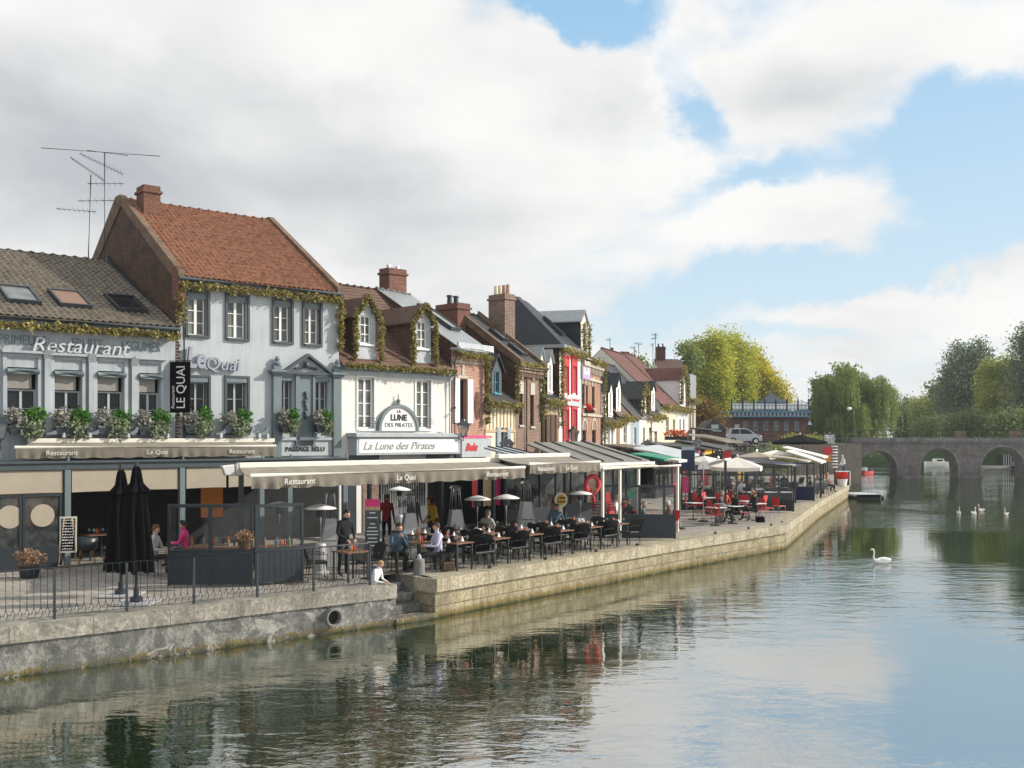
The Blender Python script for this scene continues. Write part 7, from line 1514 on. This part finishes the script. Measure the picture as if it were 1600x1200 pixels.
    for s, S_ in ((-1, 'L'), (1, 'R')):
        J['ear'+S_] = up(s*.088, 0, .685); E.append(('hd', 'ear'+S_)); region[('hd', 'ear'+S_)] = 0; rad['ear'+S_] = (.016, .022)
    E.append(('hd', 'nose')); region[('hd', 'nose')] = 0; rad['nose'] = (.014, .016)
    N_ = list(J.keys()); ix = {n: i for i, n in enumerate(N_)}
    segs = [(J[a], J[b], region[(a, b)], (rad[a][0]+rad[b][0])/2) for a, b in E]
    def pick(c):
        best = None
        for a, b, g, rr in segs:
            ab = b-a; t = max(0, min(1, (c-a).dot(ab)/max(1e-9, ab.dot(ab)))); d = (c-(a+ab*t)).length-rr
            if best is None or d < best[0]: best = (d, g)
        return best[1]
    skinobj('body', [J[n] for n in N_], [(ix[a], ix[b]) for a, b in E], [rad[n] for n in N_], ix['pel'], 1, r, [SK, CLO[top], CLO[bot], CLO['shoe']], pick)
    f = MB(); n = 14; vs = []; fs = []
    hm = Matrix.Translation(J['hd']) @ Rl.to_4x4(); rows_ = 7
    for i in range(rows_+1):
        th = pi*.62*i/rows_
        for j in range(n):
            a = 2*pi*j/n; back = (sin(a) > -.2); lim = 1 if back else .55
            t_ = th*lim; v = hm @ Vector((.098*sin(t_)*cos(a), .112*sin(t_)*sin(a)+.008, .115*cos(t_)+.01+random.uniform(-.004, .004))); vs.append(v)
    fs = [(i*n+j, i*n+(j+1) % n, (i+1)*n+(j+1) % n, (i+1)*n+j) for i in range(rows_) for j in range(n)]; f.add(vs, fs)
    if long:
        for k in range(9):
            a = -.2+(k/8)*(pi+.4); x, y = .09*cos(a), .095*sin(a)
            f.tube([hm @ Vector((x, y+.01, .03)), hm @ Vector((x*1.12, y*1.15+.02, -.10)), hm @ Vector((x*1.05, y*1.2+.035, -.27))], [.03, .036, .012], 6)
    f.build('hair', HAIR[hair], r, smooth=True)
    for s in (-1, 1): f = MB(); f.M = hm; f.ell((s*.034, -.092, .0), (.013, .008, .008), 8); f.build('eye', M['black'], r)
    f = MB(); f.M = hm; f.ell((0, -.088, -.062), (.024, .008, .007), 8); f.build('mouth', CLO['brown'], r)
    return r
def at(px, Y): return (*gp(px, Y), QZ)
person('man in a black jacket standing and working at the table left of centre', at(536, 26.6), .75, 'stand', 'black', 'black', 'dark', 1.0, .22, arms='work')
person('fair-haired child in a white top sitting by the river steps', (gp(583, 25.3)[0], gp(583, 25.3)[1], QZ-.42), 1.2, 'sit', 'white', 'navy', 'blond', .78, .35, arms='table')
person('seated man in a blue-grey jacket with hands at his mouth', at(621, 27.6), .35, 'sit', 'teal', 'black', 'dark', 1.02, .25, arms='face')
person('seated man in a white shirt with his legs stretched towards the river', at(685, 27.6), -1.15, 'stretch', 'lilac', 'black', 'dark', 1.0, .05, arms='table')
person('person in a dark red sweater seen from behind under the long awning', at(604, 33.5), 2.9, 'stand', 'red', 'black', 'brown')
person('grey-haired person in a dark jacket behind the tall heater', at(647, 34), 2.6, 'stand', 'grey', 'grey', 'grey')
person('long-haired person in a yellow jacket leaning over a table', at(681, 33.2), -1.0, 'stand', 'yellow', 'brown', 'auburn', .98, .3, True, 'work')
person('person with a bright pink top seated behind the left glass screen', at(291, 28.3), -1.5, 'sit', 'pink', 'black', 'dark', 1.0, .1, arms='table')
person('person in a pale cardigan with auburn hair sitting right of the parasols', at(238, 26.6), 1.5, 'sit', 'pale', 'black', 'auburn', 1.02, .1, arms='table')
person('white-haired person in a brown coat behind the dark glass screen', at(1046, 37.2), -1.5, 'sit', 'brown', 'brown', 'white', 1.0, .05, arms='table')
person('grey-haired person in striped clothes at the left of the dark glass screen', at(1004, 37.2), 1.4, 'sit', 'grey', 'pale', 'grey', 1.0, .05, arms='table')
person('person in red seated among the red chairs', at(973, 39), .6, 'sit', 'red', 'black', 'brown', 1.0, .05, arms='table')
person('grey-haired woman facing her friends at the red chairs', at(1124, 44.5), 1.3, 'sit', 'grey', 'pale', 'grey', 1.0, .12, arms='table')
person('woman in an orange jacket seated behind the grey-haired woman', at(1131, 46), .6, 'sit', 'orange', 'black', 'brown', 1.0, .1, arms='table')
person('dark-clothed woman with brown hair on a red chair, middle of three', at(1153, 43.1), -1.35, 'sit', 'black', 'black', 'brown', 1.0, .22, True, 'table')
person('blond long-haired woman in black on a red chair, rightmost of three', at(1180, 44.3), -1.35, 'sit', 'black', 'black', 'blond', 1.02, .12, True, 'table')
person('person crossing the stone bridge beside the willow', (P(1405, 685, 119.2).x, 119.2, 4.2), -1.57, 'stride', 'grey', 'black', 'brown')
person('pale figure leaning on the cabinet at the end of the quay', (P(1319, 685, 79.6).x, 79.6, QZ+.55), -1.4, 'stand', 'white', 'teal', 'white', 1.0, .2, arms='work')
for k, (px, Y, t, h, a) in enumerate(((1284, 66, 'brown', 'brown', -1.4), (1290, 68, 'orange', 'blond', 1.4), (1268, 61, 'grey', 'dark', -1.5), (1276, 66, 'grey', 'grey', .5))):
    person(f'{ORD[k]} small seated diner from the left beyond the navy based screen' if k != 1 else 'fair-haired diner in orange furthest along the terrace', at(px, Y), a, 'sit', t, 'black', h, 1.0, .1, arms='table')
# silver and black chairs and tables at the far end
for k, (px, Y) in enumerate(((1279, 62), (1286, 64.5), (1292, 67), (1297, 69.5))): first('chair', chair_proto, at(px, Y), .2+k*.1, f'{ORD[k]} dark chair from the left beyond the navy based screen', 'dark chairs at the far end of the terrace')
for k, (px, Y) in enumerate(((1274, 66.5), (1282, 70), (1200, 54), (1170, 54), (1225, 54))): first('cafetable', None, at(px, Y), .3, ('small far table left of the diners', 'small far table right of the diners', 'table behind the middle bay of the dark framed screen', 'table behind the left bay of the dark framed screen', 'table behind the right bay of the dark framed screen')[k], 'far tables of the terrace')
# tables and furniture near the left restaurant
for k, (px, Y, lab) in enumerate(((548, 25.7, 'wooden table beside the standing man in black'), (655, 27.9, 'wooden table between the two seated men'), (150, 30.2, 'wooden table inside the veranda beside the easel'), (330, 27.2, 'wooden table behind the left glass screen'), (440, 27.0, 'wooden table behind the right glass screen'), (372, 29.2, 'wooden table deeper behind the left glass screen'))):
    first('table', None, at(px, Y), .8, lab, 'wooden tables by the left restaurant')
    g = gp(px, Y)
    for j, (dx, dy) in enumerate(((-.15, -.12), (.16, .1), (.02, -.2))): first('glass', None, (g[0]+dx, g[1]+dy, QZ+.75), 0, ('near left', 'far right', 'front middle')[j]+' glass on the '+lab, 'glasses by the left restaurant')
    first('sauce', None, (g[0]+.05, g[1]+.02, QZ+.75), .5, 'condiment bottles on the '+lab, 'condiment sets by the left restaurant')
for k, (px, Y, a, lab) in enumerate(((575, 26.1, -1.0, 'black wicker chair at the right of the standing man'), (622, 27.9, .35, 'black wicker chair under the seated man in blue-grey'), (689, 27.8, -1.15, 'black wicker chair under the man in the white shirt'), (495, 26.0, 1.9, 'black wicker chair behind the railing, left of the standing man'), (240, 26.9, 1.5, 'dark chair beneath the auburn-haired person'), (355, 26.9, -1.2, 'dark chair behind the left glass screen'), (415, 26.8, 1.4, 'dark chair behind the right glass screen'), (293, 28.6, -1.5, 'dark chair beneath the person in pink'))):
    first('chair', None, at(px, Y), a, lab, 'black chairs by the left restaurant')
def stool(label, px, Y):
    p = at(px, Y); r = thing('tub_chair', label, 'chair', p, .3); f = MB(); f.lathe([(.22, .42), (.28, .5), (.3, .78), (.27, .79), (.24, .52), (.01, .5)], (0, 0, 0), 18); f.build('shell', M['dark'], r, smooth=True)
    for sx in (-1, 1):
        for sy in (-1, 1): f = MB(); f.tube([(sx*.15, sy*.15, .45), (sx*.22, sy*.22, 0)], [.022, .014], 6); f.build('leg', M['wood'], r)
stool('dark tub chair with light wooden legs beside the easel', 136, 28.8)
stool('dark tub chair with wooden legs inside the left veranda door', 75, 31.0)
# ================================================================ clutter of the far terraces
def hut(name, label, u0, u1, h, mt, fm_, board=None, off=-3.2, dep=3.1, fasc='dark', group=None):
    """glazed restaurant front built out from the far houses"""
    o = fr.XY(u0, off); r = thing(name, label, 'veranda', (o.x, o.y, QZ), fr.ang, group); w = u1-u0
    f = MB(); f.box(0, w, -.06, .06, h-.3, h); f.box(0, w, -.05, .05, 0, .7); f.build('frame', M[fm_], r)
    n = max(2, int(w/1.1))
    for k in range(n+1): f = MB(); x = w*k/n; f.box(x-.05, x+.05, -.055, .055, .701, h-.301); f.build('post', M[fm_], r)
    g = MB(); g.quad((0, 0, .7), (w, 0, .7), (w, 0, h-.3), (0, 0, h-.3)); g.build('pane', M['door_glass'], r)
    f = MB(); f.add([(-.1, -.3, h+.01), (w+.1, -.3, h+.01), (w+.1, dep, h+.45), (-.1, dep, h+.45), (-.1, -.3, h+.09), (w+.1, -.3, h+.09), (w+.1, dep, h+.53), (-.1, dep, h+.53)], [(3, 2, 1, 0), (4, 5, 6, 7), (0, 1, 5, 4), (1, 2, 6, 5), (2, 3, 7, 6), (3, 0, 4, 7)]); f.build('roof', M[mt], r)
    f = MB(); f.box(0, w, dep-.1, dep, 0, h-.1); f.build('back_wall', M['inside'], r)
    if board: f = MB(); f.box(w*.15, w*.85, -.12, -.07, h-.32, h+.04); f.build('sign_board', M[board], r)
    return r
hut('veranda', 'dark veranda with a green sign before the small white house', .2, 5.0, 2.7, 'tile_grey', 'dark', 'green_paint')
hut('veranda', 'red framed veranda before the pale blue house', 5.2, 9.6, 2.6, 'wall2', 'red_paint', 'cream2')
hut('veranda', 'navy veranda below the butter-yellow house', 9.9, 14.6, 2.8, 'trim', 'navy', 'pink')
hut('veranda', 'brown wooden veranda below the tall cream house', 14.9, 20.6, 2.7, 'wood_dark', 'wood_dark', 'yellow')
hut('veranda', 'dark veranda below the white dormer house', 20.9, 27.5, 2.9, 'tile_dark', 'dark', 'wall2')
for k, (px, Y, yt, yr, hw, m_, sd_) in enumerate(((1100, 57, 712, 720, 1.3, 'awn_white', 4), (1182, 64, 706, 713, 1.5, 'blind', 4), (1212, 70, 703, 709, 1.5, 'awn_white', 4), (1140, 68, 702, 709, 1.4, 'tile_dark', 4))):
    parasol(('white parasol before the brown wooden veranda', 'beige parasol behind the dark tent roof', 'white parasol near the retaining wall', 'dark grey parasol before the retaining wall')[k], px, Y, yt, yr, hw, m_, sd_, .3*k)
screen('clear glass screen behind the dark tent roof', gp(1168, 61), gp(1232, 60), 1.9, .6, 3)
screen('clear glass screen before the red framed veranda', gp(1075, 55), gp(1140, 55.5), 1.9, .6, 3)
n = 0
for k in range(22):
    Y = random.uniform(52, 74); lo_, hi_ = 1075+(Y-52)*1.5, 1215+(Y-52)*3
    px = random.uniform(lo_, hi_); first('chair', None, at(px, Y), random.uniform(0, 6), 'x', 'dark chairs scattered between the far screens')['_k'] = px
    if k % 2 == 0: first('cafetable', None, at(px+9, Y+.6), .3, 'x', 'small tables scattered between the far screens')['_k'] = px+9
for nm, wd in (('wicker_chair', 'dark chair'), ('table', 'small table')):
    L_ = sorted([o for o in COL.objects if o.name.split('.')[0] == nm and o.get('_k') is not None], key=lambda o: o['_k'])
    for k, o in enumerate(L_):
        o['label'] = f'{ORD[k]} {wd} from the left among those scattered between the far glass screens'; del o['_k']
for k, (px, Y, t, h, a) in enumerate(((1092, 54, 'grey', 'dark', 1.), (1140, 55, 'navy', 'brown', 2.), (1160, 57, 'white', 'dark', -1.), (1190, 60, 'brown', 'blond', 1.4), (1210, 62, 'red', 'dark', -1.4), (1225, 66, 'black', 'grey', 3.))):
    person(f'{ORD[k]} distant diner from the left behind the framed glass screens', at(px, Y), a, 'sit', t, 'black', h, 1.0, .1, arms='table', group='distant diners behind the glass screens')
def bush(label, px, py, Y, z0, w_, h, lm, n=1800, name='bush'):
    p = P(px, py, Y); r = thing(name, label, 'bush', (p.x, p.y, z0), 0); zc = p.z-z0
    quadmesh('foliage', crownmesh([(0, 0, max(h*.5, zc), (w_, w_*.7, h)), (w_*.5, .2, max(h*.4, zc-.2), (w_*.6, w_*.5, h*.7))], n, .17, .28), lm, r); f = MB(); f.tube([(0, 0, 0), (0, 0, max(.4, zc))], .05, 5); f.build('stem', M['bark'], r)
bush('yellow-green bush hanging over the retaining wall, left one of two', 1234, 692, 100, 4.0, .8, .5, lfg)
bush('yellow-green bush hanging over the retaining wall, right one of two', 1266, 693, 102, 4.0, 1.0, .5, lfg)
bush('grey-green shrub on the terrace before the retaining wall', 1212, 716, 88, QZ, 1.5, 1.0, lfw, 3000)
bush('olive shrub before the retaining wall left of the grey-green one', 1186, 716, 86, QZ, 1.3, .9, lfd, 2600)
bush('dark shrub in front of the retaining wall by the white awnings', 1226, 714, 90, QZ, 1.2, .8, lfd, 2200)
r = thing('road_fence', 'thin dark fence along the top of the retaining wall', 'fence', (24, 97.4, 4.0), atan2(7, 11.5))
for k in range(14): f = MB(); f.tube([(k, 0, 0), (k, 0, 1.0)], .025, 4); f.build('post', M['dark'], r)
f = MB(); f.tube([(0, 0, 1.0), (13, 0, 1.0)], .025, 4); f.tube([(0, 0, .55), (13, 0, .55)], .02, 4); f.build('rail', M['dark'], r)
# wrought details of the first floor and the awning cassette
for k, (px, off_) in enumerate(((82, -.5), (147, -.5), (205, -.5), (345, -.5), (410, -.5))):
    q = (f1 if px < 265 else f2); u = q.U(px, -.4); o = q.Wd(u, -.4, q.Z(px, 679, -.4)); r = thing('scroll_bracket', f'{ORD[k]} grey scroll bracket from the left standing on the upper awning box', 'bracket', o, q.ang, 'scroll brackets above the upper awning')
    f = MB(); f.prism([(-.28, 0), (.12, 0), (.26, .12), (.32, .34), (.20, .34), (.12, .2), (-.1, .1), (-.28, .06)], -.1, .1, 'y'); f.build('scroll', M['trim2'], r); r.scale = (.7, .7, .7)
for k, (px) in enumerate((100, 140, 200, 262, 345, 405, 418)):
    q = (f1 if px < 265 else f2); u = q.U(px, -.45); o = q.Wd(u, -.45, q.Z(px, 686, -.45)); r = thing('spot_lamp', f'{ORD[k]} small silver spot lamp from the left above the upper awning', 'lamp', o, q.ang, 'spot lamps above the upper awning'); f = MB(); f.tube([(0, .3, 0), (0, .02, .12)], .02, 5); f.build('arm', M['dark'], r); f = MB(); f.lathe([(.03, .2), (.06, .14), (.08, .05), (.07, .04)], (0, 0, 0), 10); f.build('shade', M['steel'], r)
# more diners and reds in the middle of the terraces
for k, (px, Y, t, h, a, lab) in enumerate(((985, 38.6, 'black', 'brown', -1., 'dark-clothed diner behind the green notice among red chairs'), (960, 40.5, 'white', 'blond', 1.2, 'fair diner in white in front of the yellow curtain'), (1092, 47.5, 'navy', 'dark', 1.3, 'diner in navy left of the cream parasol pole'), (1146, 47.8, 'red', 'auburn', -2., 'diner in red behind the three women'), (868, 35.5, 'teal', 'brown', .4, 'diner in teal just behind the round yellow sign'), (760, 32.6, 'pale', 'grey', 2.6, 'diner in a pale jacket between the two mushroom heaters'))):
    person(lab, at(px, Y), a, 'sit', t, 'black', h, 1.0, .1, arms='table')
for k, (px, Y, c, w_, h_, lab) in enumerate(((1100, 60, 'red_paint', .5, .9, 'red menu board beside the navy veranda'), (1072, 52, 'pink', .4, .8, 'pink poster board below the hanging navy sign'), (1158, 66, 'yellow', .5, .7, 'yellow menu board behind the dark tent roof'), (1085, 58, 'flower_pale', .45, .9, 'pale menu board left of the red one'), (1204, 60.5, 'flower_red', .4, .5, 'red basket of flowers behind the screens'))):
    p = at(px, Y); r = thing('menu_board', lab, 'menu board', p, .3*k); f = MB(); f.box(-w_/2, w_/2, -.02, .02, .8, .8+h_); f.build('board', M[c], r); f = MB(); f.tube([(0, .04, 0), (0, .04, .9)], .03, 6); f.lathe([(.18, 0), (.18, .03)], (0, .04, 0), 10); f.build('stand', M['dark'], r)
for k, (px, Y) in enumerate(((1090, 50.5), (1106, 51.5), (1128, 49.6), (1142, 50.6), (1160, 49.2), (1188, 48.8))): first('redchair', None, at(px, Y), .8*k, 'x', 'red plastic chairs of the café terrace')
L_ = sorted([o for o in COL.objects if o.name.split('.')[0] == 'red_chair' and o['group'] == 'red plastic chairs of the café terrace'], key=lambda o: o.location.x/o.location.y)
for k, o in enumerate(L_): o['label'] = f'red plastic chair with metal legs, {ORD[k]} from the left on the café terrace'
# bottles and glasses on the ledge behind the near glass screens, bread baskets and bags
for k in range(9):
    px = 300+k*19; p = gp(px, 25.5+.12*(k % 3)); 
    r = thing('shelf_bottle', f'{ORD[k]} bottle from the left on the ledge behind the near glass screens', 'bottle', (p[0], p[1], QZ+.86), 0, 'bottles behind the near glass screens')
    f = MB(); f.lathe([(.035, 0), (.035, .16), (.014, .21), (.014, .27)], (0, 0, 0), 8); f.build('glass', M[('wood', 'glassware', 'leaf_silver')[k % 3]], r)
o = gp(292, 25.6); r = thing('serving_ledge', 'narrow wooden ledge behind the near glass screens', 'shelf', (o[0], o[1], QZ), .02); w_ = gp(460, 25.6)[0]-o[0]
f = MB(); f.box(0, w_, -.2, .28, .82, .86); f.build('ledge', M['table_wood'], r)
for x in (.1, w_/2, w_-.1): f = MB(); f.box(x-.03, x+.03, 0, .06, 0, .82); f.build('leg', M['dark'], r)
for k, (px, Y, c, lab) in enumerate(((1188, 43.6, 'black', 'black handbag on the ground beside the blond woman'), (700, 27.6, 'wood_dark', 'brown bag under the first riverside table'))):
    p = at(px, Y); r = thing('handbag', lab, 'bag', p, .4*k); f = MB(); f.prism([(-.2, 0), (.2, 0), (.16, .24), (-.16, .24)], -.08, .08, 'y'); f.build('body', M[c], r, bevel=.03); f = MB(); f.tube([(-.1, 0, .24), (-.06, 0, .36), (.06, 0, .36), (.1, 0, .24)], .012, 6); f.build('handle', M[c], r)
# ================================================================ thin autumn air over the river
hm = bpy.data.materials.new('air'); hm.use_nodes = True; hn = hm.node_tree.nodes; hl_ = hm.node_tree.links
hn.remove(hn['Principled BSDF']); pv = hn.new('ShaderNodeVolumePrincipled'); pv.inputs['Color'].default_value = (.86, .92, 1, 1); pv.inputs['Density'].default_value = .00028; pv.inputs['Anisotropy'].default_value = .1
hl_.new(pv.outputs[0], hn['Material Output'].inputs['Volume'])
f = MB(); f.box(-3050, 3050, -70, 3050, -2.5, 34); tag(f.build('haze', hm), kind='stuff')
